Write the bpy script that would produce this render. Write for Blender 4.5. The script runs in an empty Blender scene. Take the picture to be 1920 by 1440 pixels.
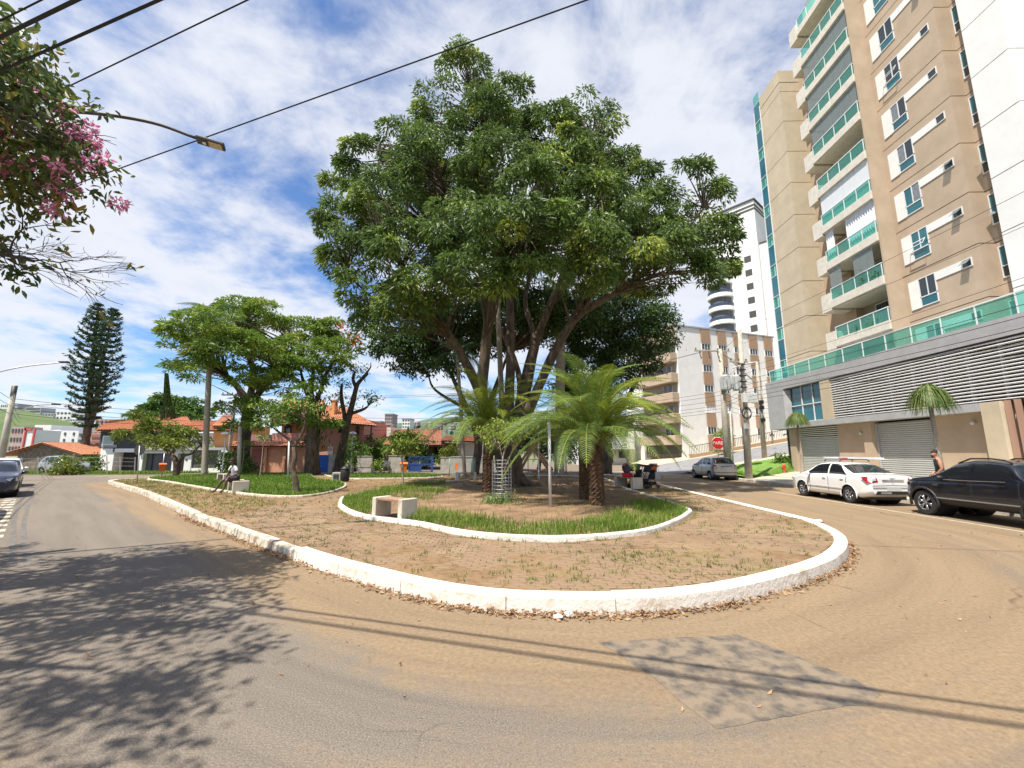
import bpy, bmesh, math, random
import numpy as np
from mathutils import Vector, Matrix

random.seed(7)
RNG = np.random.default_rng(11)
SC = bpy.context.scene
COL = SC.collection
PI = math.pi

# ------------------------------------------------------------------ camera
F_PX, PITCH, YAW, CAM_H = 785.0, math.atan(127 / 785.0), 0.0214, 1.9
cam_d = bpy.data.cameras.new('camera')
cam = bpy.data.objects.new('camera', cam_d)
COL.objects.link(cam)
cam.location = (0, 0, CAM_H)
cam.rotation_euler = (PI / 2 + PITCH, 0, YAW)
cam_d.sensor_width = 36
cam_d.lens = 36 * F_PX / 1920
cam_d.clip_start = 0.05
cam_d.clip_end = 6000
SC.camera = cam

# ------------------------------------------------------------------ sun, sky, exposure
TO_SUN = Vector((-2.8, -2.9, 8.4)).normalized()
sun_d = bpy.data.lights.new('sun', 'SUN')
sun_d.energy = 5.0
sun_d.angle = math.radians(0.53)
sun_d.color = (1.0, 0.94, 0.82)
sun = bpy.data.objects.new('sun', sun_d)
COL.objects.link(sun)
sun.location = (-20, -20, 60)
sun.rotation_euler = TO_SUN.to_track_quat('Z', 'Y').to_euler()

wd = bpy.data.worlds.new('World')
SC.world = wd
wd.use_nodes = True
wn, wl = wd.node_tree.nodes, wd.node_tree.links
wn.clear()


def wnode(t, **kw):
    n = wn.new(t)
    for k, v in kw.items():
        setattr(n, k, v)
    return n


sky = wnode('ShaderNodeTexSky', sky_type='NISHITA', sun_disc=False)
sky.sun_elevation = math.asin(TO_SUN.z)
sky.sun_rotation = math.atan2(TO_SUN.x, TO_SUN.y)
sky.air_density = 1.0
sky.dust_density = 0.3
sky.ozone_density = 2.0
tc = wnode('ShaderNodeTexCoord')
sep = wnode('ShaderNodeSeparateXYZ')
wl.new(tc.outputs['Generated'], sep.inputs[0])
zadd = wnode('ShaderNodeMath', operation='MAXIMUM')
wl.new(sep.outputs['Z'], zadd.inputs[0]); zadd.inputs[1].default_value = 0.0
zoff = wnode('ShaderNodeMath', operation='ADD')
wl.new(zadd.outputs[0], zoff.inputs[0]); zoff.inputs[1].default_value = 0.16
dx = wnode('ShaderNodeMath', operation='DIVIDE'); wl.new(sep.outputs['X'], dx.inputs[0]); wl.new(zoff.outputs[0], dx.inputs[1])
dy = wnode('ShaderNodeMath', operation='DIVIDE'); wl.new(sep.outputs['Y'], dy.inputs[0]); wl.new(zoff.outputs[0], dy.inputs[1])
cmb = wnode('ShaderNodeCombineXYZ'); wl.new(dx.outputs[0], cmb.inputs[0]); wl.new(dy.outputs[0], cmb.inputs[1]); cmb.inputs[2].default_value = 0.3
big = wnode('ShaderNodeTexNoise'); big.inputs['Scale'].default_value = 0.62; big.inputs['Detail'].default_value = 7; big.inputs['Roughness'].default_value = 0.55; big.inputs['Distortion'].default_value = 0.35
fine = wnode('ShaderNodeTexNoise'); fine.inputs['Scale'].default_value = 3.6; fine.inputs['Detail'].default_value = 8; fine.inputs['Roughness'].default_value = 0.62; fine.inputs['Distortion'].default_value = 0.25
for n in (big, fine):
    wl.new(cmb.outputs[0], n.inputs['Vector'])
mixn = wnode('ShaderNodeMix', data_type='FLOAT'); mixn.inputs[0].default_value = 0.32
wl.new(big.outputs['Fac'], mixn.inputs[2]); wl.new(fine.outputs['Fac'], mixn.inputs[3])
mask = wnode('ShaderNodeMapRange', interpolation_type='SMOOTHSTEP')
mask.inputs['From Min'].default_value = 0.41; mask.inputs['From Max'].default_value = 0.56
mask.inputs['To Min'].default_value = 0.0; mask.inputs['To Max'].default_value = 0.97
wl.new(mixn.outputs[0], mask.inputs['Value'])
# cloud body: bright white to faint lilac grey where it is thick
thick = wnode('ShaderNodeMapRange'); thick.inputs['From Min'].default_value = 0.50; thick.inputs['From Max'].default_value = 0.66
wl.new(mixn.outputs[0], thick.inputs['Value'])
ccol = wnode('ShaderNodeMix', data_type='RGBA'); wl.new(thick.outputs[0], ccol.inputs[0])
ccol.inputs[6].default_value = (6.0, 6.1, 6.4, 1); ccol.inputs[7].default_value = (4.5, 4.8, 5.7, 1)
skymul = wnode('ShaderNodeMix', data_type='RGBA', blend_type='MULTIPLY'); skymul.inputs[0].default_value = 1.0
wl.new(sky.outputs[0], skymul.inputs[6]); skymul.inputs[7].default_value = (0.76, 0.95, 1.18, 1)
smix = wnode('ShaderNodeMix', data_type='RGBA')
wl.new(mask.outputs[0], smix.inputs[0]); wl.new(skymul.outputs[2], smix.inputs[6]); wl.new(ccol.outputs[2], smix.inputs[7])
bg = wnode('ShaderNodeBackground'); bg.inputs['Strength'].default_value = 0.095
wl.new(smix.outputs[2], bg.inputs['Color'])
wo = wnode('ShaderNodeOutputWorld'); wl.new(bg.outputs[0], wo.inputs['Surface'])

SC.view_settings.view_transform = 'Standard'
SC.view_settings.look = 'None'
SC.view_settings.gamma = 1
SC.view_settings.use_curve_mapping = False
SC.view_settings.exposure = 0.76
SC.cycles.max_bounces = 6
SC.cycles.transparent_max_bounces = 12
SC.cycles.caustics_reflective = False
SC.cycles.caustics_refractive = False

# ------------------------------------------------------------------ survey: sight lines of the camera to real points


def sight(px, py):
    x, u = (px - 960) / F_PX, -(py - 720) / F_PX
    a, b = math.cos(PITCH) - u * math.sin(PITCH), math.sin(PITCH) + u * math.cos(PITCH)
    c, s = math.cos(YAW), math.sin(YAW)
    return Vector((c * x - s * a, s * x + c * a, b))


def G(px, py, z=0.0):
    r = sight(px, py)
    return Vector((0, 0, CAM_H)) + r * ((z - CAM_H) / r.z)


def atY(px, py, Y):
    r = sight(px, py)
    return Vector((0, 0, CAM_H)) + r * (Y / r.y)


# ------------------------------------------------------------------ object helpers
def put(o, parent=None):
    COL.objects.link(o)
    if parent is not None:
        o.parent = parent
    return o


def tag(o, label=None, cat=None, group=None, kind=None):
    if label: o['label'] = label
    if cat: o['category'] = cat
    if group: o['group'] = group
    if kind: o['kind'] = kind
    return o


def thing(name, label, cat, loc=(0, 0, 0), rz=0.0, group=None):
    o = bpy.data.objects.new(name, None)
    o.empty_display_size = 0.2
    o.location = loc
    o.rotation_euler = (0, 0, rz)
    put(o)
    return tag(o, label, cat, group)


def setting(name, loc=(0, 0, 0)):
    o = bpy.data.objects.new(name, None)
    o.location = loc
    put(o)
    o['kind'] = 'structure'
    return o


def copy_tree(o, parent=None):
    c = o.copy()
    put(c, parent)
    for ch in list(o.children):
        copy_tree(ch, c)
    return c


def mesh_np(name, v, f, m=None, parent=None, smooth=False, tint=None, kind=None):
    """v (N,3) array, f (M,k) array of one face size"""
    v = np.asarray(v, dtype=np.float32); f = np.asarray(f, dtype=np.int32)
    me = bpy.data.meshes.new(name)
    k = f.shape[1]
    me.vertices.add(len(v)); me.vertices.foreach_set('co', v.ravel())
    me.loops.add(f.size); me.loops.foreach_set('vertex_index', f.ravel())
    me.polygons.add(len(f)); me.polygons.foreach_set('loop_start', np.arange(0, f.size, k, dtype=np.int32))
    if tint is not None:
        a = me.attributes.new('tint', 'FLOAT', 'POINT')
        a.data.foreach_set('value', np.asarray(tint, dtype=np.float32))
    me.update(calc_edges=True)
    me.polygons.foreach_set('use_smooth', np.full(len(f), smooth))
    if m: me.materials.append(m)
    o = bpy.data.objects.new(name, me)
    put(o, parent)
    if kind: o['kind'] = kind
    return o


class MB:
    def __init__(self, off=(0, 0, 0)):
        self.v, self.f, self.off = [], [], Vector(off)

    def add(self, vs, fs):
        n = len(self.v)
        self.v += [tuple(Vector(p) - self.off) for p in vs]
        self.f += [tuple(i + n for i in q) for q in fs]
        return self

    def bb(self, x0, x1, y0, y1, z0, z1):
        v = [(x, y, z) for z in (z0, z1) for y in (y0, y1) for x in (x0, x1)]
        return self.add(v, [(0, 2, 3, 1), (4, 5, 7, 6), (0, 1, 5, 4), (2, 6, 7, 3), (0, 4, 6, 2), (1, 3, 7, 5)])

    def box(self, c, s, rz=0.0, rx=0.0, ry=0.0, M=None):
        R = M if M is not None else (Matrix.Rotation(rz, 3, 'Z') @ Matrix.Rotation(ry, 3, 'Y') @ Matrix.Rotation(rx, 3, 'X'))
        c = Vector(c)
        v = [c + R @ Vector((x * s[0] / 2, y * s[1] / 2, z * s[2] / 2)) for z in (-1, 1) for y in (-1, 1) for x in (-1, 1)]
        return self.add(v, [(0, 2, 3, 1), (4, 5, 7, 6), (0, 1, 5, 4), (2, 6, 7, 3), (0, 4, 6, 2), (1, 3, 7, 5)])

    def tube(self, pts, rads, n=8, cap=True, rough=0.0, closed=False):
        pts = [Vector(p) for p in pts]
        if not hasattr(rads, '__len__'): rads = [rads] * len(pts)
        L = len(pts)
        vs, fs = [], []
        up = Vector((0.0, 0.0, 1.0))
        ref = None
        for i, p in enumerate(pts):
            if closed: t = pts[(i + 1) % L] - pts[i - 1]
            else: t = pts[min(i + 1, L - 1)] - pts[max(i - 1, 0)]
            if t.length < 1e-9: t = Vector((0, 0, 1))
            t.normalize()
            if ref is None:
                ref = t.cross(up if abs(t.z) < 0.95 else Vector((1, 0, 0))).normalized()
            ref = (ref - t * ref.dot(t)).normalized()
            b = t.cross(ref)
            for k in range(n):
                a = 2 * PI * k / n
                r = rads[i] * (1 + (random.uniform(-rough, rough) if rough else 0))
                vs.append(p + (ref * math.cos(a) + b * math.sin(a)) * r)
        for i in range(L if closed else L - 1):
            j = (i + 1) % L
            for k in range(n):
                fs.append((i * n + k, i * n + (k + 1) % n, j * n + (k + 1) % n, j * n + k))
        if cap and not closed:
            fs.append(tuple(range(n - 1, -1, -1)))
            fs.append(tuple((L - 1) * n + k for k in range(n)))
        return self.add(vs, fs)

    def cyl(self, p0, p1, r0, r1=None, n=12):
        return self.tube([p0, p1], [r0, r0 if r1 is None else r1], n)

    def prism(self, poly, z0, z1):
        n = len(poly)
        v = [(p[0], p[1], z0) for p in poly] + [(p[0], p[1], z1) for p in poly]
        return self.add(v, [tuple(range(n - 1, -1, -1)), tuple(range(n, 2 * n))] + [(i, (i + 1) % n, n + (i + 1) % n, n + i) for i in range(n)])

    def extr(self, poly3, d):
        n = len(poly3)
        d = Vector(d)
        v = [Vector(p) for p in poly3] + [Vector(p) + d for p in poly3]
        return self.add(v, [tuple(range(n - 1, -1, -1)), tuple(range(n, 2 * n))] + [(i, (i + 1) % n, n + (i + 1) % n, n + i) for i in range(n)])

    def quad(self, *p):
        return self.add(p, [tuple(range(len(p)))])

    def ball(self, c, r, n=10, m=7, sx=1, sy=1, sz=1, zmin=-1.0):
        vs, fs = [], []
        for i in range(m + 1):
            a = -PI / 2 + PI * i / m
            for k in range(n):
                b = 2 * PI * k / n
                vs.append((c[0] + r * sx * math.cos(a) * math.cos(b), c[1] + r * sy * math.cos(a) * math.sin(b), c[2] + r * sz * max(zmin, math.sin(a))))
        for i in range(m):
            for k in range(n):
                fs.append((i * n + k, i * n + (k + 1) % n, (i + 1) * n + (k + 1) % n, (i + 1) * n + k))
        return self.add(vs, fs)

    def lathe(self, c, prof, n=16):
        vs, fs = [], []
        for r, z in prof:
            for k in range(n):
                a = 2 * PI * k / n
                vs.append((c[0] + r * math.cos(a), c[1] + r * math.sin(a), c[2] + z))
        for i in range(len(prof) - 1):
            for k in range(n):
                fs.append((i * n + k, i * n + (k + 1) % n, (i + 1) * n + (k + 1) % n, (i + 1) * n + k))
        fs.append(tuple(range(n - 1, -1, -1)))
        fs.append(tuple((len(prof) - 1) * n + k for k in range(n)))
        return self.add(vs, fs)

    def mesh(self, name, m=None, smooth=False):
        me = bpy.data.meshes.new(name)
        me.from_pydata([tuple(p) for p in self.v], [], self.f)
        me.update()
        if smooth: me.polygons.foreach_set('use_smooth', [True] * len(me.polygons))
        if m: me.materials.append(m)
        return me

    def build(self, name, m=None, parent=None, smooth=False, bevel=0.0, kind=None, label=None, cat=None, group=None):
        o = bpy.data.objects.new(name, self.mesh(name, m, smooth))
        put(o, parent)
        if bevel:
            b = o.modifiers.new('bevel', 'BEVEL'); b.width = bevel; b.segments = 2; b.limit_method = 'ANGLE'; b.angle_limit = 0.7
        return tag(o, label, cat, group, kind)


def smooth_path(pts, n=6):
    """Catmull-Rom through the points"""
    P = [Vector(p) for p in pts]
    P = [P[0] * 2 - P[1]] + P + [P[-1] * 2 - P[-2]]
    out = []
    for i in range(1, len(P) - 2):
        for k in range(n):
            t = k / n
            a, b, c, d = P[i - 1], P[i], P[i + 1], P[i + 2]
            out.append(0.5 * ((2 * b) + (c - a) * t + (2 * a - 5 * b + 4 * c - d) * t * t + (3 * b - a - 3 * c + d) * t ** 3))
    out.append(P[-2])
    return out


def lerp(a, b, t): return a + (b - a) * t


# ------------------------------------------------------------------ materials
MATS = {}


def nt(name):
    m = bpy.data.materials.new(name)
    m.use_nodes = True
    n = m.node_tree.nodes
    return m, n, m.node_tree.links, n['Principled BSDF']


def ramp(n, stops):
    r = n.new('ShaderNodeValToRGB')
    e = r.color_ramp.elements
    while len(e) < len(stops): e.new(0.5)
    for i, (p, c) in enumerate(stops):
        e[i].position = p; e[i].color = (*c, 1)
    return r


def mat(name, col, rough=0.75, var=0.12, scale=3.0, col2=None, bump=0.0, bscale=25.0, metal=0.0, coat=0.0, spec=0.5, detail=5, c2pos=(0.35, 0.7), stretch=None, emit=None):
    if name in MATS: return MATS[name]
    m, n, l, b = nt(name)
    t = n.new('ShaderNodeTexCoord')
    vec = t.outputs['Object']
    if stretch:
        mp = n.new('ShaderNodeMapping'); mp.inputs['Scale'].default_value = stretch
        l.new(vec, mp.inputs['Vector']); vec = mp.outputs[0]
    if var or col2:
        nz = n.new('ShaderNodeTexNoise'); nz.inputs['Scale'].default_value = scale; nz.inputs['Detail'].default_value = detail; nz.inputs['Roughness'].default_value = 0.6
        l.new(vec, nz.inputs['Vector'])
        a = tuple(max(0, c * (1 - var)) for c in col)
        d = tuple(min(1, c * (1 + var)) for c in col) if col2 is None else col2
        r = ramp(n, [(c2pos[0], a if col2 is None else col), (c2pos[1], d)])
        l.new(nz.outputs['Fac'], r.inputs[0])
        l.new(r.outputs[0], b.inputs['Base Color'])
    else:
        b.inputs['Base Color'].default_value = (*col, 1)
    if bump:
        nb = n.new('ShaderNodeTexNoise'); nb.inputs['Scale'].default_value = bscale; nb.inputs['Detail'].default_value = 4
        l.new(vec, nb.inputs['Vector'])
        bp = n.new('ShaderNodeBump'); bp.inputs['Strength'].default_value = bump; bp.inputs['Distance'].default_value = 0.02
        l.new(nb.outputs['Fac'], bp.inputs['Height']); l.new(bp.outputs[0], b.inputs['Normal'])
    b.inputs['Roughness'].default_value = rough
    b.inputs['Metallic'].default_value = metal
    b.inputs['Coat Weight'].default_value = coat
    b.inputs['Coat Roughness'].default_value = 0.04
    b.inputs['Specular IOR Level'].default_value = spec
    MATS[name] = m
    return m


def leaf_mat(name, stops, rough=0.5, trans=0.3, spec=0.4):
    if name in MATS: return MATS[name]
    m, n, l, b = nt(name)
    a = n.new('ShaderNodeAttribute'); a.attribute_name = 'tint'
    r = ramp(n, stops)
    l.new(a.outputs['Fac'], r.inputs[0]); l.new(r.outputs[0], b.inputs['Base Color'])
    b.inputs['Roughness'].default_value = rough
    b.inputs['Specular IOR Level'].default_value = spec
    t = n.new('ShaderNodeBsdfTranslucent'); l.new(r.outputs[0], t.inputs['Color'])
    mx = n.new('ShaderNodeMixShader'); mx.inputs[0].default_value = trans
    l.new(b.outputs[0], mx.inputs[1]); l.new(t.outputs[0], mx.inputs[2])
    l.new(mx.outputs[0], n['Material Output'].inputs['Surface'])
    MATS[name] = m
    return m


def clear_glass(name, col, amount=0.45, rough=0.03):
    if name in MATS: return MATS[name]
    m, n, l, b = nt(name)
    b.inputs['Base Color'].default_value = (*col, 1); b.inputs['Roughness'].default_value = rough
    b.inputs['Specular IOR Level'].default_value = 0.8
    t = n.new('ShaderNodeBsdfTransparent'); t.inputs['Color'].default_value = (*[min(1, 0.35 + c * 0.9) for c in col], 1)
    mx = n.new('ShaderNodeMixShader'); mx.inputs[0].default_value = amount
    l.new(t.outputs[0], mx.inputs[1]); l.new(b.outputs[0], mx.inputs[2])
    l.new(mx.outputs[0], n['Material Output'].inputs['Surface'])
    MATS[name] = m
    return m


BARK = mat('bark', (0.055, 0.038, 0.027), 0.9, col2=(0.155, 0.115, 0.08), scale=5, bump=0.8, bscale=14, stretch=(1, 1, 0.35))
BARK_DARK = mat('bark_dark', (0.05, 0.038, 0.03), 0.92, col2=(0.14, 0.11, 0.08), scale=6, bump=0.9, bscale=16, stretch=(1, 1, 0.4))
BARK_PALE = mat('bark_pale', (0.24, 0.2, 0.15), 0.9, col2=(0.36, 0.31, 0.25), scale=6, bump=0.4, bscale=20, stretch=(0.4, 0.4, 3))
CONCRETE = mat('concrete', (0.36, 0.33, 0.28), 0.85, col2=(0.52, 0.49, 0.43), scale=5, bump=0.25, bscale=40)
POLE_CONC = mat('pole_concrete', (0.34, 0.31, 0.26), 0.85, col2=(0.47, 0.44, 0.38), scale=3, bump=0.2, bscale=30)
BLACK_RUBBER = mat('rubber', (0.02, 0.02, 0.02), 0.8, var=0.2)
CABLE = mat('cable', (0.012, 0.012, 0.014), 0.7, var=0)
STEEL = mat('galvanised', (0.42, 0.43, 0.44), 0.45, var=0.15, metal=0.7, scale=8)
PALE_PAINT = mat('pale_paint', (0.62, 0.63, 0.62), 0.5, var=0.1, scale=6)
ORANGE = mat('orange_plastic', (0.8, 0.17, 0.02), 0.45, var=0.08)
DARK_GLASS = mat('dark_glass', (0.02, 0.03, 0.035), 0.06, var=0, spec=0.8)
WHITE_WALL = mat('white_render', (0.78, 0.77, 0.75), 0.8, var=0.05, scale=1.2, bump=0.1, bscale=60)
ALU = mat('white_aluminium', (0.72, 0.73, 0.74), 0.4, var=0.04)


def inside(poly, x, y):
    x = np.asarray(x); y = np.asarray(y)
    r = np.zeros(x.shape, bool)
    n = len(poly)
    for i in range(n):
        x0, y0 = poly[i]; x1, y1 = poly[(i + 1) % n]
        if y0 == y1: continue
        c = ((y0 > y) != (y1 > y)) & (x < (x1 - x0) * (y - y0) / (y1 - y0) + x0)
        r ^= c
    return r


def wavy(x, y, s=1.0, seed=0.0):
    """cheap smooth pseudo noise in 0..1"""
    x = x * s + seed * 3.1; y = y * s - seed * 1.7
    v = np.sin(x * 1.3 + 1.7 * np.sin(y * 0.9 + seed)) + np.sin(y * 1.7 + 1.3 * np.sin(x * 1.1 - seed)) + 0.6 * np.sin(x * 3.1 + y * 2.3 + seed * 5) + 0.5 * np.sin(x * 5.3 - y * 4.7 + seed)
    return (v + 3.1) / 6.2

# ================================================================== GROUND, ROAD, ISLAND
OUT = [(-24.9, 25.3), (-21.6, 22.6), (-18.41, 20.06), (-15.9, 17.95), (-13.44, 15.8), (-11.8, 14.35), (-10.23, 12.95), (-8.79, 11.63), (-7.4, 10.5), (-6.15, 9.45), (-4.4, 8.02), (-3.13, 7.01),
       (-2.11, 6.31), (-1.22, 5.75), (-0.5, 5.45), (0.14, 5.34), (1.02, 5.32), (1.73, 5.41), (2.47, 5.65), (3.42, 6.14), (4.43, 6.78), (5.27, 7.44), (5.97, 8.17),
       (6.62, 9.05), (7.1, 10.1), (7.4, 11.2), (7.47, 12.25), (7.47, 27.0), (7.3, 31.0), (6.4, 32.6), (4.5, 33.4), (-20.0, 33.4), (-22.5, 32.0), (-24.8, 28.6), (-25.4, 26.6)]
BED = [(-5.87, 13.71), (-4.99, 12.29), (-3.96, 11.15), (-2.48, 10.22), (-1.72, 9.49), (-0.84, 8.87), (0.23, 8.58), (1.29, 8.65), (2.49, 9.22), (3.52, 10.28), (4.55, 11.85), (4.98, 13.06),
       (4.98, 16.9), (4.9, 19.1), (5.0, 22.1), (5.3, 26.2), (4.4, 29.5), (1.0, 30.4), (-2.4, 28.6), (-3.67, 25.1), (-5.38, 23.0), (-6.35, 19.8), (-6.6, 16.9), (-6.62, 15.7)]
LAWN = [(-13.85, 19.08), (-11.55, 17.46), (-9.84, 16.47), (-8.5, 16.31), (-8.03, 17.98), (-8.69, 21.2), (-10.2, 24.1), (-12.5, 26.3), (-14.5, 29.5), (-16.5, 32.6), (-20.5, 32.6), (-23.6, 29.6), (-23.9, 26.9), (-20.0, 23.9), (-16.6, 21.2)]
STRIP = [(-14.5, 31.2), (-11.6, 27.6), (-9.3, 27.3), (-6.4, 28.2), (-5.4, 29.6), (-7.5, 32.4), (-14.3, 32.6)]


def curve_pts(poly, step=0.25):
    P = smooth_path([(p[0], p[1], 0) for p in list(poly) + [poly[0]]], 8)
    out = [P[0]]
    for p in P[1:]:
        if (p - out[-1]).length >= step: out.append(p)
    return [(p.x, p.y) for p in out]


OUTC = curve_pts(OUT, 0.22)
BEDC = curve_pts(BED, 0.2)
LAWNC = curve_pts(LAWN, 0.3)
STRIPC = curve_pts(STRIP, 0.4)
OUTN = np.array(OUTC)


def dist_to(poly, x, y):
    d = np.full(x.shape, 1e9)
    for px, py in poly:
        d = np.minimum(d, (x - px) ** 2 + (y - py) ** 2)
    return np.sqrt(d)


def road_material():
    m, n, l, b = nt('asphalt')
    t = n.new('ShaderNodeTexCoord')
    at = n.new('ShaderNodeAttribute'); at.attribute_name = 'tint'
    ad = n.new('ShaderNodeAttribute'); ad.attribute_name = 'off_kerb'
    al = n.new('ShaderNodeAttribute'); al.attribute_name = 'along_kerb'

    def noise(sc, det, ro=.6, dist=0.0, vec=None):
        q = n.new('ShaderNodeTexNoise'); q.inputs['Scale'].default_value = sc; q.inputs['Detail'].default_value = det; q.inputs['Roughness'].default_value = ro; q.inputs['Distortion'].default_value = dist
        l.new(vec if vec is not None else t.outputs['Object'], q.inputs['Vector']); return q.outputs['Fac']

    def math_(op, a, c, d=None):
        q = n.new('ShaderNodeMath'); q.operation = op
        for i, v in enumerate((a, c, d)):
            if v is None: continue
            if isinstance(v, (int, float)): q.inputs[i].default_value = v
            else: l.new(v, q.inputs[i])
        return q.outputs[0]
    sv = n.new('ShaderNodeCombineXYZ'); l.new(math_('MULTIPLY', ad.outputs['Fac'], 2.2), sv.inputs[0]); l.new(math_('MULTIPLY', al.outputs['Fac'], .16), sv.inputs[1])
    streak = noise(1.0, 8, .6, .3, sv.outputs[0])
    n1, n2 = noise(.42, 9, .62, .9), noise(3.0, 10, .7, .3)
    grain, fine = noise(75, 4, .7), noise(22, 8, .75)
    f = math_('MULTIPLY_ADD', n1, 1.3, at.outputs['Fac'])
    f = math_('MULTIPLY_ADD', n2, .75, f)
    f = math_('MULTIPLY_ADD', streak, 1.15, f)
    f = math_('MULTIPLY_ADD', fine, .35, f)
    mr = n.new('ShaderNodeMapRange'); mr.interpolation_type = 'SMOOTHSTEP'; mr.inputs['From Min'].default_value = 1.72; mr.inputs['From Max'].default_value = 2.5; mr.inputs['To Min'].default_value = .10; mr.inputs['To Max'].default_value = 1
    l.new(f, mr.inputs['Value'])
    g = ramp(n, [(.34, (.098, .083, .07)), (.5, (.17, .147, .126)), (.64, (.262, .23, .193))]); l.new(grain, g.inputs[0])
    d = ramp(n, [(.33, (.182, .128, .079)), (.5, (.236, .17, .107)), (.66, (.288, .213, .139))]); l.new(fine, d.inputs[0])
    mx = n.new('ShaderNodeMix'); mx.data_type = 'RGBA'; l.new(mr.outputs[0], mx.inputs[0]); l.new(g.outputs[0], mx.inputs[6]); l.new(d.outputs[0], mx.inputs[7])
    col = mx.outputs[2]

    def mul(col, fac, amount):
        q = n.new('ShaderNodeMix'); q.data_type = 'RGBA'; q.blend_type = 'MULTIPLY'; q.inputs[0].default_value = amount
        l.new(col, q.inputs[6]); l.new(fac, q.inputs[7]); return q.outputs[2]
    # exposed stones and pits
    vo = n.new('ShaderNodeTexVoronoi'); vo.inputs['Scale'].default_value = 13; l.new(t.outputs['Object'], vo.inputs['Vector'])
    pit = ramp(n, [(0, (.35, .33, .31)), (.06, (.6, .6, .6)), (.13, (1, 1, 1))]); l.new(vo.outputs['Distance'], pit.inputs[0]); col = mul(col, pit.outputs[0], .75)
    vo2 = n.new('ShaderNodeTexVoronoi'); vo2.inputs['Scale'].default_value = 38; l.new(t.outputs['Object'], vo2.inputs['Vector'])
    st = ramp(n, [(0, (1.5, 1.5, 1.5)), (.10, (1.25, 1.25, 1.25)), (.16, (1, 1, 1))]); l.new(vo2.outputs['Distance'], st.inputs[0]); col = mul(col, st.outputs[0], .8)
    # hairline cracks where the noise allows them
    dv = n.new('ShaderNodeMix'); dv.data_type = 'VECTOR'; dv.inputs[0].default_value = .12; l.new(t.outputs['Object'], dv.inputs[4])
    nzv = n.new('ShaderNodeTexNoise'); nzv.inputs['Scale'].default_value = 2.5; nzv.inputs['Detail'].default_value = 6; l.new(t.outputs['Object'], nzv.inputs['Vector']); l.new(nzv.outputs['Color'], dv.inputs[5])
    ve = n.new('ShaderNodeTexVoronoi'); ve.feature = 'DISTANCE_TO_EDGE'; ve.inputs['Scale'].default_value = .55; l.new(dv.outputs[1], ve.inputs['Vector'])
    cr = ramp(n, [(0, (.5, .47, .45)), (.003, (.7, .68, .66)), (.007, (1, 1, 1))]); l.new(ve.outputs['Distance'], cr.inputs[0])
    cm = ramp(n, [(.5, (0, 0, 0)), (.62, (1, 1, 1))]); l.new(n1, cm.inputs[0])
    q = n.new('ShaderNodeMix'); q.data_type = 'RGBA'; q.blend_type = 'MULTIPLY'; l.new(cm.outputs[0], q.inputs[0]); l.new(col, q.inputs[6]); l.new(cr.outputs[0], q.inputs[7]); col = q.outputs[2]
    # broad tonal drift, old oil and wash marks
    wsh = ramp(n, [(.3, (.78, .78, .79)), (.55, (1, 1, 1)), (.75, (1.12, 1.1, 1.06))]); l.new(streak, wsh.inputs[0]); col = mul(col, wsh.outputs[0], .8)
    l.new(col, b.inputs['Base Color'])
    b.inputs['Roughness'].default_value = .88; b.inputs['Specular IOR Level'].default_value = .2
    bp = n.new('ShaderNodeBump'); bp.inputs['Strength'].default_value = .45; bp.inputs['Distance'].default_value = .01
    l.new(math_('ADD', grain, fine), bp.inputs['Height']); bp.inputs['Strength'].default_value = .7; l.new(bp.outputs[0], b.inputs['Normal'])
    return m


ROAD = road_material()
gx, gy = np.meshgrid(np.arange(-64, 64.1, 0.4), np.arange(-12, 64.1, 0.4))
dk = dist_to(OUTC, gx, gy)
dust = 0.42 + 0.75 * np.exp(-(dk / 1.1) ** 2) - 0.42 * np.exp(-((dk - 2.3) / 0.8) ** 2) + 0.10 * np.sin(dk * 2.1)
dust += np.clip((gx + 1.0) / 7.0, -0.42, 0.62)
dust -= np.clip((gy - 33) / 6, 0, 0.7)
rv = np.stack([gx.ravel(), gy.ravel(), np.zeros(gx.size)], 1)
ny, nx = gx.shape
ii = (np.arange(ny - 1)[:, None] * nx + np.arange(nx - 1)[None, :]).ravel()
rf = np.stack([ii, ii + 1, ii + nx + 1, ii + nx], 1)
road = mesh_np('road', rv, rf, ROAD, tint=dust.ravel()); road['kind'] = 'structure'
near_i = np.zeros(gx.shape, int); best = np.full(gx.shape, 1e9)
for i_, (px_, py_) in enumerate(OUTC):
    dd_ = (gx - px_) ** 2 + (gy - py_) ** 2; q_ = dd_ < best; best[q_] = dd_[q_]; near_i[q_] = i_
arc_ = np.concatenate([[0], np.cumsum(np.hypot(*np.diff(OUTN, axis=0).T))])
for nm_, arr_ in (('off_kerb', dk), ('along_kerb', arc_[near_i])):
    at_ = road.data.attributes.new(nm_, 'FLOAT', 'POINT'); at_.data.foreach_set('value', arr_.ravel().astype(np.float32))

GROUND = mat('ground_far', (0.10, 0.13, 0.05), 0.95, col2=(0.22, 0.19, 0.12), scale=0.05)
g = MB(); g.quad((-4000, -1500, -0.05), (4000, -1500, -0.05), (4000, 5000, -0.05), (-4000, 5000, -0.05)); g.build('ground', GROUND, kind='structure')

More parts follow.
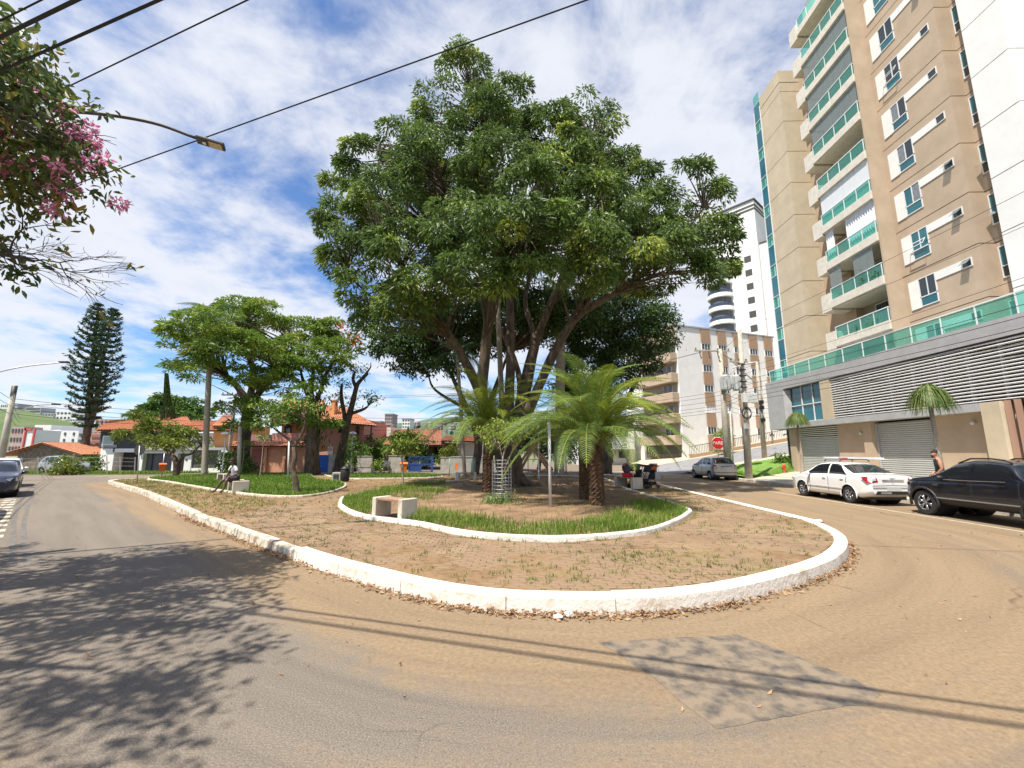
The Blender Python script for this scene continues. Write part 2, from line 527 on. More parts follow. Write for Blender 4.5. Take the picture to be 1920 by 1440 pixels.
# painted lines and an asphalt repair
LINE = mat('road_paint', (0.48, 0.44, 0.36), 0.7, col2=(0.30, 0.25, 0.18), scale=6, c2pos=(0.45, 0.75))
YELLOW_LINE = mat('road_paint_yellow', (0.6, 0.48, 0.2), 0.7, col2=(0.42, 0.35, 0.25), scale=6, c2pos=(0.45, 0.75))
mk = setting('road_marking')
b = MB(); b.bb(11.98, 12.08, 5.0, 33.5, 0.004, 0.006); b.build('parking_line', LINE, mk)
for k in range(7):
    y = 35.2 + k * 0.95
    b = MB(); b.bb(8.2, 13.0, y, y + 0.48, 0.004, 0.006); b.build('crossing_stripe', LINE, mk)
b = MB(); b.bb(8.2, 11.4, 26.9, 27.25, 0.004, 0.006); b.build('stop_line', LINE, mk)
a0, a1 = Vector((-11.9, 9.6)), Vector((-31.5, 26.2))
dirv = (a1 - a0).normalized(); nrm = Vector((-dirv.y, dirv.x))
for k in range(23):
    p = a0 + dirv * (k * 1.1)
    b = MB(); b.box((p.x, p.y, 0.005), (0.5, 0.32, 0.002), rz=math.atan2(dirv.y, dirv.x)); b.build('parking_dash', LINE, mk)
for q in (((-31, 31.5), (-26.5, 35.0)), ((-28.5, 30.8), (-24.4, 34.0)), ((-33.5, 33.0), (-29.5, 36.2))):
    d = Vector(q[1]) - Vector(q[0])
    b = MB(); c = (Vector(q[0]) + Vector(q[1])) / 2; b.box((c.x, c.y, 0.005), (d.length, 0.35, 0.002), rz=math.atan2(d.y, d.x)); b.build('hatching_stripe', YELLOW_LINE, mk)
# pavement on the left side of the road, outside the view
lsw = setting('left_sidewalk')
def loff(s, d, z): return (a0.x + dirv.x * s - nrm.x * -d, a0.y + dirv.y * s - nrm.y * -d, z)
b = MB(); b.add([loff(-16, 2.9, .15), loff(40, 2.9, .15), loff(40, 6.5, .17), loff(-16, 6.5, .17)], [(0, 1, 2, 3)])
LSW = mat('left_paving', (0.33, 0.29, 0.24), 0.9, col2=(0.42, 0.38, 0.32), scale=2, bump=0.2, bscale=30); b.build('slab', LSW, lsw)
b = MB(); b.add([loff(-16, 6.5, .15), loff(40, 6.5, .15), loff(40, 60, .15), loff(-16, 60, .15)], [(0, 1, 2, 3)]); b.build('roadside_lot', mat('lot_turf', (0.08, 0.11, 0.035), 0.95, col2=(0.17, 0.15, 0.075), scale=.8, detail=8), kind='structure')
LKP = [loff(-16 + .5 * i, 2.72, 0)[:2] for i in range(112)]
PATCH = mat('asphalt_patch', (0.07, 0.062, 0.057), 0.9, col2=(0.205, 0.158, 0.112), scale=6, bump=0.3, bscale=70, c2pos=(0.36, 0.58), detail=8)
pp = [tuple(G(*q)[:2]) for q in ((1122, 1203), (1385, 1190), (1530, 1245), (1655, 1295), (1640, 1318), (1480, 1342), (1345, 1371), (1240, 1280))]
pj = []
for i in range(len(pp)):
    q0, q1 = Vector(pp[i]), Vector(pp[(i + 1) % len(pp)])
    for k in range(6):
        q = q0.lerp(q1, k / 6); pj.append((q.x + random.uniform(-.02, .02), q.y + random.uniform(-.02, .02), 0.0025))
b = MB(); b.add(pj, [tuple(range(len(pj)))]); b.build('asphalt_repair', PATCH, kind='structure')
SKID = mat('tyre_marks', (0.07, 0.063, 0.058), 0.9, col2=(0.155, 0.138, 0.124), scale=5, c2pos=(0.3, 0.62))
for off in (0.0, 0.32):
    pts = smooth_path([G(62 - off * 60, 925), G(48 - off * 60, 965), G(44 - off * 60, 1000), G(52 - off * 90, 1060)], 8)
    b = MB()
    for i in range(len(pts) - 1):
        d = (pts[i + 1] - pts[i]).normalized(); s = Vector((-d.y, d.x, 0)) * 0.045
        b.quad(pts[i] - s + Vector((0, 0, .003)), pts[i + 1] - s + Vector((0, 0, .003)), pts[i + 1] + s + Vector((0, 0, .003)), pts[i] + s + Vector((0, 0, .003)))
    b.build('tyre_mark', SKID, mk)

# kerbs, one stone after another
KERB_W = mat('kerb_whitewash', (0.70, 0.66, 0.59), 0.85, col2=(0.40, 0.29, 0.18), scale=3.4, bump=0.5, bscale=22, c2pos=(0.53, 0.76), detail=11)
KERB_O = mat('kerb_worn', (0.60, 0.55, 0.46), 0.85, col2=(0.26, 0.19, 0.12), scale=4.0, bump=0.7, bscale=20, c2pos=(0.45, 0.66), detail=11)


def kerb_run(parent, path, z0, z1, w, length, material, gap=0.012, name='kerb_stone', closed=True, jitter=0.008, inward=1):
    """path: dense points; a chain of stones with the outer face on the path"""
    n = len(path)
    acc, cur = 0.0, [path[0]]
    stones = []
    rng = range(1, n + 1) if closed else range(1, n)
    for i in rng:
        p, q = Vector(path[i - 1]), Vector(path[i % n])
        acc += (q - p).length; cur.append(path[i % n])
        if acc >= length * random.uniform(.9, 1.1):
            stones.append(cur); cur = [path[i % n]]; acc = 0
    if len(cur) > 1: stones.append(cur)
    for st in stones:
        b = MB(); m = len(st); vs = []
        jz = random.uniform(-jitter, jitter)
        for i, p in enumerate(st):
            p = Vector(p)
            t = Vector(st[min(i + 1, m - 1)]) - Vector(st[max(i - 1, 0)]); t.normalize()
            nn = Vector((-t.y, t.x)) * inward
            if i == 0: p = p + t * gap
            if i == m - 1: p = p - t * gap
            zt = z1 + jz + random.uniform(-jitter, jitter) * .35
            ch = min(.03, w * .2)
            o = p; a = p + nn * w
            vs += [(o.x, o.y, z0), (o.x + nn.x * .012, o.y + nn.y * .012, zt - ch), (o.x + nn.x * ch, o.y + nn.y * ch, zt), (a.x - nn.x * ch * .5, a.y - nn.y * ch * .5, zt), (a.x, a.y, zt - ch), (a.x, a.y, z0)]
        fs = []
        for i in range(m - 1):
            for k in range(5):
                q = (i * 6 + k, (i + 1) * 6 + k, (i + 1) * 6 + k + 1, i * 6 + k + 1)
                fs.append(q)
        fs.append(tuple(range(6))); fs.append(tuple((m - 1) * 6 + k for k in range(5, -1, -1)))
        b.add(vs, fs); b.build(name, material, parent)


kerb = setting('kerb')
i0 = min(range(len(OUTC)), key=lambda i: (OUTC[i][0] + 4.0) ** 2 + (OUTC[i][1] - 7.7) ** 2)
i1 = min(range(len(OUTC)), key=lambda i: (OUTC[i][0] - 7.47) ** 2 + (OUTC[i][1] - 12.5) ** 2)
kerb_run(kerb, OUTC[:i0 + 1], -0.03, 0.195, 0.19, 1.0, KERB_O, closed=False, jitter=0.014, gap=0.016)
kerb_run(kerb, OUTC[i0:i1 + 1], -0.03, 0.205, 0.23, 1.35, KERB_W, closed=False, jitter=0.006, gap=0.006)
kerb_run(kerb, OUTC[i1:] + OUTC[:1], -0.03, 0.2, 0.2, 1.6, KERB_W, closed=False, jitter=0.005, gap=0.004)
kerb_run(lsw, LKP, -0.03, 0.16, 0.18, 1.0, CONCRETE, closed=False, jitter=.01)
bk = setting('flower_bed_kerb')
kerb_run(bk, BEDC, 0.1, 0.27, 0.13, 1.3, KERB_W, name='kerb_stone', jitter=0.005, gap=0.004)
lk = setting('lawn_kerb')
kerb_run(lk, LAWNC, 0.1, 0.25, 0.13, 1.5, KERB_O, name='kerb_stone', jitter=0.005)
kerb_run(lk, STRIPC, 0.1, 0.24, 0.13, 1.5, KERB_O, name='kerb_stone', jitter=0.005)


# the trodden dirt and block paving of the island
def dirt_material():
    m, n, l, b = nt('island_dirt')
    t = n.new('ShaderNodeTexCoord')
    n1 = n.new('ShaderNodeTexNoise'); n1.inputs['Scale'].default_value = 0.45; n1.inputs['Detail'].default_value = 6
    n2 = n.new('ShaderNodeTexNoise'); n2.inputs['Scale'].default_value = 9; n2.inputs['Detail'].default_value = 6
    n3 = n.new('ShaderNodeTexNoise'); n3.inputs['Scale'].default_value = 60
    for q in (n1, n2, n3): l.new(t.outputs['Object'], q.inputs['Vector'])
    r1 = ramp(n, [(0.35, (0.195, 0.12, 0.067)), (0.55, (0.25, 0.165, 0.094)), (0.72, (0.215, 0.168, 0.082))]); l.new(n1.outputs['Fac'], r1.inputs[0])
    r2 = ramp(n, [(0.28, (0.6, 0.58, 0.55)), (0.55, (1, 1, 1)), (0.78, (1.0, 0.98, 0.93))]); l.new(n2.outputs['Fac'], r2.inputs[0])
    mx = n.new('ShaderNodeMix'); mx.data_type = 'RGBA'; mx.blend_type = 'MULTIPLY'; mx.inputs[0].default_value = 0.8
    l.new(r1.outputs[0], mx.inputs[6]); l.new(r2.outputs[0], mx.inputs[7]); l.new(mx.outputs[2], b.inputs['Base Color'])
    b.inputs['Roughness'].default_value = 0.95; b.inputs['Specular IOR Level'].default_value = 0.15
    bp = n.new('ShaderNodeBump'); bp.inputs['Strength'].default_value = 0.6; bp.inputs['Distance'].default_value = 0.02
    ad = n.new('ShaderNodeMath'); ad.operation = 'ADD'; l.new(n2.outputs['Fac'], ad.inputs[0]); l.new(n3.outputs['Fac'], ad.inputs[1])
    l.new(ad.outputs[0], bp.inputs['Height']); l.new(bp.outputs[0], b.inputs['Normal'])
    return m


DIRT = dirt_material()
pave = setting('pavement')


def sheet(name, poly, step, zfun, material, parent=None, kind=None, excl=None):
    xs = [p[0] for p in poly]; ys = [p[1] for p in poly]
    X, Y = np.meshgrid(np.arange(min(xs) - step, max(xs) + step, step), np.arange(min(ys) - step, max(ys) + step, step))
    ny, nx = X.shape
    Z = zfun(X, Y)
    ins = inside(poly, X, Y)
    if excl is not None: ins &= ~inside(excl, X, Y)
    k = (np.arange(ny - 1)[:, None] * nx + np.arange(nx - 1)[None, :]).ravel()
    f = np.stack([k, k + 1, k + nx + 1, k + nx], 1)
    iv = ins.ravel()
    f = f[iv[f].any(1)]
    # boundary vertices outside the outline slide onto it
    v = np.stack([X.ravel(), Y.ravel(), Z.ravel()], 1)
    P = np.array(poly)
    out = np.unique(f[~iv[f]])
    if len(out):
        d = ((v[out, None, :2] - P[None]) ** 2).sum(2).argmin(1)
        v[out, :2] = P[d]
    used = np.unique(f); remap = -np.ones(len(v), int); remap[used] = np.arange(len(used))
    return mesh_np(name, v[used], remap[f], material, parent, smooth=True, kind=kind)


def shrink(poly, d):
    n = len(poly); out = []
    for i in range(n):
        t = Vector(poly[(i + 1) % n]) - Vector(poly[i - 1]); t.normalize()
        out.append((poly[i][0] - t.y * d, poly[i][1] + t.x * d))
    return out


OUT_IN = shrink(OUTC, 0.2)
bump = lambda X, Y: 0.168 + 0.034 * (wavy(X, Y, 0.9, 1.0) - 0.5) + 0.016 * (wavy(X, Y, 3.0, 2.0) - 0.5)
sheet('dirt', OUT_IN, 0.16, bump, DIRT, pave)

PAVER = mat('paver', (0.185, 0.118, 0.072), 0.9, col2=(0.265, 0.185, 0.11), scale=1.3, bump=0.4, bscale=50)
cells = []
row = 0
y = 5.3
while y < 17.5:
    x = -8.0 + (0.105 if row % 2 else 0)
    while x < 7.5:
        cells.append((x + .1, y + .05)); x += 0.21
    y += 0.11; row += 1
cells = np.array(cells)
ins = inside(shrink(OUTC, 0.31), cells[:, 0], cells[:, 1]) & ~inside(shrink(BEDC, -0.13), cells[:, 0], cells[:, 1])
cells = cells[ins]
# keep only blocks that stand out of the dirt somewhere
top = 0.176 + RNG.uniform(-.005, .005, len(cells))
zz = bump(cells[:, 0], cells[:, 1])
keep = (top > zz - 0.001)
cells, top = cells[keep], top[keep]
order = np.argsort(np.hypot(cells[:, 0], cells[:, 1]))
pm = MB(); pm.bb(-.098, .098, -.048, .048, -.06, -.004)
pm = MB()
pm.add([(-.099, -.049, -.05), (.099, -.049, -.05), (.099, .049, -.05), (-.099, .049, -.05), (-.099, -.049, -.006), (.099, -.049, -.006), (.099, .049, -.006), (-.099, .049, -.006),
        (-.091, -.041, 0), (.091, -.041, 0), (.091, .041, 0), (-.091, .041, 0)],
       [(8, 9, 10, 11), (4, 5, 9, 8), (5, 6, 10, 9), (6, 7, 11, 10), (7, 4, 8, 11), (0, 1, 5, 4), (1, 2, 6, 5), (2, 3, 7, 6), (3, 0, 4, 7)])
pme = pm.mesh('paver', PAVER)
for i in order[:300]:
    o = bpy.data.objects.new('paver', pme); o.location = (cells[i, 0], cells[i, 1], top[i])
    o.rotation_euler = (random.uniform(-.02, .02), random.uniform(-.02, .02), random.uniform(-.03, .03)); put(o, pave)
rest = order[300:]
bv = np.array([tuple(v.co) for v in pme.vertices])
bf = np.array([tuple(p.vertices) for p in pme.polygons])
an = RNG.uniform(-.03, .03, len(rest))
V = np.empty((len(rest), len(bv), 3))
V[..., 0] = bv[None, :, 0] * np.cos(an)[:, None] - bv[None, :, 1] * np.sin(an)[:, None] + cells[rest, 0][:, None]
V[..., 1] = bv[None, :, 0] * np.sin(an)[:, None] + bv[None, :, 1] * np.cos(an)[:, None] + cells[rest, 1][:, None]
V[..., 2] = bv[None, :, 2] + top[rest][:, None] + bv[None, :, 0] * RNG.uniform(-.03, .03, len(rest))[:, None]
mesh_np('paver_field', V.reshape(-1, 3), (bf[None] + (np.arange(len(rest)) * len(bv))[:, None, None]).reshape(-1, 4), PAVER, pave, kind='stuff')

SOIL = mat('bed_soil', (0.14, 0.082, 0.045), 0.95, col2=(0.30, 0.19, 0.105), scale=1.6, bump=1.0, bscale=18, detail=10)
soil_z = lambda X, Y: 0.215 + 0.05 * (wavy(X, Y, 0.6, 4.0) - 0.5) + 0.02 * (wavy(X, Y, 4, 1.0) - .5)
sheet('soil', shrink(BEDC, 0.06), 0.2, soil_z, SOIL, kind='structure')
TURF = mat('turf_base', (0.07, 0.11, 0.03), 0.95, col2=(0.16, 0.15, 0.06), scale=1.4)
sheet('lawn', shrink(LAWNC, 0.06), 0.4, lambda X, Y: 0.2 + 0 * X, TURF, kind='structure')
sheet('verge', shrink(STRIPC, 0.06), 0.4, lambda X, Y: 0.2 + 0 * X, TURF, kind='structure')


def blades(name, P, h, w, material, label, cat='grass', hvar=0.5, lean=0.5, tint=None, parent=None):
    n = len(P)
    H = h * RNG.uniform(1 - hvar, 1 + hvar, n)
    a = RNG.uniform(0, 2 * PI, n); le = RNG.normal(0, lean, n)
    b = RNG.uniform(0, 2 * PI, n)
    dirx, diry = np.cos(a), np.sin(a)
    sx, sy = np.cos(b) * w / 2, np.sin(b) * w / 2
    V = np.empty((n, 5, 3))
    V[:, 0] = P + np.stack([sx, sy, 0 * sx], 1); V[:, 1] = P - np.stack([sx, sy, 0 * sx], 1)
    mid = P + np.stack([dirx * le * H * .3, diry * le * H * .3, H * .6], 1)
    V[:, 2] = mid - .8 * np.stack([sx, sy, 0 * sx], 1); V[:, 3] = mid + .8 * np.stack([sx, sy, 0 * sx], 1)
    V[:, 4] = P + np.stack([dirx * le * H, diry * le * H, H * np.clip(1 - .25 * np.abs(le), .5, 1)], 1)
    k = np.arange(n)[:, None] * 5
    F = np.concatenate([k + np.array([0, 1, 2]), k + np.array([0, 2, 3]), k + np.array([3, 2, 4])])
    t = RNG.uniform(0, 1, n) if tint is None else tint
    o = mesh_np(name, V.reshape(-1, 3), F, material, parent, tint=np.repeat(t, 5))
    return tag(o, label, cat, kind='stuff')


GRASS = leaf_mat('grass_blade', [(0.0, (0.09, 0.15, 0.025)), (0.55, (0.15, 0.25, 0.035)), (0.9, (0.25, 0.30, 0.07)), (1.0, (0.36, 0.30, 0.14))], 0.6, 0.3, 0.2)
DRYGRASS = leaf_mat('dry_grass', [(0.0, (0.12, 0.16, 0.04)), (0.5, (0.21, 0.22, 0.075)), (1.0, (0.34, 0.28, 0.14))], 0.7, 0.2, 0.1)


def pick(poly, n, prob=None):
    xs = [p[0] for p in poly]; ys = [p[1] for p in poly]
    x = RNG.uniform(min(xs), max(xs), n); y = RNG.uniform(min(ys), max(ys), n)
    k = inside(poly, x, y)
    x, y = x[k], y[k]
    if prob is not None:
        q = RNG.uniform(0, 1, len(x)) < prob(x, y); x, y = x[q], y[q]
    return x, y


BEDS = shrink(BEDC, 0.12)
dbed = lambda x, y: dist_to(BEDC, x, y)


def bed_prob(x, y):
    d = dbed(x, y)
    front = np.clip((12.7 + 0.02 * x * x - y) / 1.0, 0, 1) * (x > -3.0)
    front *= np.clip((1.95 + 1.2 * (x > 2.4) - d) / 0.7, 0, 1)
    right = (x > 2.6) * np.clip((15.5 - y) / 1.5, 0, 1) * np.clip((1.7 - d) / .6, 0, 1)
    left = (x < -4.2) * np.clip((1.5 - d) / 0.6, 0, 1) * (y < 24) + (x < -3.2) * (y > 15) * (y < 20) * .35
    p = np.maximum(np.maximum(front, right), left)
    return np.clip(p * (0.1 + 1.7 * wavy(x, y, 1.3, 3.0) * wavy(x, y, 3.1, 6.0) * 1.7) + .012, 0, 1)


x, y = pick(BEDS, 150000, bed_prob)
P = np.stack([x, y, soil_z(x, y) - .01], 1)
tn = np.clip(0.25 + 0.5 * wavy(x, y, 1.1, 7) + RNG.normal(0, .17, len(x)), 0, 1)
blades('bed_grass', P, 0.17, 0.014, GRASS, 'long green grass along the rim of the round planting bed', lean=.55, tint=tn)
x, y = pick(shrink(LAWNC, .12), 60000, lambda x, y: np.clip(.45 + wavy(x, y, .7, 2), 0, 1))
blades('lawn_grass', np.stack([x, y, 0 * x + .19], 1), 0.16, 0.03, GRASS, 'green lawn around the trees by the seated man', tint=np.clip(.2 + .5 * wavy(x, y, .5, 5) + RNG.normal(0, .15, len(x)), 0, 1))
x, y = pick(shrink(STRIPC, .12), 9000)
blades('verge_grass', np.stack([x, y, 0 * x + .19], 1), 0.16, 0.04, GRASS, 'narrow grass verge in front of the far bench', tint=np.clip(.2 + .4 * wavy(x, y, .5, 5) + RNG.normal(0, .15, len(x)), 0, 1))


def weed_prob(x, y):
    d = dist_to(OUTC, x, y); e = dist_to(BEDC, x, y)
    p = .16 + 1.2 * np.clip(wavy(x, y, .8, 9) - .45, 0, 1) * 2.2 * np.exp(-((d - .9) / 1.3) ** 2) + .8 * np.exp(-(e / .22) ** 2) + .8 * np.exp(-((d - .3) / .1) ** 2) * .3
    p *= np.where(inside(BEDC, x, y) | inside(LAWNC, x, y), 0, 1)
    far = np.clip((-x - 7) / 4, 0, 1)
    return np.clip(p * (1 - .6 * far) + .5 * far * np.exp(-((d - 1.1) / 1.2) ** 2), 0, 1)


x, y = pick(shrink(OUTC, .3), 34000, weed_prob)
k = 7
x = np.repeat(x, k) + RNG.normal(0, .035, len(x) * k); y = np.repeat(y, k) + RNG.normal(0, .035, len(y) * k)
blades('pavement_weeds', np.stack([x, y, bump(x, y) - .004], 1), 0.065, 0.012, DRYGRASS, 'thin dry weeds between the paving blocks of the island', cat='weeds', lean=1.1, tint=np.clip(.15 + .5 * wavy(x, y, .9, 3) + RNG.normal(0, .2, len(x)), 0, 1))
x, y = pick([(-25, 25.4), (-12, 14.8), (-9, 12.6), (-8, 14), (-11, 17.5), (-16, 22), (-23.5, 28), (-25, 27)], 26000, lambda x, y: np.clip(wavy(x, y, .8, 1.5) * 1.5 - .3, 0, 1))
blades('kerb_grass', np.stack([x, y, bump(x, y) - .005], 1), 0.07, 0.02, GRASS, 'short yellowish grass behind the left kerb of the island', tint=np.clip(.55 + .4 * wavy(x, y, .9, 3) + RNG.normal(0, .15, len(x)), 0, 1), lean=.8)

# dead leaves in the gutter
DEAD = leaf_mat('dead_leaf', [(0.0, (0.13, 0.07, 0.035)), (0.5, (0.28, 0.16, 0.085)), (1.0, (0.46, 0.31, 0.19))], 0.8, 0.1, 0.2)


def litter(name, P, size, label):
    n = len(P)
    a = RNG.uniform(0, 2 * PI, n); L = size * RNG.uniform(.5, 1.2, n); W = L * RNG.uniform(.25, .45, n)
    t = np.stack([np.cos(a), np.sin(a), RNG.normal(0, .25, n)], 1) * L[:, None]; s = np.stack([-np.sin(a), np.cos(a), RNG.normal(0, .3, n)], 1) * W[:, None]
    up = np.zeros((n, 3)); up[:, 2] = RNG.uniform(.0, .022, n)
    V = np.stack([P - t / 2 + up * 1.2, P - s / 2 - up * .2, P + t / 2 + up * 1.2, P + s / 2 + up], 1)
    V[..., 2] = np.maximum(V[..., 2], P[:, None, 2])
    F = np.arange(n)[:, None] * 4 + np.array([0, 1, 2, 3])
    o = mesh_np(name, V.reshape(-1, 3), F, DEAD, tint=np.repeat(RNG.uniform(0, 1, n), 4))
    return tag(o, label, 'leaf litter', kind='stuff')


seg = [(p, q) for p, q in zip(OUTC[:-1], OUTC[1:])]
LP = []
for p, q in seg:
    p, q = Vector(p), Vector(q)
    m = (p + q) / 2; t = (q - p).normalized(); nn = Vector((t.y, -t.x))
    if m.y > 13 or m.x > 7.2: dens = 3
    else: dens = 34 * (0.35 + wavy(np.array(m.x), np.array(m.y), 1.4, 2.0)) * (1.5 if -1.5 < m.x < 2.6 else 1) * (.5 if 2.6 < m.x < 4.2 else 1)
    for _ in range(int(dens)):
        u = random.random(); o = abs(random.gauss(0, .07)) + .008
        c = p.lerp(q, u) + nn * o
        LP.append((c.x, c.y, .006 + max(0, .045 - o * .4) * random.random()))
litter('leaf_litter', np.array(LP), 0.075, 'brown fallen leaves gathered along the foot of the white kerb')
x, y = pick([(-9, 4), (10, 3), (12, 12), (8, 11), (6, 8), (2, 5.2), (-2, 6), (-8, 10.5)], 260)
litter('scattered_leaf', np.stack([x, y, 0 * x + .006], 1), 0.06, 'single dry leaves scattered over the dusty road')
x, y = pick(shrink(OUTC, .4), 9000, lambda x, y: np.where(inside(BEDC, x, y), .9, np.where(y < 20, .4, .12)))
litter('pavement_leaf', np.stack([x, y, np.where(inside(BEDC, x, y), soil_z(x, y), bump(x, y)) + .004], 1), 0.055, 'small dry leaves strewn over the island paving')
PAPER = mat('white_litter', (0.7, 0.7, 0.68), 0.7, var=.05)
for i, (px, py, l) in enumerate(((1046, 1162, 'crumpled white paper lying in the leaf litter, left of two'), (1066, 1157, 'crumpled white cup lid lying in the leaf litter, right of two'))):
    c = G(px, py); b = MB(); b.ball((c.x, c.y, .03), .045, 8, 5, 1.2, .8, .7)
    b.v = [(vx + random.uniform(-.012, .012), vy + random.uniform(-.012, .012), max(.003, vz + random.uniform(-.01, .01))) for vx, vy, vz in b.v]
    b.build('paper_scrap', PAPER, label=l, cat='litter')

# ================================================================== RIGHT SIDE: pavement, ramp street, apartment buildings
SIDEWALK = mat('sidewalk', (0.42, 0.36, 0.27), 0.9, col2=(0.52, 0.46, 0.36), scale=2, bump=0.2, bscale=30)
sw = setting('sidewalk')
b = MB()
b.add([(14.75, 4, .15), (20.7, 4, .45), (20.7, 32.6, .45), (14.75, 28.6, .15), (14.75, 4, -.03), (14.75, 28.6, -.03)], [(0, 1, 2, 3), (4, 0, 3, 5)])
b.build('slab', SIDEWALK, sw)
kp = [(14.55, 4 + .25 * i) for i in range(103)]
kerb_run(sw, kp, -0.03, 0.16, 0.2, 1.0, CONCRETE, closed=False, inward=-1, name='kerb_stone')
RAMP_ASPH = mat('ramp_asphalt', (0.17, 0.17, 0.18), 0.9, col2=(0.27, 0.26, 0.26), scale=1.5, bump=.2, bscale=60)
rz_ = lambda x: max(0.004, 0.17 * (x - 14.0))
b = MB(); b.quad((13, 38, .004), (14, 38, .006), (14, 50, .006), (13, 50, .004)); b.quad((14, 38, .006), (60, 38, rz_(60)), (60, 50, rz_(60)), (14, 50, .006)); b.build('side_street', RAMP_ASPH, kind='structure')
b = MB(); b.add([(14.6, 36, .15), (60, 36, rz_(60) + .15), (60, 38, rz_(60) + .15), (14.6, 38, .2), (14.6, 38, 0), (60, 38, rz_(60) - .01)], [(0, 1, 2, 3), (3, 2, 5, 4)])
b.add([(15.5, 50, .3), (60, 50, rz_(60) + .15), (60, 66, rz_(60) + .15), (15.5, 66, .3), (15.5, 50, .1), (60, 50, rz_(60) - .05)], [(0, 1, 2, 3), (4, 5, 1, 0)])
b.build('ramp_sidewalk', SIDEWALK, kind='structure')
BANK = mat('bank_turf', (0.10, 0.2, 0.025), 0.95, col2=(0.16, 0.28, 0.05), scale=2)
b = MB(); b.add([(15.6, 28.9, .17), (20.7, 32.6, .46), (24, 35.9, 1.86), (15.2, 35.9, .37)], [(0, 1, 2, 3)]); b.build('grass_bank', BANK, kind='structure')
x, y = pick([(15.7, 29.0), (20.6, 32.6), (23.9, 35.8), (15.3, 35.8)], 16000)
zb = .17 + .035 * (y - 28.9) + np.clip(x - 16, 0, 9) * .16 * np.clip((y - 28.9) / 7, 0, 1)
blades('bank_grass', np.stack([x, y, zb - .02], 1), .16, .05, GRASS, 'bright green lawn bank at the corner behind the silver car', tint=np.clip(RNG.normal(.42, .12, len(x)), 0, 1))

BEIGE = mat('beige_render', (0.455, 0.35, 0.255), 0.85, var=0.09, scale=.9, bump=.12, bscale=70)
BEIGE_LT = mat('beige_light_render', (0.51, 0.425, 0.31), 0.85, var=0.09, scale=.9, bump=.12, bscale=70)
CREAM = mat('travertine', (0.66, 0.61, 0.53), 0.6, var=0.1, scale=3, bump=.1)
GREY_PANEL = mat('grey_concrete', (0.36, 0.36, 0.37), 0.8, var=.1, scale=1.4, bump=.15, bscale=40)
GROOVE = mat('groove', (0.16, 0.11, 0.07), 0.9, var=0)
TEAL = clear_glass('teal_glass', (0.22, 0.55, 0.49), 0.24)
TEAL_DARK = mat('teal_window', (0.01, 0.12, 0.15), 0.05, var=0.3, scale=.4, spec=.8)
PALE_GLASS = clear_glass('pale_glass', (0.40, 0.45, 0.45), 0.35)
CURTAIN = mat('curtain', (0.72, 0.72, 0.76), 0.9, var=.08, scale=12, stretch=(1, 1, .05))
INTERIOR = mat('interior', (0.34, 0.30, 0.24), 0.9, var=.15, scale=.8)
CEIL = mat('balcony_soffit', (0.55, 0.52, 0.45), 0.9, var=.03)
LOUVRE = mat('louvre_white', (0.70, 0.70, 0.71), 0.45, var=.04)
SHUTTER = mat('roller_shutter', (0.46, 0.47, 0.46), 0.5, var=.06, metal=.2)
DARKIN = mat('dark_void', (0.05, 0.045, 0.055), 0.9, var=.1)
WOODP = mat('brown_slat', (0.30, 0.18, 0.125), 0.7, var=.12, scale=2, stretch=(1, 1, .2))
POT_GREEN = leaf_mat('pot_leaf', [(0, (.03, .1, .02)), (1, (.1, .22, .05))])

tw = thing('apartment_tower', 'tall beige apartment tower with teal glass balconies above a grey garage podium', 'building', (20, 25, 0))
W0 = (20, 25, 0)
FH = 2.93
zf = lambda k: 10.0 + FH * k
NF = 10


def part(name, m, fn, parent=tw, **kw):
    b = MB(W0); fn(b)
    return b.build(name, m, parent, **kw)


# --- podium
part('podium_wall', DARKIN, lambda b: b.bb(20.9, 46, 9, 33.6, 0.2, 6.6))
part('podium_slab', GREY_PANEL, lambda b: (b.bb(20.0, 47, 9, 34.25, 6.62, 7.35), b.bb(20.0, 20.9, 9, 34.25, 7.35, 7.40)))
part('podium_beam', GREY_PANEL, lambda b: b.bb(20.0, 20.95, 18.6, 32.0, 3.64, 4.0))
part('corner_panel', GREY_PANEL, lambda b: (b.add([(20, 34.2, 3.62), (20, 34.2, 6.619), (20, 32.1, 6.619), (20.35, 31.75, 6.5), (20.35, 31.75, 4.0), (20, 32.05, 3.62)], [(0, 1, 2, 5), (5, 2, 3, 4)]), b.bb(20.002, 24, 34.1, 34.2, 3.62, 6.62), b.bb(20.01, 24, 32.1, 34.1, 3.6, 3.7)))
g0 = part('podium_window', ALU, lambda b: (b.bb(20.3, 20.36, 28.2, 31.75, 4.0, 4.06), b.bb(20.3, 20.36, 28.2, 31.75, 5.2, 5.26), b.bb(20.3, 20.36, 28.2, 28.26, 4.06, 6.6), b.bb(20.3, 20.36, 29.35, 29.41, 4.06, 6.6), b.bb(20.3, 20.36, 30.5, 30.56, 4.06, 6.6)))
for (ya, yb) in ((28.27, 29.34), (29.42, 30.49), (30.57, 31.74)):
    for (za, zb_) in ((4.07, 5.19), (5.27, 6.58)):
        part('pane', TEAL_DARK, lambda b: b.bb(20.37, 20.39, ya, yb, za, zb_), g0)
part('pier', BEIGE_LT, lambda b: b.bb(20.03, 20.9, 27.3, 28.19, 4.0, 6.61))
part('louvre_post', GREY_PANEL, lambda b: [b.bb(20.18, 20.3, y, y + .08, 4.0, 6.6) for y in np.arange(12.2, 27.2, 1.35)])
for i in range(17):
    z = 4.06 + i * 0.152
    part('louvre_slat', LOUVRE, lambda b: b.box((20.1, 18.62, z), (0.11, 17.2, 0.03), ry=0.35))
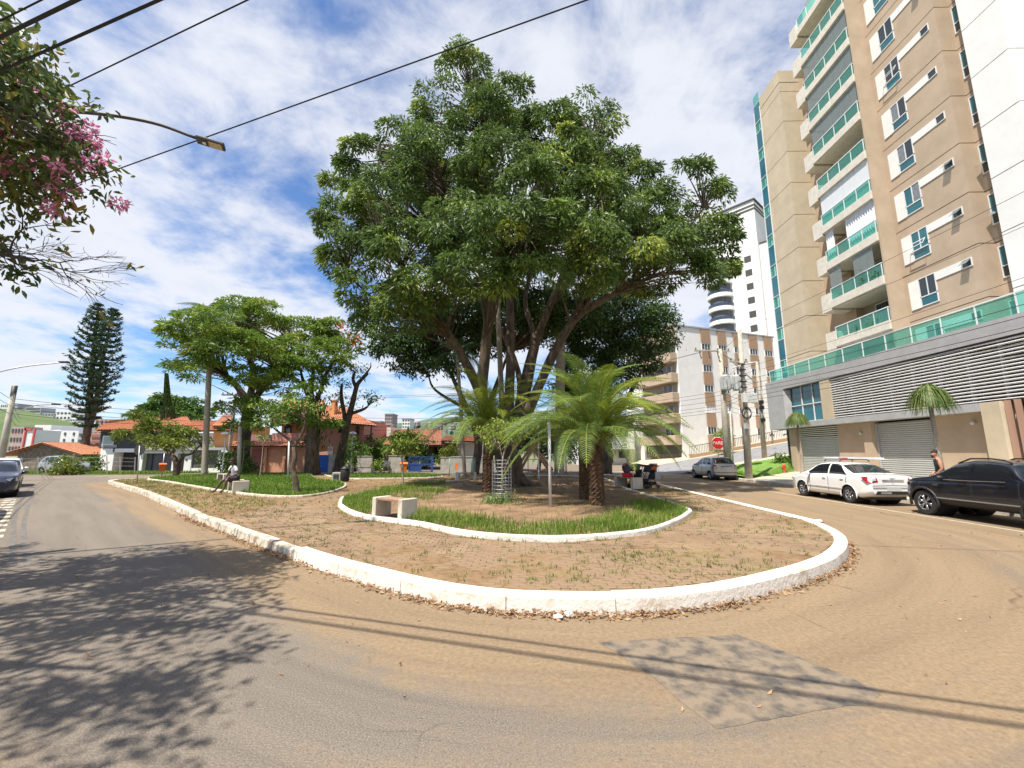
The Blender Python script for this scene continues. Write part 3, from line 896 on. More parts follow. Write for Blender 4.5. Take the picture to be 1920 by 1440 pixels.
# ground floor
for q in ((20.6, 20.9, 24.96, 27.86, 0.2, 3.64), (20.6, 20.9, 18.7, 21.43, .2, 3.64), (20.45, 20.9, 31.93, 32.6, .2, 3.62), (20.4, 20.598, 24.97, 25.6, .2, 3.63)):
    part('ground_wall', BEIGE, lambda b: b.bb(*q))
part('end_wall', BEIGE, lambda b: b.bb(20.901, 30, 32.4, 32.6, .2, 3.62))
part('right_pier', BEIGE_LT, lambda b: b.add([(20, 17.85, .2), (20, 18.6, .2), (20, 18.6, 4.0), (20, 17.85, 4.0), (20.9, 18.6, .2), (20.9, 18.6, 4.0), (20.5, 17.3, .2), (20.5, 17.3, 4.0)], [(0, 3, 2, 1), (1, 2, 5, 4), (6, 7, 3, 0)]))
for i in range(16):
    yy = 17.62 - i * .36
    part('facade_slat', WOODP, lambda b: b.box((20.12, yy, 2.1), (.22, .2, 3.8), rz=.5))
part('slat_backing', mat('slat_backing', (.2, .13, .095), .8), lambda b: b.bb(20.3, 20.5, 11, 17.3, .2, 4.0))


def shutter(ya, yb, za, zb_):
    fr = part('garage_door', SHUTTER, lambda b: (b.bb(20.62, 20.7, ya, ya + .07, za, zb_), b.bb(20.62, 20.7, yb - .07, yb, za, zb_), b.bb(20.74, 20.78, ya, yb, za, zb_)))
    n = int((zb_ - za) / .11)
    me = MB(); me.add([(0, -.5, 0), (0, .5, 0), (-.035, .5, .035), (-.035, -.5, .035), (-.035, .5, .075), (-.035, -.5, .075), (0, .5, .105), (0, -.5, .105)], [(0, 3, 2, 1), (3, 5, 4, 2), (5, 7, 6, 4)])
    mm = me.mesh('door_slat', SHUTTER)
    for i in range(n):
        o = bpy.data.objects.new('door_slat', mm); put(o, fr)
        o.location = (20.73 - W0[0], (ya + yb) / 2 - W0[1], za + i * .11); o.scale = (1, yb - ya - .15, 1)


shutter(27.87, 31.92, .42, 2.84)
part('door_lintel', SHUTTER, lambda b: b.bb(20.62, 20.72, 27.88, 31.92, 2.84, 2.93))
for i in range(5):
    part('vent_slat', LOUVRE, lambda b: b.box((20.66, 29.9, 3.02 + i * .13), (.09, 4.0, .03), ry=.6))
shutter(21.44, 24.95, .4, 3.52)
for (yy, zz_) in ((25.9, 3.0), (19.5, 3.2)):
    part('wall_lamp', PALE_PAINT, lambda b: b.ball((20.52, yy, zz_), .1, 8, 6))

# --- terrace rail on the podium
part('terrace_rail', ALU, lambda b: (b.bb(20.1, 20.16, 12, 33.9, 8.27, 8.33), [b.bb(20.1, 20.15, y, y + .05, 7.4, 8.27) for y in np.arange(12, 34, 1.55)]))
for y in np.arange(12.06, 32.5, 1.55):
    part('glass_panel', TEAL, lambda b: b.bb(20.12, 20.135, y, y + 1.48, 7.43, 8.26))

# --- tower body, storey by storey with recessed joints
part('core', GROOVE, lambda b: (b.bb(24.04, 40, 21.1, 25.4, 7.3, 41), b.bb(25.3, 40, 18.3, 31.9, 7.3, 41), b.bb(22.98, 34, 32.9, 35.6, 7.3, 34.9), b.bb(24.04, 40, 18.32, 19.85, 7.3, 41)))
J = [7.36] + [zf(k) - .24 for k in range(0, NF + 1)]
for k in range(len(J) - 1):
    za, zb_ = J[k] + .025, J[k + 1] - .025
    part('facade_panel', BEIGE, lambda b: (b.bb(24.0, 24.12, 21.0, 25.52, za, zb_), b.bb(24.121, 24.85, 21.0, 21.12, za, zb_)))
    part('recess_panel', BEIGE, lambda b: b.bb(24.85, 25.0, 19.7, 21.119, za, zb_))
    part('white_panel', WHITE_WALL, lambda b: (b.bb(24.0, 24.12, 18.2, 19.92, za, zb_), b.bb(24.121, 31, 18.2, 18.3, za, zb_), b.bb(24.121, 25.5, 19.8, 19.92, za, zb_)))
    if zb_ < 35.3:
        part('wing_panel', BEIGE_LT, lambda b: (b.bb(22.9, 23.02, 32.77, 35.7, za, zb_), b.bb(23.021, 25.5, 32.77, 32.89, za, zb_)))
part('wing_panel', BEIGE_LT, lambda b: (b.bb(22.9, 23.02, 32.77, 35.7, J[9] + .025, 34.1), b.bb(23.021, 25.5, 32.77, 32.89, J[9] + .025, 34.1)))
part('wing_parapet', BEIGE_LT, lambda b: (b.bb(22.88, 25.5, 32.75, 35.72, 34.13, 35.3),))
part('loggia_side', BEIGE, lambda b: (b.bb(23.0, 25.5, 25.4, 25.52, 7.36, 36.2), b.bb(24.6, 25.5, 30.0, 32.8, 7.36, 35)))
part('loggia_back', INTERIOR, lambda b: b.bb(25.1, 25.3, 25.5, 30.1, 7.36, 41))
part('penthouse', WHITE_WALL, lambda b: b.bb(24.3, 40, 25.6, 31.0, 36.0, 39.2))

# --- glazed stair strip at the far end
for k in range(-1, NF - 1):
    part('stair_glass', TEAL_DARK, lambda b: b.bb(22.86, 23.2, 35.78, 36.6, zf(k) - .2, zf(k) + 1.6))
    part('stair_glass', TEAL, lambda b: b.bb(22.86, 22.9, 35.78, 36.6, zf(k) + 1.66, zf(k) + 2.66))
part('stair_frame', ALU, lambda b: (b.bb(22.82, 23.2, 36.61, 36.68, 7.4, 34.5), b.bb(22.85, 23.2, 35.71, 35.77, 7.4, 34.5), [b.bb(22.84, 22.95, 35.771, 36.609, zf(k) + d, zf(k) + d + .05) for k in range(-1, NF - 1) for d in (-.26, 1.6)]))
part('stair_back', mat('stair_back', (.35, .5, .5), .8), lambda b: b.bb(23.3, 25, 35.72, 36.6, 7.4, 34.4))

# --- balconies
rail_end = None
for k in range(-1, NF):
    z = zf(k)
    if k >= 0:
        part('balcony_slab', CREAM, lambda b: (b.bb(22.9, 25.1, 25.53, 30.05, z - .58, z), b.bb(23.0, 25.1, 25.53, 30.0, z - .62, z - .581)), bevel=.015)
        rl = part('balcony_rail', ALU, lambda b: (b.bb(22.93, 22.99, 25.56, 30.02, z + .82, z + .88), b.bb(22.991, 24.0, 25.56, 25.62, z + .82, z + .88), [b.bb(22.94, 22.98, y, y + .04, z, z + .82) for y in (25.57, 26.65, 27.75, 28.85, 29.97)]))
        for ya in (25.63, 26.71, 27.81, 28.91):
            part('glass_panel', TEAL, lambda b: b.bb(22.953, 22.967, ya, ya + 1.0, z + .04, z + .82), rl)
        part('glass_panel', TEAL, lambda b: b.bb(23.0, 23.98, 25.585, 25.597, z + .04, z + .82), rl)
        part('air_con_box', CREAM, lambda b: b.bb(22.92, 24.5, 30.12, 31.0, z - .72, z + .62), bevel=.01)
        if k in (5, 6, 7, 1):
            for ya in np.arange(25.6, 29.9, .55):
                if k == 1 and not (26.0 < ya < 27.3 or ya > 28.8): continue
                part('curtain_glass', PALE_GLASS, lambda b: b.bb(23.02, 23.03, ya, ya + .53, z + .9, z + FH - .6))
            part('curtain_glass', PALE_GLASS, lambda b: b.bb(23.05, 23.95, 25.56, 25.57, z + .9, z + FH - .6))
        if k == 3:
            for ya in np.arange(25.6, 29.9, 1.1):
                part('blind', mat('white_blind', (.66, .68, .7), .7, var=.03), lambda b: b.bb(23.04, 23.06, ya, ya + 1.08, z + .02, z + FH - .62))
            part('blind', MATS['white_blind'], lambda b: b.bb(23.07, 23.97, 25.6, 25.62, z + .02, z + FH - .62))
        if k == 2:
            for (ya, yb) in ((25.62, 28.1), (29.2, 29.95)):
                bb = MB(W0); n = int((yb - ya) / .06)
                for i in range(n):
                    y0, y1 = ya + (yb - ya) * i / n, ya + (yb - ya) * (i + 1) / n
                    x0, x1 = 23.1 + .04 * math.sin(i * 1.9), 23.1 + .04 * math.sin((i + 1) * 1.9)
                    bb.quad((x0, y0, z + .02), (x1, y1, z + .02), (x1, y1, z + FH - .62), (x0, y0, z + FH - .62))
                bb.build('curtain', CURTAIN, tw)
        # sliding door in the back wall
        fr = part('sliding_door', ALU, lambda b: (b.bb(25.05, 25.099, 26.2, 28.9, z + 2.1, z + 2.16), [b.bb(25.05, 25.099, y, y + .05, z + .01, z + 2.1) for y in (26.2, 27.5, 28.85)]))
        for ya in (26.26, 27.56):
            part('pane', DARK_GLASS, lambda b: b.bb(25.07, 25.08, ya, ya + 1.23, z + .03, z + 2.08), fr)
    # windows of the flats
    zs, zt = z + .43, z + 2.17
    fr = part('window', ALU, lambda b: (b.bb(23.96, 24.0, 23.42, 24.48, zs, zs + .05), b.bb(23.96, 24.0, 23.42, 24.48, zt - .05, zt), b.bb(23.96, 24.0, 23.42, 24.48, zs + .55, zs + .61), b.bb(23.96, 24.0, 23.42, 23.47, zs + .05, zt - .05), b.bb(23.96, 24.0, 24.43, 24.48, zs + .05, zt - .05), b.bb(23.958, 24.0, 23.92, 23.97, zs + .61, zt - .05)))
    for ya in (23.48, 23.98):
        gm = random.choice([DARK_GLASS, DARK_GLASS, TEAL_DARK, mat('curtained_glass', (.2, .22, .24), .1, var=.25, scale=6)])
        part('pane', gm, lambda b: b.bb(23.985, 23.995, ya, ya + .44, zs + .62, zt - .06), fr)
    part('pane', TEAL_DARK, lambda b: b.bb(23.985, 23.995, 23.48, 24.42, zs + .06, zs + .54), fr)
    if k in (1, 5):
        part('open_sash', ALU, lambda b: (b.box((23.78, 23.95, zs + .98), (.02, 1.0, .04), ry=.5), b.box((23.6, 23.95, zs + .68), (.02, 1.0, .04), ry=.5), b.box((23.69, 23.45, zs + .83), (.02, .03, .4), ry=.53), b.box((23.69, 24.45, zs + .83), (.02, .03, .4), ry=.53)), fr)
    part('shutter_panel', WHITE_WALL, lambda b: b.bb(23.95, 24.0, 24.49, 25.1, zs - .02, zt - .02))
    part('white_band', WHITE_WALL, lambda b: b.bb(23.96, 24.0, 21.96, 23.41, z + 1.67, z + 2.14))
    fr = part('small_window', ALU, lambda b: (b.bb(23.955, 24.0, 21.42, 21.95, z + 1.66, z + 1.7), b.bb(23.955, 24.0, 21.42, 21.95, z + 2.1, z + 2.14), b.bb(23.955, 24.0, 21.42, 21.46, z + 1.7, z + 2.1), b.bb(23.955, 24.0, 21.91, 21.95, z + 1.7, z + 2.1)))
    part('pane', DARK_GLASS, lambda b: b.bb(23.985, 23.995, 21.46, 21.91, z + 1.7, z + 2.1), fr)
    if k in (0, 1, 2, 6):
        part('open_sash', PALE_GLASS, lambda b: b.box((23.83, 21.68, z + 1.95), (.015, .44, .4), ry=.8), fr)
    fr = part('side_window', ALU, lambda b: (b.bb(24.8, 24.849, 20.15, 20.2, z + .7, z + 2.4), b.bb(24.8, 24.849, 20.85, 20.9, z + .7, z + 2.4), b.bb(24.8, 24.849, 20.2, 20.85, z + .7, z + .75), b.bb(24.8, 24.849, 20.2, 20.85, z + 2.35, z + 2.4), b.bb(24.8, 24.849, 20.2, 20.85, z + 1.3, z + 1.35)))
    part('pane', DARK_GLASS, lambda b: b.bb(24.83, 24.84, 20.2, 20.85, z + .76, z + 1.29), fr)
    part('pane', TEAL_DARK, lambda b: b.bb(24.83, 24.84, 20.2, 20.85, z + 1.36, z + 2.34), fr)
    if k in (1, 2, 8):
        part('open_sash', PALE_GLASS, lambda b: b.box((24.6, 20.52, z + 1.25), (.015, .64, .55), ry=.85), fr)
# some life on the lower balconies
for (k, y0, n) in ((1, 26.2, 60), (1, 27.0, 30), (0, 26.8, 25), (0, 28.2, 25)):
    base = np.array([23.3, y0, zf(k) + .15])
    n *= 3
    P = base + RNG.normal(0, .05, (n, 3)); D = RNG.normal(0, 1, (n, 3)); D[:, 2] = np.abs(D[:, 2]) + .4; D /= np.linalg.norm(D, axis=1)[:, None]
    S = np.cross(D, RNG.normal(0, 1, (n, 3))); S /= np.linalg.norm(S, axis=1)[:, None]
    L = RNG.uniform(.35, .85, (n, 1))
    V = np.stack([P, P + D * L * .5 + S * .04, P + D * L - np.array([0, 0, .1]), P + D * L * .5 - S * .04], 1)
    o = mesh_np('pot_plant', V.reshape(-1, 3), np.arange(n)[:, None] * 4 + np.arange(4), POT_GREEN, tint=np.repeat(RNG.uniform(0, 1, n), 4))
    q = MB(); q.lathe((base[0], base[1], zf(k) + .003), [(.12, 0), (.17, .3), (.15, .3), (.14, .26)], 10); q.build('pot', CONCRETE, o)
    tag(o, {(1, 26.2): 'large leafy pot plant at the near end of the second balcony up', (1, 27.0): 'smaller pot plant behind the glass of the second balcony up', (0, 26.8): 'low pot plant near the middle of the lowest balcony', (0, 28.2): 'pot plant towards the far end of the lowest balcony'}[(k, y0)], 'pot plant', 'pot plants on the balconies')

# ------------------------------------------------------------------ white and brown apartment block on the corner
BROWN_T = mat('brown_tile', (0.36, 0.235, 0.15), 0.7, var=.08, scale=4)
A = Vector((20.9, 55.0, 0)); U = Vector((.934, .358, 0)); N = Vector((.358, -.934, 0)); Vv = Vector((-.358, .934, 0))
blk = thing('apartment_block', 'white five storey apartment block with brown window strips and beige balconies', 'building', (A.x, A.y, 0))


def on_wall(px, py):
    r = sight(px, py)
    det = U.x * (-r.y) - U.y * (-r.x)
    s = ((-A.x) * (-r.y) - (-A.y) * (-r.x)) / det
    p = A + U * s
    t = p.y / r.y
    return s, CAM_H + r.z * t


def wbox(b, s0, s1, d0, d1, z0, z1):
    """box on the street wall: s along, d outward"""
    q = [A + U * s0 + N * d0, A + U * s1 + N * d0, A + U * s1 + N * d1, A + U * s0 + N * d1]
    b.prism([(p.x, p.y) for p in q][::-1], z0, z1)


def bpart(name, m, fn, parent=blk, **kw):
    b = MB((A.x, A.y, 0)); fn(b)
    return b.build(name, m, parent, **kw)


LEN = on_wall(1456, 700)[0]
ZT = on_wall(1277, 612)[1]
bpart('wall', WHITE_WALL, lambda b: wbox(b, 0, LEN, -12, 0, -.2, ZT))
bpart('roof_edge', GREY_PANEL, lambda b: wbox(b, -.15, LEN + .15, -12.1, .15, ZT + .002, ZT + .18))
bpart('water_tank', mat('blue_tank', (.03, .07, .2), .4), lambda b: b.lathe(tuple(A + U * 8 - N * 3 + Vector((0, 0, ZT + .1))), [(1.9, 0), (1.9, .5), (1.6, .8), (.6, 1.1), (.1, 1.15)], 18), smooth=True)
WZ = []
for (ya, yb) in ((645, 657), (684, 697.5), (722, 735.5), (760.5, 774), (800, 815)):
    WZ.append((on_wall(1327, yb)[1], on_wall(1327, ya)[1]))
cols = [(1318.5, 1335), (1350, 1365), (1380, 1395), (1409, 1424), (1437, 1451.5)]
GRILLE = mat('dark_grille', (.06, .055, .05), .6, var=.1)
for ci, (xa, xb) in enumerate(cols):
    s0, s1 = on_wall(xa, 700)[0], on_wall(xb, 700)[0]
    zlo = 1.6 + .9 * ci
    for i in range(5):
        z0, z1 = WZ[i]
        ztop = ZT - .02 if i == 0 else WZ[i - 1][0] - .04
        if z1 < zlo: continue
        bpart('brown_panel', BROWN_T, lambda b: wbox(b, s0, s1, .002, .12, z1 + .03, ztop))
        fr = bpart('window', ALU, lambda b: (wbox(b, s0 + .02, s1 - .02, .0, .1, z1 - .06, z1), wbox(b, s0 + .02, s1 - .02, 0, .1, z0, z0 + .06), [wbox(b, s0 + f * (s1 - s0) - .02, s0 + f * (s1 - s0) + .02, 0, .09, z0 + .06, z1 - .06) for f in (.03, .35, .66, .97)]))
        gm = CURTAIN if (ci, i) in ((0, 3), (1, 3)) else DARK_GLASS
        bpart('pane', gm, lambda b: wbox(b, s0 + .05, s1 - .05, .01, .04, z0 + .06, z1 - .06), fr)
    if WZ[4][0] > zlo: bpart('brown_panel', BROWN_T, lambda b: wbox(b, s0, s1, .002, .12, max(.3, zlo - .6), WZ[4][0] - .04))
# balcony side
OV = Vector((-.934, -.358, 0))


def sbox(b, s0, s1, d0, d1, z0, z1):
    q = [A + Vv * s0 + OV * d0, A + Vv * s1 + OV * d0, A + Vv * s1 + OV * d1, A + Vv * s0 + OV * d1]
    b.prism([(p.x, p.y) for p in q], z0, z1)


bpart('balcony_wall', INTERIOR, lambda b: sbox(b, .4, 7.5, .004, .02, 1, ZT - 2))
bpart('top_panel', BEIGE, lambda b: sbox(b, .05, 7.6, .002, 1.1, ZT - 2.3, ZT - .01))
ZB = [on_wall(1280, y)[1] for y in (662, 699.5, 736, 775, 816)]
for i, z in enumerate(ZB):
    bpart('balcony', BEIGE, lambda b: sbox(b, .1, 7.4, .021, 1.15, z - 1.25, z), bevel=.05)
    bpart('handrail', GRILLE, lambda b: (sbox(b, .15, 7.3, 1.05, 1.1, z + .15, z + .2), sbox(b, .15, 7.3, 1.05, 1.1, z + .32, z + .38), [sbox(b, s, s + .05, 1.05, 1.1, z, z + .36) for s in np.arange(.15, 7.4, .9)]))
    fr = bpart('balcony_door', ALU, lambda b: [sbox(b, s, s + .06, .03, .08, z - .9, z + 1.15) for s in (1.2, 2.1, 3.0)])
    bpart('pane', DARK_GLASS, lambda b: sbox(b, 1.26, 3.0, .03, .05, z - .9, z + 1.1), fr)
# garage mouth and area railing at the foot
bpart('garage_door', mat('brown_door', (.2, .15, .1), .6), lambda b: (sbox(b, .5, 6.5, .021, .1, .0, 2.9)))
bpart('garage_lintel', GRILLE, lambda b: sbox(b, .3, 6.7, .1, .5, 1.6, 3.2))
bpart('base_panel', BROWN_T, lambda b: wbox(b, .8, 9, .004, .1, .3, 1.6))
b = MB(); rr = thing('street_railing', 'dark metal railing on a brown plinth in front of the white block', 'railing', (22, 52, 0))
b = MB((22, 52, 0)); b.extr([(20.2, 51.2, .2), (34, 51.2, 3.2), (34, 51.2, 3.9), (20.2, 51.2, 1.5)], (0, .3, 0)); b.build('plinth', BROWN_T, rr)
b = MB((22, 52, 0)); b.tube([(20.2, 51.35, 2.5), (34, 51.35, 4.9)], .04, 6); b.build('top_rail', GRILLE, rr)
bm_ = MB(); bm_.cyl((0, 0, 0), (0, 0, 1.0), .022, n=5); bme = bm_.mesh('baluster', GRILLE)
for i in range(70):
    o = bpy.data.objects.new('baluster', bme); put(o, rr); o.location = (20.25 + i * .197 - 22, 51.35 - 52, 1.5 + i * .0343)

# ------------------------------------------------------------------ white tower far behind
TC = atY(1412, 372, 82)
wt = thing('white_tower', 'white apartment tower with dark cornice and rounded balconies behind the block', 'building', (TC.x, TC.y, 0))
TO = (TC.x, TC.y, 0)
ang = math.radians(48)
UL = Vector((-math.cos(ang), math.sin(ang), 0)); UR = Vector((math.sin(ang) * .9, math.cos(ang) * .9, 0)).normalized()
UR = Vector((UL.y, -UL.x, 0))


def tbox(b, l0, l1, r0, r1, z0, z1):
    q = [TC + UL * l + UR * r for l, r in ((l0, r0), (l1, r0), (l1, r1), (l0, r1))]
    b.prism([(p.x, p.y) for p in q][::-1], z0, z1)


def tpart(name, m, fn, parent=wt, **kw):
    b = MB(TO); fn(b)
    return b.build(name, m, parent, **kw)


ZC = TC.z
tpart('wall', WHITE_WALL, lambda b: (tbox(b, 0, 9, 0, 14, 0, ZC - .3), tbox(b, -3.2, 7.5, 1.0, 16, 0, ZC - 10.0)))
tpart('cornice', GRILLE, lambda b: (tbox(b, -.25, 9.3, -.25, 14.3, ZC - .3, ZC), tbox(b, -.12, 9.1, -.12, 14.1, ZC - 1.5, ZC - 1.2), tbox(b, -.12, 9.1, -.12, 14.1, ZC - 2.3, ZC - 2.0), tbox(b, -3.3, -.01, .9, 16.1, ZC - 10, ZC - 9.7)))
for k in range(11):
    z = ZC - 13.5 - k * 3.0
    for (r, w, h) in ((2.4, 1.5, 1.5), (6.2, 1.0, .7), (9.6, .9, 1.5)):
        # right-hand face of the lower volume
        fr = tpart('window', GRILLE, lambda b: tbox(b, -3.27, -3.201, r, r + w, z, z + h))
        tpart('pane', DARK_GLASS, lambda b: tbox(b, -3.29, -3.271, r + .08, r + w - .08, z + .08, z + h - .08), fr)
    fr = tpart('window', GRILLE, lambda b: tbox(b, 1.5, 2.8, -.07, -.001, z, z + 1.3))
    for l in (4.0, 6.2):
        pass
    zb2 = z - .6
    c = TC + UL * 8.2 + UR * .2
    tpart('round_balcony', WHITE_WALL, lambda b: b.lathe((c.x, c.y, zb2), [(2.6, 0), (2.7, .1), (2.7, .9), (2.6, .95)], 20), smooth=False)
    tpart('balcony_glass', mat('blue_grey_glass', (.05, .07, .11), .1, var=.2), lambda b: b.lathe((c.x, c.y, zb2 + .95), [(2.62, 0), (2.62, .7), (2.5, .7)], 20))
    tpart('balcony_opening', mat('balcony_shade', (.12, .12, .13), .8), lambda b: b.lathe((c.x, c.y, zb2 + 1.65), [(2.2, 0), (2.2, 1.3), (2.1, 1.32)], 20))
fr = tpart('window', GRILLE, lambda b: tbox(b, 5.8, 7.2, -.07, -.001, ZC - 6.5, ZC - 4.9))

# red and white neighbours glimpsed behind the cycads: low white houses of the cross street
for i, (px0, px1, Y, zt, lab) in enumerate(((1085, 1190, 62, 6.5, 'low white house with grey awning behind the seated couple'), (1195, 1248, 66, 8.0, 'narrow white house beside the balcony block'))):
    a, c_ = atY(px0, 840, Y), atY(px1, 840, Y)
    hs = thing('white_house', lab, 'house', (a.x, Y, 0))
    o = (a.x, Y, 0)
    w = c_.x - a.x
    b = MB(o); b.bb(a.x, c_.x, Y, Y + 8, -.1, zt); b.build('wall', WHITE_WALL, hs)
    b = MB(o); b.bb(a.x - .2, c_.x + .2, Y - .3, Y + 8.2, zt, zt + .25); b.build('roof', GREY_PANEL, hs)
    b = MB(o); b.add([(a.x + .3, Y, 3.0), (c_.x - .3, Y, 3.0), (c_.x - .3, Y - 1.6, 2.3), (a.x + .3, Y - 1.6, 2.3), (a.x + .3, Y, 2.95), (c_.x - .3, Y, 2.95), (c_.x - .3, Y - 1.6, 2.25), (a.x + .3, Y - 1.6, 2.25)], [(0, 3, 2, 1), (4, 5, 6, 7), (3, 7, 6, 2), (0, 4, 7, 3), (1, 2, 6, 5)]); b.build('awning', GREY_PANEL, hs)
    for k in range(3):
        xx = a.x + w * (.15 + .28 * k)
        b = MB(o); b.bb(xx, xx + w * .18, Y - .06, Y - .001, .3 if k == 1 else 1.0, 2.1); fr = b.build('door' if k == 1 else 'window', GRILLE, hs)
        b = MB(o); b.bb(xx + .12, xx + w * .18 - .12, Y - .09, Y - .061, .5 if k == 1 else 1.1, 2.0); b.build('pane', DARK_GLASS, fr)
        b = MB(o); b.bb(xx, xx + w * .18, Y - .06, Y - .001, 4.1, 5.4); fr = b.build('window', GRILLE, hs)
        b = MB(o); b.bb(xx + .12, xx + w * .18 - .12, Y - .09, Y - .061, 4.2, 5.3); b.build('pane', DARK_GLASS, fr)

# ================================================================== TREES AND PLANTS
def unit(a): return a / np.maximum(1e-9, np.linalg.norm(a, axis=1))[:, None]


def leaf_mesh(name, C, D, L, W, m, parent, tint, off=(0, 0, 0), fold=.25, droop=.15, kind=None, six=False):
    """C bases (N,3), D directions (N,3), L,W arrays; one pointed four-sided leaf each"""
    n = len(C)
    S = unit(np.cross(D, RNG.normal(0, 1, (n, 3))))
    Nn = np.cross(S, D)
    L = L[:, None]; W = W[:, None]
    o = np.array(off)
    dn = np.array([0, 0, -1.0])
    if six:
        V = np.stack([C, C + D * L * .22 + S * W * .34 + Nn * W * fold * .6, C + D * L * .58 + S * W * .5 + Nn * W * fold + dn * L * droop * .3, C + D * L + dn * L * droop, C + D * L * .58 - S * W * .5 + Nn * W * fold + dn * L * droop * .3, C + D * L * .22 - S * W * .34 + Nn * W * fold * .6], 1) - o
        k = np.arange(n)[:, None] * 6
        F = np.concatenate([k + np.array([0, 1, 2, 3]), k + np.array([0, 3, 4, 5])])
        return mesh_np(name, V.reshape(-1, 3), F, m, parent, tint=np.repeat(np.clip(tint, 0, 1), 6), kind=kind)
    V = np.stack([C, C + D * L * .42 + S * W * .5 + Nn * W * fold, C + D * L + dn * L * droop, C + D * L * .42 - S * W * .5 + Nn * W * fold], 1) - o
    return mesh_np(name, V.reshape(-1, 3), np.arange(n)[:, None] * 4 + np.arange(4), m, parent, tint=np.repeat(np.clip(tint, 0, 1), 4), kind=kind)


def lobe_clumps(c, r, n, shell=.55, lower=-.6):
    """n clump centres in an ellipsoid, nearer its outside"""
    d = unit(RNG.normal(0, 1, (n * 3, 3)))
    d = d[d[:, 2] > lower][:n]
    rad = RNG.uniform(shell, 1.0, (len(d), 1)) ** .7
    return np.array(c) + d * rad * np.array(r), d


def foliage(lobes, dens, crad, per, off):
    """lobes: (centre, radii); returns clump centres and outward directions"""
    Cs, Ds = [], []
    for c, r in lobes:
        area = (r[0] * r[1] + r[1] * r[2] + r[0] * r[2]) / 3 * 4 * PI
        C, D = lobe_clumps(c, r, max(6, int(area * dens)))
        Cs.append(C); Ds.append(D)
    return np.concatenate(Cs), np.concatenate(Ds)


def tuft_leaves(CC, CD, rad, per, down=.5, flat=.6):
    """leaves on the upper outside of each tuft, so that tufts read as lit domes with dark gaps between"""
    n = len(CC)
    R = rad * RNG.uniform(.65, 1.25, (n, 1))
    d = unit(RNG.normal(0, 1, (n * per, 3)) + np.repeat(CD, per, 0) * .55 + np.array([0, 0, .55]))
    rr = np.repeat(R, per, 0) * RNG.uniform(.35, 1.05, (n * per, 1)) ** .6
    P = np.repeat(CC, per, 0) + d * rr * np.array([1, 1, flat])
    D = unit(d * np.array([1, 1, .3]) + RNG.normal(0, .42, (n * per, 3)) + np.array([0, 0, -down]))
    return P, D


def clump_leaves(CC, CD, crad, per, down=.35, out=.5, flat=.6):
    """spread leaf bases round each clump centre"""
    n = len(CC)
    P = np.repeat(CC, per, 0) + RNG.normal(0, 1, (n * per, 3)) * crad * np.array([1, 1, flat])
    O = np.repeat(CD, per, 0)
    D = unit(RNG.normal(0, .75, (n * per, 3)) + O * out + np.array([0, 0, -down]))
    return P, D


def branchy(b, stems, CC, r_end=.02, off=.0, every=1, start=None):
    """thin branches from the nearest stem point up to clump centres"""
    S = np.array([tuple(p) for st in stems for p in st])
    for c in CC[::every]:
        d = S - c
        w = np.linalg.norm(d, axis=1) + np.where(d[:, 2] > -.3, 3.0, 0)
        s = Vector(S[w.argmin()]); e = Vector(c)
        m = s.lerp(e, .5) + Vector((random.uniform(-.25, .25), random.uniform(-.25, .25), random.uniform(-.1, .35))) * ((e - s).length * .25)
        L = (e - s).length
        b.tube([s, s.lerp(m, .55), m, m.lerp(e, .55), e], [r_end * 2.2 + L * .008, r_end * 1.7 + L * .006, r_end * 1.4 + L * .004, r_end, r_end * .5], 5, cap=False)


def limb(b, pts, radii, n=9, sub=5, rough=.06):
    P = smooth_path(pts, sub)
    R = np.interp(np.linspace(0, 1, len(P)), np.linspace(0, 1, len(radii)), radii)
    b.tube(P, list(R), n, rough=rough)
    return P


# ------------------------------------------------------------------ the great tree in the bed
BIGLEAF = leaf_mat('great_tree_leaf', [(0.0, (0.058, 0.10, 0.026)), (0.45, (0.115, 0.185, 0.042)), (0.75, (0.18, 0.265, 0.05)), (0.92, (0.27, 0.35, 0.05)), (1.0, (0.35, 0.39, 0.06))], .48, .38, .45)
base = Vector((-0.55, 22.0, .2))
gt = thing('great_tree', 'huge spreading tree with several forked trunks in the middle of the planting bed', 'tree', tuple(base))
W1 = tuple(base)
tb = MB(W1)


def ap(px, py, Y): return atY(px, py, Y)


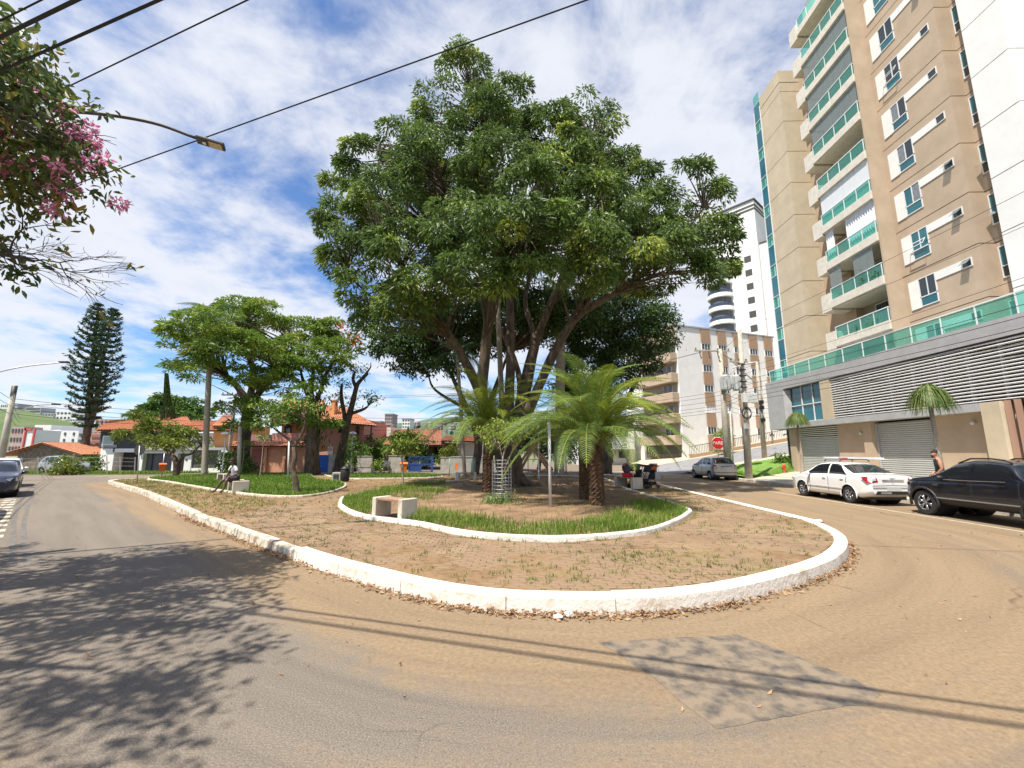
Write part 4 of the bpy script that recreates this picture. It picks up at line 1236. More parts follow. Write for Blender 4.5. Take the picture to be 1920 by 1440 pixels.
STEMS = []
fork = ap(945, 830, 22)
bole = limb(tb, [base + Vector((0, 0, -.3)), base + Vector((0, 0, .5)), fork, ap(930, 780, 22)], [.95, .72, .62, .5], 12, 5, .1)
for a in range(7):   # surface roots
    t = a * .9 + .3
    limb(tb, [base + Vector((.45 * math.cos(t), .45 * math.sin(t), .5)), base + Vector((1.0 * math.cos(t), 1.0 * math.sin(t), .12)), base + Vector((1.9 * math.cos(t + .2), 1.9 * math.sin(t + .2), -.05))], [.26, .17, .05], 7, 4)
for pts, rad in (
        ([(935, 850, 22), (905, 750, 21.8), (865, 665, 21), (825, 605, 20.3), (780, 540, 19.5), (735, 470, 19)], [.36, .33, .27, .23, .17, .08]),
        ([(938, 850, 22), (905, 745, 21.6), (911, 650, 21.2), (914, 590, 21), (898, 515, 20.6), (860, 400, 20.5), (800, 300, 21)], [.4, .36, .33, .29, .23, .15, .06]),
        ([(946, 850, 22.2), (955, 740, 22.3), (957, 640, 22.4), (955, 540, 22.5), (950, 430, 22.5), (925, 300, 22.5), (885, 170, 22.5)], [.36, .33, .29, .24, .18, .11, .04]),
        ([(955, 850, 22.2), (985, 740, 22), (1003, 650, 21.8), (1028, 580, 21.5), (1060, 500, 21.4), (1095, 390, 21.5), (1120, 270, 22)], [.34, .3, .27, .22, .17, .11, .04]),
        ([(960, 850, 22.1), (1008, 730, 21.6), (1050, 640, 21), (1085, 592, 20.6), (1130, 562, 20.3), (1200, 518, 20), (1270, 450, 20), (1320, 390, 20.3)], [.34, .31, .27, .24, .21, .17, .11, .05]),
        ([(952, 850, 22.6), (985, 700, 23.3), (1000, 630, 23.8), (985, 560, 24.6), (1010, 460, 25.5), (1040, 340, 26)], [.26, .22, .2, .17, .12, .05]),
        ([(940, 850, 22.6), (975, 720, 24), (930, 600, 25), (860, 500, 26), (800, 420, 26)], [.24, .2, .17, .12, .05]),
        ([(1050, 640, 21), (1095, 560, 21.4), (1170, 460, 22), (1220, 380, 23)], [.18, .15, .1, .04]),
        ([(898, 515, 20.6), (840, 470, 18.8), (790, 430, 17.4)], [.15, .1, .04]),
        ([(914, 590, 21), (960, 500, 18.5), (990, 440, 16.6)], [.15, .1, .04]),
        ([(1028, 580, 21.5), (1080, 510, 18.8), (1130, 450, 17)], [.14, .09, .04]),
        ([(825, 605, 20.3), (760, 590, 19.2), (700, 560, 19), (650, 510, 19.5)], [.14, .11, .08, .04])):
    STEMS.append(limb(tb, [ap(*p) for p in pts], [q * .84 for q in rad]))
lob = []
for px, py, Y, r, fz in (
        (876, 150, 22.5, 55, 1.1), (830, 205, 22, 52, 1), (955, 205, 22.5, 62, 1), (905, 235, 21, 70, 1), (1035, 235, 22.5, 50, 1), (1105, 225, 22.5, 52, 1), (1130, 290, 22.5, 62, .9), (1065, 300, 21, 66, .9),
        (760, 285, 22, 66, .8), (690, 305, 22, 56, .75), (655, 345, 22, 46, .7), (640, 415, 21, 48, .8), (665, 480, 20, 62, .8), (725, 380, 20, 82, .8), (820, 320, 20, 88, .8), (940, 330, 19, 92, .75), (1010, 360, 18, 82, .7),
        (1180, 340, 22, 48, .9), (1190, 410, 21, 78, .8), (1120, 390, 19, 84, .75), (1290, 345, 20.5, 52, .75), (1330, 375, 21, 34, .9), (1335, 440, 20.5, 48, .9), (1280, 430, 20, 62, .7), (1250, 480, 19, 66, .6), (1345, 500, 20.5, 42, .6), (1300, 520, 19.5, 50, .5), (1215, 520, 20, 58, .55),
        (690, 545, 19.5, 58, .8), (720, 610, 19.5, 42, .8), (770, 470, 17.5, 84, .7), (860, 430, 16.5, 96, .62), (960, 440, 15.6, 96, .58), (1060, 450, 15.8, 92, .58), (1150, 470, 17.2, 82, .6), (800, 545, 17.5, 74, .5), (890, 520, 16, 76, .45), (990, 520, 16, 72, .42), (1085, 530, 17, 66, .42),
        (760, 590, 18.5, 46, .7), (860, 370, 24, 90, .8), (960, 270, 25, 80, .8), (1080, 350, 26, 90, .8), (1180, 450, 25.5, 80, .7), (780, 420, 26, 90, .8), (920, 470, 27, 100, .6), (1040, 480, 27, 95, .6)):
    c = ap(px, py, Y); k = r / F_PX * Y
    lob.append((tuple(c), (k, k * .9, k * fz)))
CC, CD = foliage(lob, .66, .4, 1, W1)
branchy(tb, STEMS, CC, .016, every=1)
tb.build('trunk', BARK, gt, smooth=True)
per = 150
P, D = tuft_leaves(CC, CD, .66, per, down=.55, flat=.62)
ct = np.clip(RNG.normal(.42, .16, len(CC)) + .10 * (CC[:, 2] < 9.5), 0, .8)
young = RNG.uniform(0, 1, len(CC)) < (.06 + .10 * (CC[:, 2] < 10) * (CC[:, 1] < 19))
ct = np.where(young, RNG.uniform(.85, 1, len(CC)), ct)
tn = np.repeat(ct, per) + RNG.normal(0, .1, len(P))
leaf_mesh('crown', P, D, RNG.uniform(.18, .34, len(P)), RNG.uniform(.07, .11, len(P)), BIGLEAF, gt, tn, W1)
PINK = leaf_mat('pink_petal', [(0, (.55, .16, .32)), (.6, (.76, .32, .52)), (1, (.88, .58, .7))], .6, .4, .2)
for q, (px, py) in enumerate(((592, 402), (603, 412), (640, 400))):
    c = np.array(ap(px, py, 20.5)); n = 50
    leaf_mesh('flower_cluster', c + RNG.normal(0, .16, (n, 3)), unit(RNG.normal(0, 1, (n, 3))), np.full(n, .14), np.full(n, .06), PINK, gt, RNG.uniform(0, 1, n), W1, kind='stuff')


def simple_tree(name, label, base, lobes, leafm, stems, bark=BARK, dens=1.2, crad=.35, per=20, size=(.16, .3), wid=.4, down=.3, tint=(.4, .15), branch_every=2, cat='tree', group=None, rend=.014, tuft=0, flat=.6, out=.5):
    base = Vector(base)
    t = thing(name, label, cat, tuple(base), group=group)
    o = tuple(base)
    b = MB(o); st = []
    for pts, rad in stems: st.append(limb(b, pts, rad))
    CC, CD = foliage(lobes, dens, crad, per, o)
    if branch_every: branchy(b, st, CC, rend, every=branch_every)
    b.build('trunk', bark, t, smooth=True)
    P, D = tuft_leaves(CC, CD, tuft, per, down, flat) if tuft else clump_leaves(CC, CD, crad, per, down, out, flat)
    tn = np.repeat(RNG.normal(tint[0], tint[1], len(CC)), per) + RNG.normal(0, .1, len(P))
    L = RNG.uniform(size[0], size[1], len(P))
    leaf_mesh('crown', P, D, L, L * wid, leafm, t, tn, o)
    return t


def px_lobes(L, default=None):
    out = []
    for px, py, Y, r, fz in L:
        c = ap(px, py, Y); k = r / F_PX * Y
        out.append((tuple(c), (k, k, k * fz)))
    return out


DARKLEAF = leaf_mat('dark_leaf', [(0, (.028, .06, .02)), (.5, (.06, .115, .03)), (1, (.12, .2, .04))], .5, .28, .35)
MIDLEAF = leaf_mat('mid_leaf', [(0, (.05, .11, .02)), (.5, (.105, .2, .03)), (1, (.24, .32, .05))], .5, .28, .3)
YELLEAF = leaf_mat('yellow_green_leaf', [(0, (.08, .12, .018)), (.5, (.17, .22, .03)), (1, (.33, .33, .06))], .5, .3, .3)
# dark trees behind the great tree
b0 = G(1105, 893, 0.1)
simple_tree('mango_tree', 'dark dense tree behind the right side of the great tree', (6.8, 34, 0.1), px_lobes([(1170, 600, 33, 72, .9), (1120, 640, 33, 60, .9), (1215, 640, 33, 48, .9), (1100, 690, 33, 55, .8), (1180, 680, 33, 56, .7), (1232, 600, 33, 36, .9), (1140, 560, 34, 60, .8), (1090, 730, 33, 50, .6), (1150, 720, 33, 45, .5)]), DARKLEAF,
            [([(6.8, 34, 0), (6.9, 33.8, 3), (7.0, 33.5, 7), (7.5, 33, 11)], [.4, .35, .28, .1]), ([(6.9, 33.8, 3), (5.2, 33.3, 6), (4.5, 33, 8)], [.25, .18, .08]), ([(6.9, 33.8, 3.4), (9, 33.3, 7), (10, 33, 9)], [.22, .16, .07])], dens=1.5, per=36, size=(.22, .42), wid=.36, tint=(.35, .15), branch_every=6)
simple_tree('background_tree', 'dark tree behind the left limb of the great tree', (-3.6, 33, 0.1), px_lobes([(800, 600, 32, 60, .9), (770, 650, 32, 48, .8), (850, 620, 33, 66, .8), (900, 640, 33, 60, .7), (760, 690, 31, 26, .7), (960, 610, 34, 70, .8), (1030, 620, 34, 60, .8), (800, 670, 32, 40, .6), (880, 570, 29, 60, .7), (945, 570, 29, 60, .7), (1010, 580, 29, 60, .7), (1075, 600, 30, 55, .8), (830, 690, 31, 34, .7), (700, 600, 30, 40, .9), (730, 650, 30, 36, .9)]), DARKLEAF,
            [([(-3.6, 33, 0), (-3.4, 33, 3), (-4.6, 32.6, 6), (-6, 32, 9)], [.34, .3, .22, .08]), ([(-3.4, 33, 3), (-2, 33, 7), (-1, 33.5, 10)], [.24, .2, .08]), ([(-4.3, 32.7, 5.2), (-6.6, 32, 6.6), (-7.2, 31.8, 7.8)], [.14, .1, .05])], dens=1.5, per=36, size=(.22, .42), wid=.36, tint=(.45, .16), branch_every=6)
simple_tree('hedge_tree', 'low dark leafy tree behind the wooden swing', (1.6, 40, 0), px_lobes([(1010, 820, 39, 50, .8), (1060, 810, 39, 46, .9), (1100, 830, 39, 36, .8), (960, 830, 39, 40, .7), (1050, 850, 39, 40, .5)]), DARKLEAF,
            [([(1.6, 40, 0), (1.8, 39.6, 1.5), (2, 39.3, 3)], [.2, .16, .06])], dens=1.0, per=24, size=(.2, .36), tint=(.4, .15))


# ------------------------------------------------------------------ palm-like crowns
def frond_mesh(name, L, m, leaflets=34, lw=.030, ll=.32, arch=1.0, rise=.9, vshape=.35, twist=0.0, hang=.12):
    """one arching feather frond starting at the origin along +X"""
    n = 14
    rach = [Vector((L * t * (1 - .12 * arch * t), 0, L * (rise * t - (rise * .55 + .55 * arch) * t * t))) for t in np.linspace(0, 1, n)]
    b = MB(); b.tube(rach, list(np.linspace(.022, .005, n)), 5)
    vs, fs, tt = list(b.v), list(b.f), [.75] * len(b.v)
    arr = np.array([tuple(p) for p in rach])
    ts = np.linspace(.10, .995, leaflets)
    for side in (-1, 1):
        for t in ts:
            f = t * (n - 1); i = min(n - 2, int(f)); p = arr[i] + (arr[i + 1] - arr[i]) * (f - i)
            tan = arr[i + 1] - arr[i]; tan /= np.linalg.norm(tan)
            sd = np.array([0, side, 0.0]); up = np.cross(tan, sd) * side * -1
            if up[2] < 0: up = -up
            ln = ll * (math.sin(PI * min(1, .16 + t * .86)) ** .6) * random.uniform(.9, 1.1)
            d = sd * .85 + tan * .55 + up * (vshape * (1 - t * .6)); d /= np.linalg.norm(d)
            k = len(vs)
            e = p + d * ln + np.array([0, 0, -hang * ln]); mid = p + d * ln * .5
            w = tan * lw * .5
            vs += [tuple(p - w * .6), tuple(p + w * .6), tuple(mid + w), tuple(e), tuple(mid - w)]
            fs += [(k, k + 1, k + 2, k + 4), (k + 4, k + 2, k + 3)]
            v = random.uniform(.2, .6)
            tt += [v] * 5
    me = bpy.data.meshes.new(name); me.from_pydata([tuple(v) for v in vs], [], fs); me.update()
    a = me.attributes.new('tint', 'FLOAT', 'POINT'); a.data.foreach_set('value', np.array(tt, dtype=np.float32))
    me.materials.append(m)
    return me


CYCLEAF = leaf_mat('cycad_leaf', [(0, (.07, .125, .035)), (.5, (.15, .235, .052)), (.75, (.33, .35, .06)), (1, (.42, .38, .07))], .5, .32, .3)
CYCLEAF_Y = leaf_mat('cycad_leaf_young', [(0, (.13, .19, .02)), (.5, (.25, .31, .035)), (1, (.44, .4, .05))], .5, .32, .3)
CYCTRUNK = mat('cycad_trunk', (.045, .028, .018), .95, col2=(.16, .09, .045), scale=9, bump=1, bscale=30)
FR = [frond_mesh('frond', 2.6, CYCLEAF, 50, .026, .42, arch=a, rise=r, hang=h) for a, r, h in ((.8, .8, .25), (1.0, .8, .35), (.65, .85, .2), (.85, .65, .4))]
FRY = [frond_mesh('frond', 2.5, CYCLEAF_Y, 50, .026, .42, arch=a, rise=r, hang=.3) for a, r in ((.9, .8), (1.15, .95))]


def cycad(label, base, h, rt, n, seed, scale=1.0, lean=(0, 0)):
    random.seed(seed)
    t = thing('cycad', label, 'cycad', tuple(base), group='cycads in the planting bed')
    b = MB()
    rings = int(h / .07)
    vs, fs = [], []
    ns = 18
    for i in range(rings + 1):
        z = h * i / rings
        for k in range(ns):
            a = 2 * PI * (k + .5 * (i % 2)) / ns
            r = rt * (1.12 - .18 * i / rings) * (1 + (.16 if (k + i) % 2 else -.04) + random.uniform(-.06, .06))
            if i == 0: r *= 1.25
            vs.append((lean[0] * z / h + r * math.cos(a), lean[1] * z / h + r * math.sin(a), z - .05))
    for i in range(rings):
        for k in range(ns):
            fs.append((i * ns + k, i * ns + (k + 1) % ns, (i + 1) * ns + (k + 1) % ns, (i + 1) * ns + k))
    b.add(vs, fs); b.build('trunk', CYCTRUNK, t)
    top = Vector((lean[0], lean[1], h))
    b = MB()
    for k in range(26):   # old leaf bases
        a = random.uniform(0, 2 * PI); p = top + Vector((rt * .8 * math.cos(a), rt * .8 * math.sin(a), random.uniform(-.45, .05)))
        b.tube([p, p + Vector((.2 * math.cos(a), .2 * math.sin(a), random.uniform(.05, .25)))], [.035, .015], 5)
    b.build('leaf_base', mat('leaf_base', (.2, .09, .03), .9, var=.3, scale=5), t)
    b = MB(); b.lathe(tuple(top + Vector((0, 0, -.1))), [(.06, 0), (.13, .25), (.12, .55), (.05, .8), (.01, .85)], 9)
    b.build('cone', mat('cycad_cone', (.42, .15, .03), .8, var=.25, scale=12, bump=.8, bscale=40), t)
    for k in range(n):
        a = k * 2.399 + random.uniform(-.2, .2)
        lvl = (k + .5) / n
        o = bpy.data.objects.new('frond', random.choice(FRY if lvl > .5 and random.random() < .6 else FR))
        put(o, t)
        o.location = top + Vector((math.cos(a) * rt * .5, math.sin(a) * rt * .5, -.12 + .2 * lvl))
        tiltv = lerp(.16, -1.05, lvl ** 1.7) + random.uniform(-.12, .12)
        o.rotation_mode = 'ZYX' if False else 'XYZ'
        o.rotation_euler = (random.uniform(-.35, .35), tiltv, a)
        s = scale * random.uniform(.85, 1.1); o.scale = (s, s, s)
    return t


cycad('tall cycad in front of the great tree, left of the wire cage', (-1.4, 18.1, .2), 2.6, .2, 42, 3, 1.3)
cycad('front cycad of the right-hand pair, beside the grass rim', (2.43, 13.9, .2), 2.15, .2, 46, 5, 1.32)
cycad('rear cycad of the right-hand pair, half hidden by the front one', (2.36, 15.7, .2), 2.5, .2, 40, 8, 1.35)
random.seed(21)

PALMTRUNK = mat('royal_palm_trunk', (.26, .22, .17), .85, col2=(.36, .32, .26), scale=3, stretch=(.5, .5, 9), bump=.3)
PALMLEAF = leaf_mat('palm_leaf', [(0, (.03, .075, .03)), (.5, (.07, .14, .05)), (1, (.2, .25, .07))], .45, .25, .4)
PF = [frond_mesh('frond', 3.0, PALMLEAF, 46, .05, .6, arch=a, rise=r, vshape=.1, hang=.55) for a, r in ((1.2, .8), (1.5, .9), (.9, 1.0))]


def palm(label, base, top, r0, r1, n, scale, seed, shaft=True, name='palm_tree', drop=.9):
    random.seed(seed)
    base, top = Vector(base), Vector(top)
    t = thing(name, label, 'palm', tuple(base))
    b = MB(tuple(base))
    L = (top - base).length; k = int(L / .3)
    pts = [base.lerp(top, i / k) + Vector((0, 0, -.1 if i == 0 else 0)) for i in range(k + 1)]
    b.tube(pts, [lerp(r0, r1, i / k) * (1.25 if i == 0 else 1) * (1 + .02 * (i % 2)) for i in range(k + 1)], 12)
    b.build('trunk', PALMTRUNK, t, smooth=True)
    d = (top - base)
    if shaft:
        b = MB(); b.tube([d, d + Vector((0, 0, .5)), d + Vector((0, 0, 1.3))], [r1 * 1.15, r1 * .95, r1 * .5], 10)
        b.build('crownshaft', mat('crownshaft', (.12, .2, .05), .4, var=.15), t, smooth=True)
        d = d + Vector((0, 0, 1.1))
    for i in range(n):
        a = i * 2.399; lvl = (i + .5) / n
        o = bpy.data.objects.new('frond', random.choice(PF)); put(o, t)
        o.location = d; o.rotation_euler = (random.uniform(-.3, .3), lerp(.75, -drop, lvl) + random.uniform(-.15, .15), a)
        o.scale = (scale,) * 3
    random.seed(seed + 100)
    return t


palm('thick grey palm trunk rising behind the white post into the great tree', (2.75, 31.0, .15), tuple(ap(1052, 590, 31)), .37, .33, 14, 1.0, 2)
palm('slender ringed palm rising between the trunks of the great tree', (-.9, 23.6, .2), tuple(ap(933, 560, 23.6)), .17, .14, 10, .85, 4)
palm('thin brown palm left of the great tree trunks', (-3.9, 29.5, .2), tuple(ap(858, 668, 29.5)), .14, .11, 12, .8, 6, shaft=False)
pb = G(383, 893, .2)
palm('tall leaning palm with bare grey trunk beside the left lawn', tuple(pb), tuple(ap(395, 632, pb.y)), .2, .16, 14, .95, 9)
random.seed(33)

# ponytail palms by the garages
STRAP = leaf_mat('strap_leaf', [(0, (.05, .1, .02)), (.5, (.11, .17, .04)), (1, (.3, .3, .1))], .5, .25, .3)


def ponytail(label, x, y, z0, h, r, seed):
    random.seed(seed)
    t = thing('ponytail_palm', label, 'palm', (x, y, z0), group='ponytail palms in front of the garages')
    b = MB(); b.tube([(0, 0, -.1), (0, 0, .15), (.02, 0, .5), (.04, .03, h * .6), (.0, .02, h)], [.24, .2, .11, .08, .07], 10); b.build('trunk', BARK_PALE, t, smooth=True)
    V, F, T = [], [], []
    for i in range(900):
        a = random.uniform(0, 2 * PI); el = random.uniform(.25, 1.5); L = r * random.uniform(.8, 1.5)
        d = Vector((math.cos(a), math.sin(a), 0)); w = Vector((-math.sin(a), math.cos(a), 0)) * .018
        p = Vector((0, 0, h)); vel = d * math.cos(el) + Vector((0, 0, math.sin(el))); k0 = len(V)
        ns = 6
        for s in range(ns + 1):
            ww = w * (1 - .75 * s / ns)
            V += [tuple(p - ww), tuple(p + ww)]
            if s < ns: F.append((k0 + 2 * s, k0 + 2 * s + 1, k0 + 2 * s + 3, k0 + 2 * s + 2))
            p = p + vel.normalized() * (L / ns); vel = vel + Vector((0, 0, -.62))
        T += [random.uniform(0, .9)] * (2 * ns + 2)
    mesh_np('crown', np.array(V), np.array(F), STRAP, t, tint=np.array(T))
    return t


ponytail('ponytail palm in front of the second garage door', 16.5, 17.15, .25, 3.9, 1.0, 1)
ponytail('smaller ponytail palm by the blue podium window', 18.0, 27.7, .33, 3.75, .85, 2)
random.seed(44)

# ------------------------------------------------------------------ small trees of the bed
SAPLEAF = leaf_mat('sapling_leaf', [(0, (.09, .16, .025)), (.5, (.2, .28, .04)), (1, (.38, .42, .08))], .45, .3, .4)
c0 = Vector((-.62, 14.6, .2))
simple_tree('caged_sapling', 'young tree with flat bright green crown inside the wire cage', tuple(c0), px_lobes([(905, 815, 14.8, 26, .5), (945, 800, 14.6, 30, .5), (985, 808, 14.4, 24, .5), (960, 818, 14.2, 26, .45), (925, 822, 14.3, 22, .45)]), SAPLEAF,
            [([c0 + Vector((0, 0, -.1)), c0 + Vector((-.02, 0, .8)), c0 + Vector((.0, 0, 1.5)), c0 + Vector((.15, 0, 2.0)), c0 + Vector((.35, 0, 2.6))], [.035, .03, .028, .02, .01]), ([c0 + Vector((0, 0, 1.4)), c0 + Vector((-.15, .1, 2.0)), c0 + Vector((-.3, .1, 2.6))], [.022, .018, .01]), ([c0 + Vector((0.02, 0, 1.0)), c0 + Vector((.3, -.1, 1.7)), c0 + Vector((.5, -.1, 2.5))], [.02, .015, .008])], BARK_PALE, dens=7, crad=.10, per=16, size=(.09, .16), wid=.42, tint=(.5, .2), rend=.005, down=.4)
c1 = Vector((-5.75, 20.6, .2))
simple_tree('young_tree', 'slender young tree with a light trunk near the path fork', tuple(c1), px_lobes([(745, 832, 20.6, 22, .8), (760, 828, 20.4, 22, .8), (735, 842, 20.6, 14, .7), (772, 842, 20.4, 14, .7), (752, 815, 20.6, 12, .8)]), SAPLEAF,
            [([c1 + Vector((.08, 0, -.1)), c1 + Vector((.0, 0, .8)), c1 + Vector((-.08, 0, 1.7)), c1 + Vector((-.1, 0, 2.4))], [.05, .04, .035, .015])], BARK_PALE, dens=5, crad=.13, per=16, size=(.14, .26), wid=.42, tint=(.35, .2), rend=.006, down=.6)
for i, (px, py, h, lab) in enumerate(((487, 897, 2.6, 'thin staked sapling left of the bent tree on the lawn'), (452, 890, 2.4, 'second thin sapling by the pale post on the lawn'))):
    q = G(px, py, .2)
    simple_tree('thin_sapling', lab, tuple(q), [(tuple(q + Vector((0, 0, h))), (.5, .5, .2))], SAPLEAF, [([q, q + Vector((.03, 0, h * .5)), q + Vector((0, 0, h))], [.04, .03, .015])], BARK_PALE, dens=6, crad=.12, per=12, size=(.1, .2), tint=(.4, .2), rend=.005)
# fern-like weed in the cage and shrubs near its foot
FERN = leaf_mat('fern_leaf', [(0, (.05, .14, .03)), (1, (.16, .3, .07))])
n = 260
q = np.array([-.72, 14.2, .28]) + RNG.normal(0, 1, (n, 3)) * np.array([.32, .2, .12])
q[:, 2] = np.abs(q[:, 2] - .25) + .25
o = leaf_mesh('fern', q, unit(RNG.normal(0, 1, (n, 3)) + np.array([0, 0, .5])), np.full(n, .16), np.full(n, .04), FERN, None, RNG.uniform(0, 1, n))
tag(o, 'feathery green fern sprouting at the foot of the wire cage', 'fern', kind='stuff')

# ------------------------------------------------------------------ flamboyant trees on the left lawn
FLAM = leaf_mat('flamboyant_leaf', [(0, (.07, .13, .022)), (.45, (.155, .25, .038)), (.8, (.26, .35, .055)), (1, (.38, .4, .08))], .5, .38, .3)
fa = G(456, 887, .2)
YA = fa.y - 1
simple_tree('flamboyant_tree', 'broad light green tree over the seated man on the left', tuple(fa), px_lobes([(326, 642, 28, 32, .6), (356, 622, 28, 40, .6), (395, 610, 27.5, 48, .7), (450, 590, YA, 46, .7), (500, 595, YA, 44, .7), (530, 620, YA, 34, .8), (330, 690, YA - 1, 24, .5), (390, 655, 27, 46, .6), (365, 680, 28, 30, .5), (450, 650, YA - 4, 54, .6), (510, 660, YA - 3, 46, .7), (380, 700, YA - 1, 30, .6), (470, 710, YA - 3, 42, .6), (520, 720, YA - 2, 36, .7), (430, 630, YA + 4, 60, .6), (450, 760, YA - 2, 30, .7), (500, 770, YA - 2, 36, .6), (455, 800, YA - 2, 24, .7)]), FLAM,
            [([fa, ap(457, 840, YA), ap(463, 790, YA), ap(468, 745, YA)], [.55, .45, .42, .36]), ([ap(468, 760, YA), ap(445, 725, YA - .5), ap(425, 705, YA - 1), ap(400, 690, YA - 1), ap(350, 650, YA)], [.3, .25, .2, .16, .06]), ([ap(468, 750, YA), ap(475, 700, YA), ap(460, 650, YA), ap(440, 600, YA)], [.3, .24, .18, .06]), ([ap(466, 760, YA), ap(500, 720, YA), ap(530, 690, YA), ap(540, 640, YA)], [.28, .22, .16, .06]), ([ap(464, 780, YA), ap(450, 760, YA + 1), ap(445, 745, YA + 1)], [.3, .2, .1])],
            BARK_DARK, dens=.62, tuft=.72, per=95, size=(.24, .42), wid=.3, tint=(.55, .18), flat=.42, down=.2, branch_every=1)
fb = G(586, 889, .2)
YB = fb.y - .5
tb2 = simple_tree('flamboyant_tree', 'tree with thick grey trunk and orange blossom left of the pruned tree', tuple(fb), px_lobes([(590, 625, YB, 34, .7), (625, 625, YB, 34, .8), (650, 650, YB, 26, .8), (560, 650, YB, 36, .8), (610, 665, YB - 2, 44, .7), (570, 700, YB - 1, 36, .8), (625, 690, YB, 26, .6), (545, 690, YB, 30, .8), (580, 740, YB - 2, 26, .7), (610, 790, YB - .5, 20, .9), (575, 780, YB - .5, 22, .8)]), FLAM,
            [([fb, ap(585, 850, YB), ap(587, 800, YB), ap(585, 770, YB), ap(583, 740, YB), ap(588, 690, YB)], [.62, .5, .46, .3, .22, .12]), ([ap(585, 765, YB), ap(600, 735, YB), ap(612, 700, YB), ap(635, 660, YB)], [.2, .16, .12, .05]), ([ap(584, 760, YB), ap(570, 720, YB), ap(560, 680, YB)], [.18, .14, .05])],
            BARK, dens=.62, tuft=.72, per=95, size=(.24, .42), wid=.3, tint=(.5, .18), flat=.42, down=.2, branch_every=1)
ORANGEF = leaf_mat('orange_petal', [(0, (.55, .08, .02)), (1, (.85, .26, .04))], .6, .2)
for (px, py) in ((668, 640), (655, 628), (640, 612), (672, 632)):
    c = np.array(ap(px, py, YB)); n = 26
    leaf_mesh('blossom', c + RNG.normal(0, .22, (n, 3)), unit(RNG.normal(0, 1, (n, 3))), np.full(n, .25), np.full(n, .14), ORANGEF, tb2, RNG.uniform(0, 1, n), tuple(fb), kind='stuff')
# ivy hanging on that trunk
n = 500
q = np.array(tuple(fb)) + np.stack([RNG.normal(0, .5, n), RNG.normal(-.35, .2, n), RNG.uniform(2.2, 6.0, n)], 1)
leaf_mesh('ivy', q, unit(RNG.normal(0, .5, (n, 3)) + np.array([0, -.3, -1])), RNG.uniform(.25, .5, n), np.full(n, .12), DARKLEAF, tb2, RNG.uniform(0, .9, n), tuple(fb))
# pruned, almost bare tree
fc = G(634, 887, .2); YC = fc.y - .3
simple_tree('pruned_tree', 'pruned almost bare tree with stubby upright branches by the pink house', tuple(fc), px_lobes([(690, 745, YC, 12, .8), (680, 690, YC, 10, .8), (650, 760, YC, 12, .8), (630, 745, YC, 10, 1.2), (700, 752, YC, 8, .7), (665, 700, YC, 9, .9), (640, 720, YC, 9, 1), (655, 850, YC - .5, 14, .8)]), MIDLEAF,
            [([fc, ap(640, 850, YC), ap(646, 820, YC), ap(652, 790, YC), ap(660, 760, YC), ap(666, 735, YC), ap(672, 718, YC), ap(690, 700, YC)], [.45, .34, .3, .26, .22, .19, .17, .1]), ([ap(647, 815, YC), ap(646, 780, YC), ap(640, 745, YC), ap(641, 720, YC)], [.2, .17, .15, .1]), ([ap(660, 775, YC), ap(680, 768, YC), ap(690, 762, YC)], [.15, .12, .07]), ([ap(668, 728, YC), ap(662, 712, YC), ap(664, 700, YC)], [.15, .13, .1]), ([ap(678, 710, YC), ap(694, 690, YC), ap(695, 680, YC)], [.1, .06, .03])],
            BARK_DARK, dens=.7, crad=.3, per=12, size=(.2, .36), wid=.34, tint=(.4, .2), branch_every=1, rend=.012)
# bent thin tree in the lawn
fd = G(557, 926, .2); YD = fd.y
simple_tree('bent_tree', 'thin crooked tree with low leafy crown in the front of the lawn', tuple(fd), px_lobes([(530, 780, YD, 24, .6), (560, 770, YD, 26, .6), (505, 790, YD, 22, .6), (545, 755, YD, 26, .7), (580, 760, YD + .5, 20, .7), (500, 765, YD, 20, .6)]), MIDLEAF,
            [([fd, ap(554, 900, YD), ap(549, 880, YD), ap(553, 860, YD), ap(552, 838, YD)], [.13, .11, .1, .1, .09]), ([ap(552, 838, YD), ap(543, 825, YD), ap(525, 812, YD), ap(510, 800, YD)], [.07, .06, .05, .02]), ([ap(552, 838, YD), ap(565, 815, YD), ap(572, 795, YD), ap(570, 780, YD)], [.07, .06, .05, .02])],
            BARK, dens=2.0, crad=.2, per=20, size=(.14, .26), wid=.35, tint=(.55, .2), rend=.008)
# low spreading tree in front of the white house
fe = G(330, 893, .15); YE = fe.y
simple_tree('spreading_tree', 'low spreading olive green tree in front of the white garage house', tuple(fe), px_lobes([(245, 820, YE, 24, .6), (275, 805, YE, 26, .7), (305, 815, YE, 30, .7), (340, 815, YE, 28, .6), (365, 830, YE, 20, .6), (265, 785, YE, 16, .8), (295, 830, YE - 1, 30, .5), (330, 832, YE - 1, 22, .5)]), YELLEAF,
            [([fe, ap(331, 870, YE), ap(322, 852, YE), ap(310, 842, YE), ap(290, 825, YE)], [.22, .2, .15, .11, .04]), ([ap(331, 872, YE), ap(345, 855, YE), ap(360, 850, YE), ap(378, 832, YE)], [.12, .1, .08, .04]), ([ap(322, 852, YE), ap(330, 830, YE)], [.1, .04])],
            BARK, dens=1.0, tuft=.5, per=70, size=(.18, .32), wid=.35, tint=(.4, .2), rend=.012, branch_every=2, flat=.5)
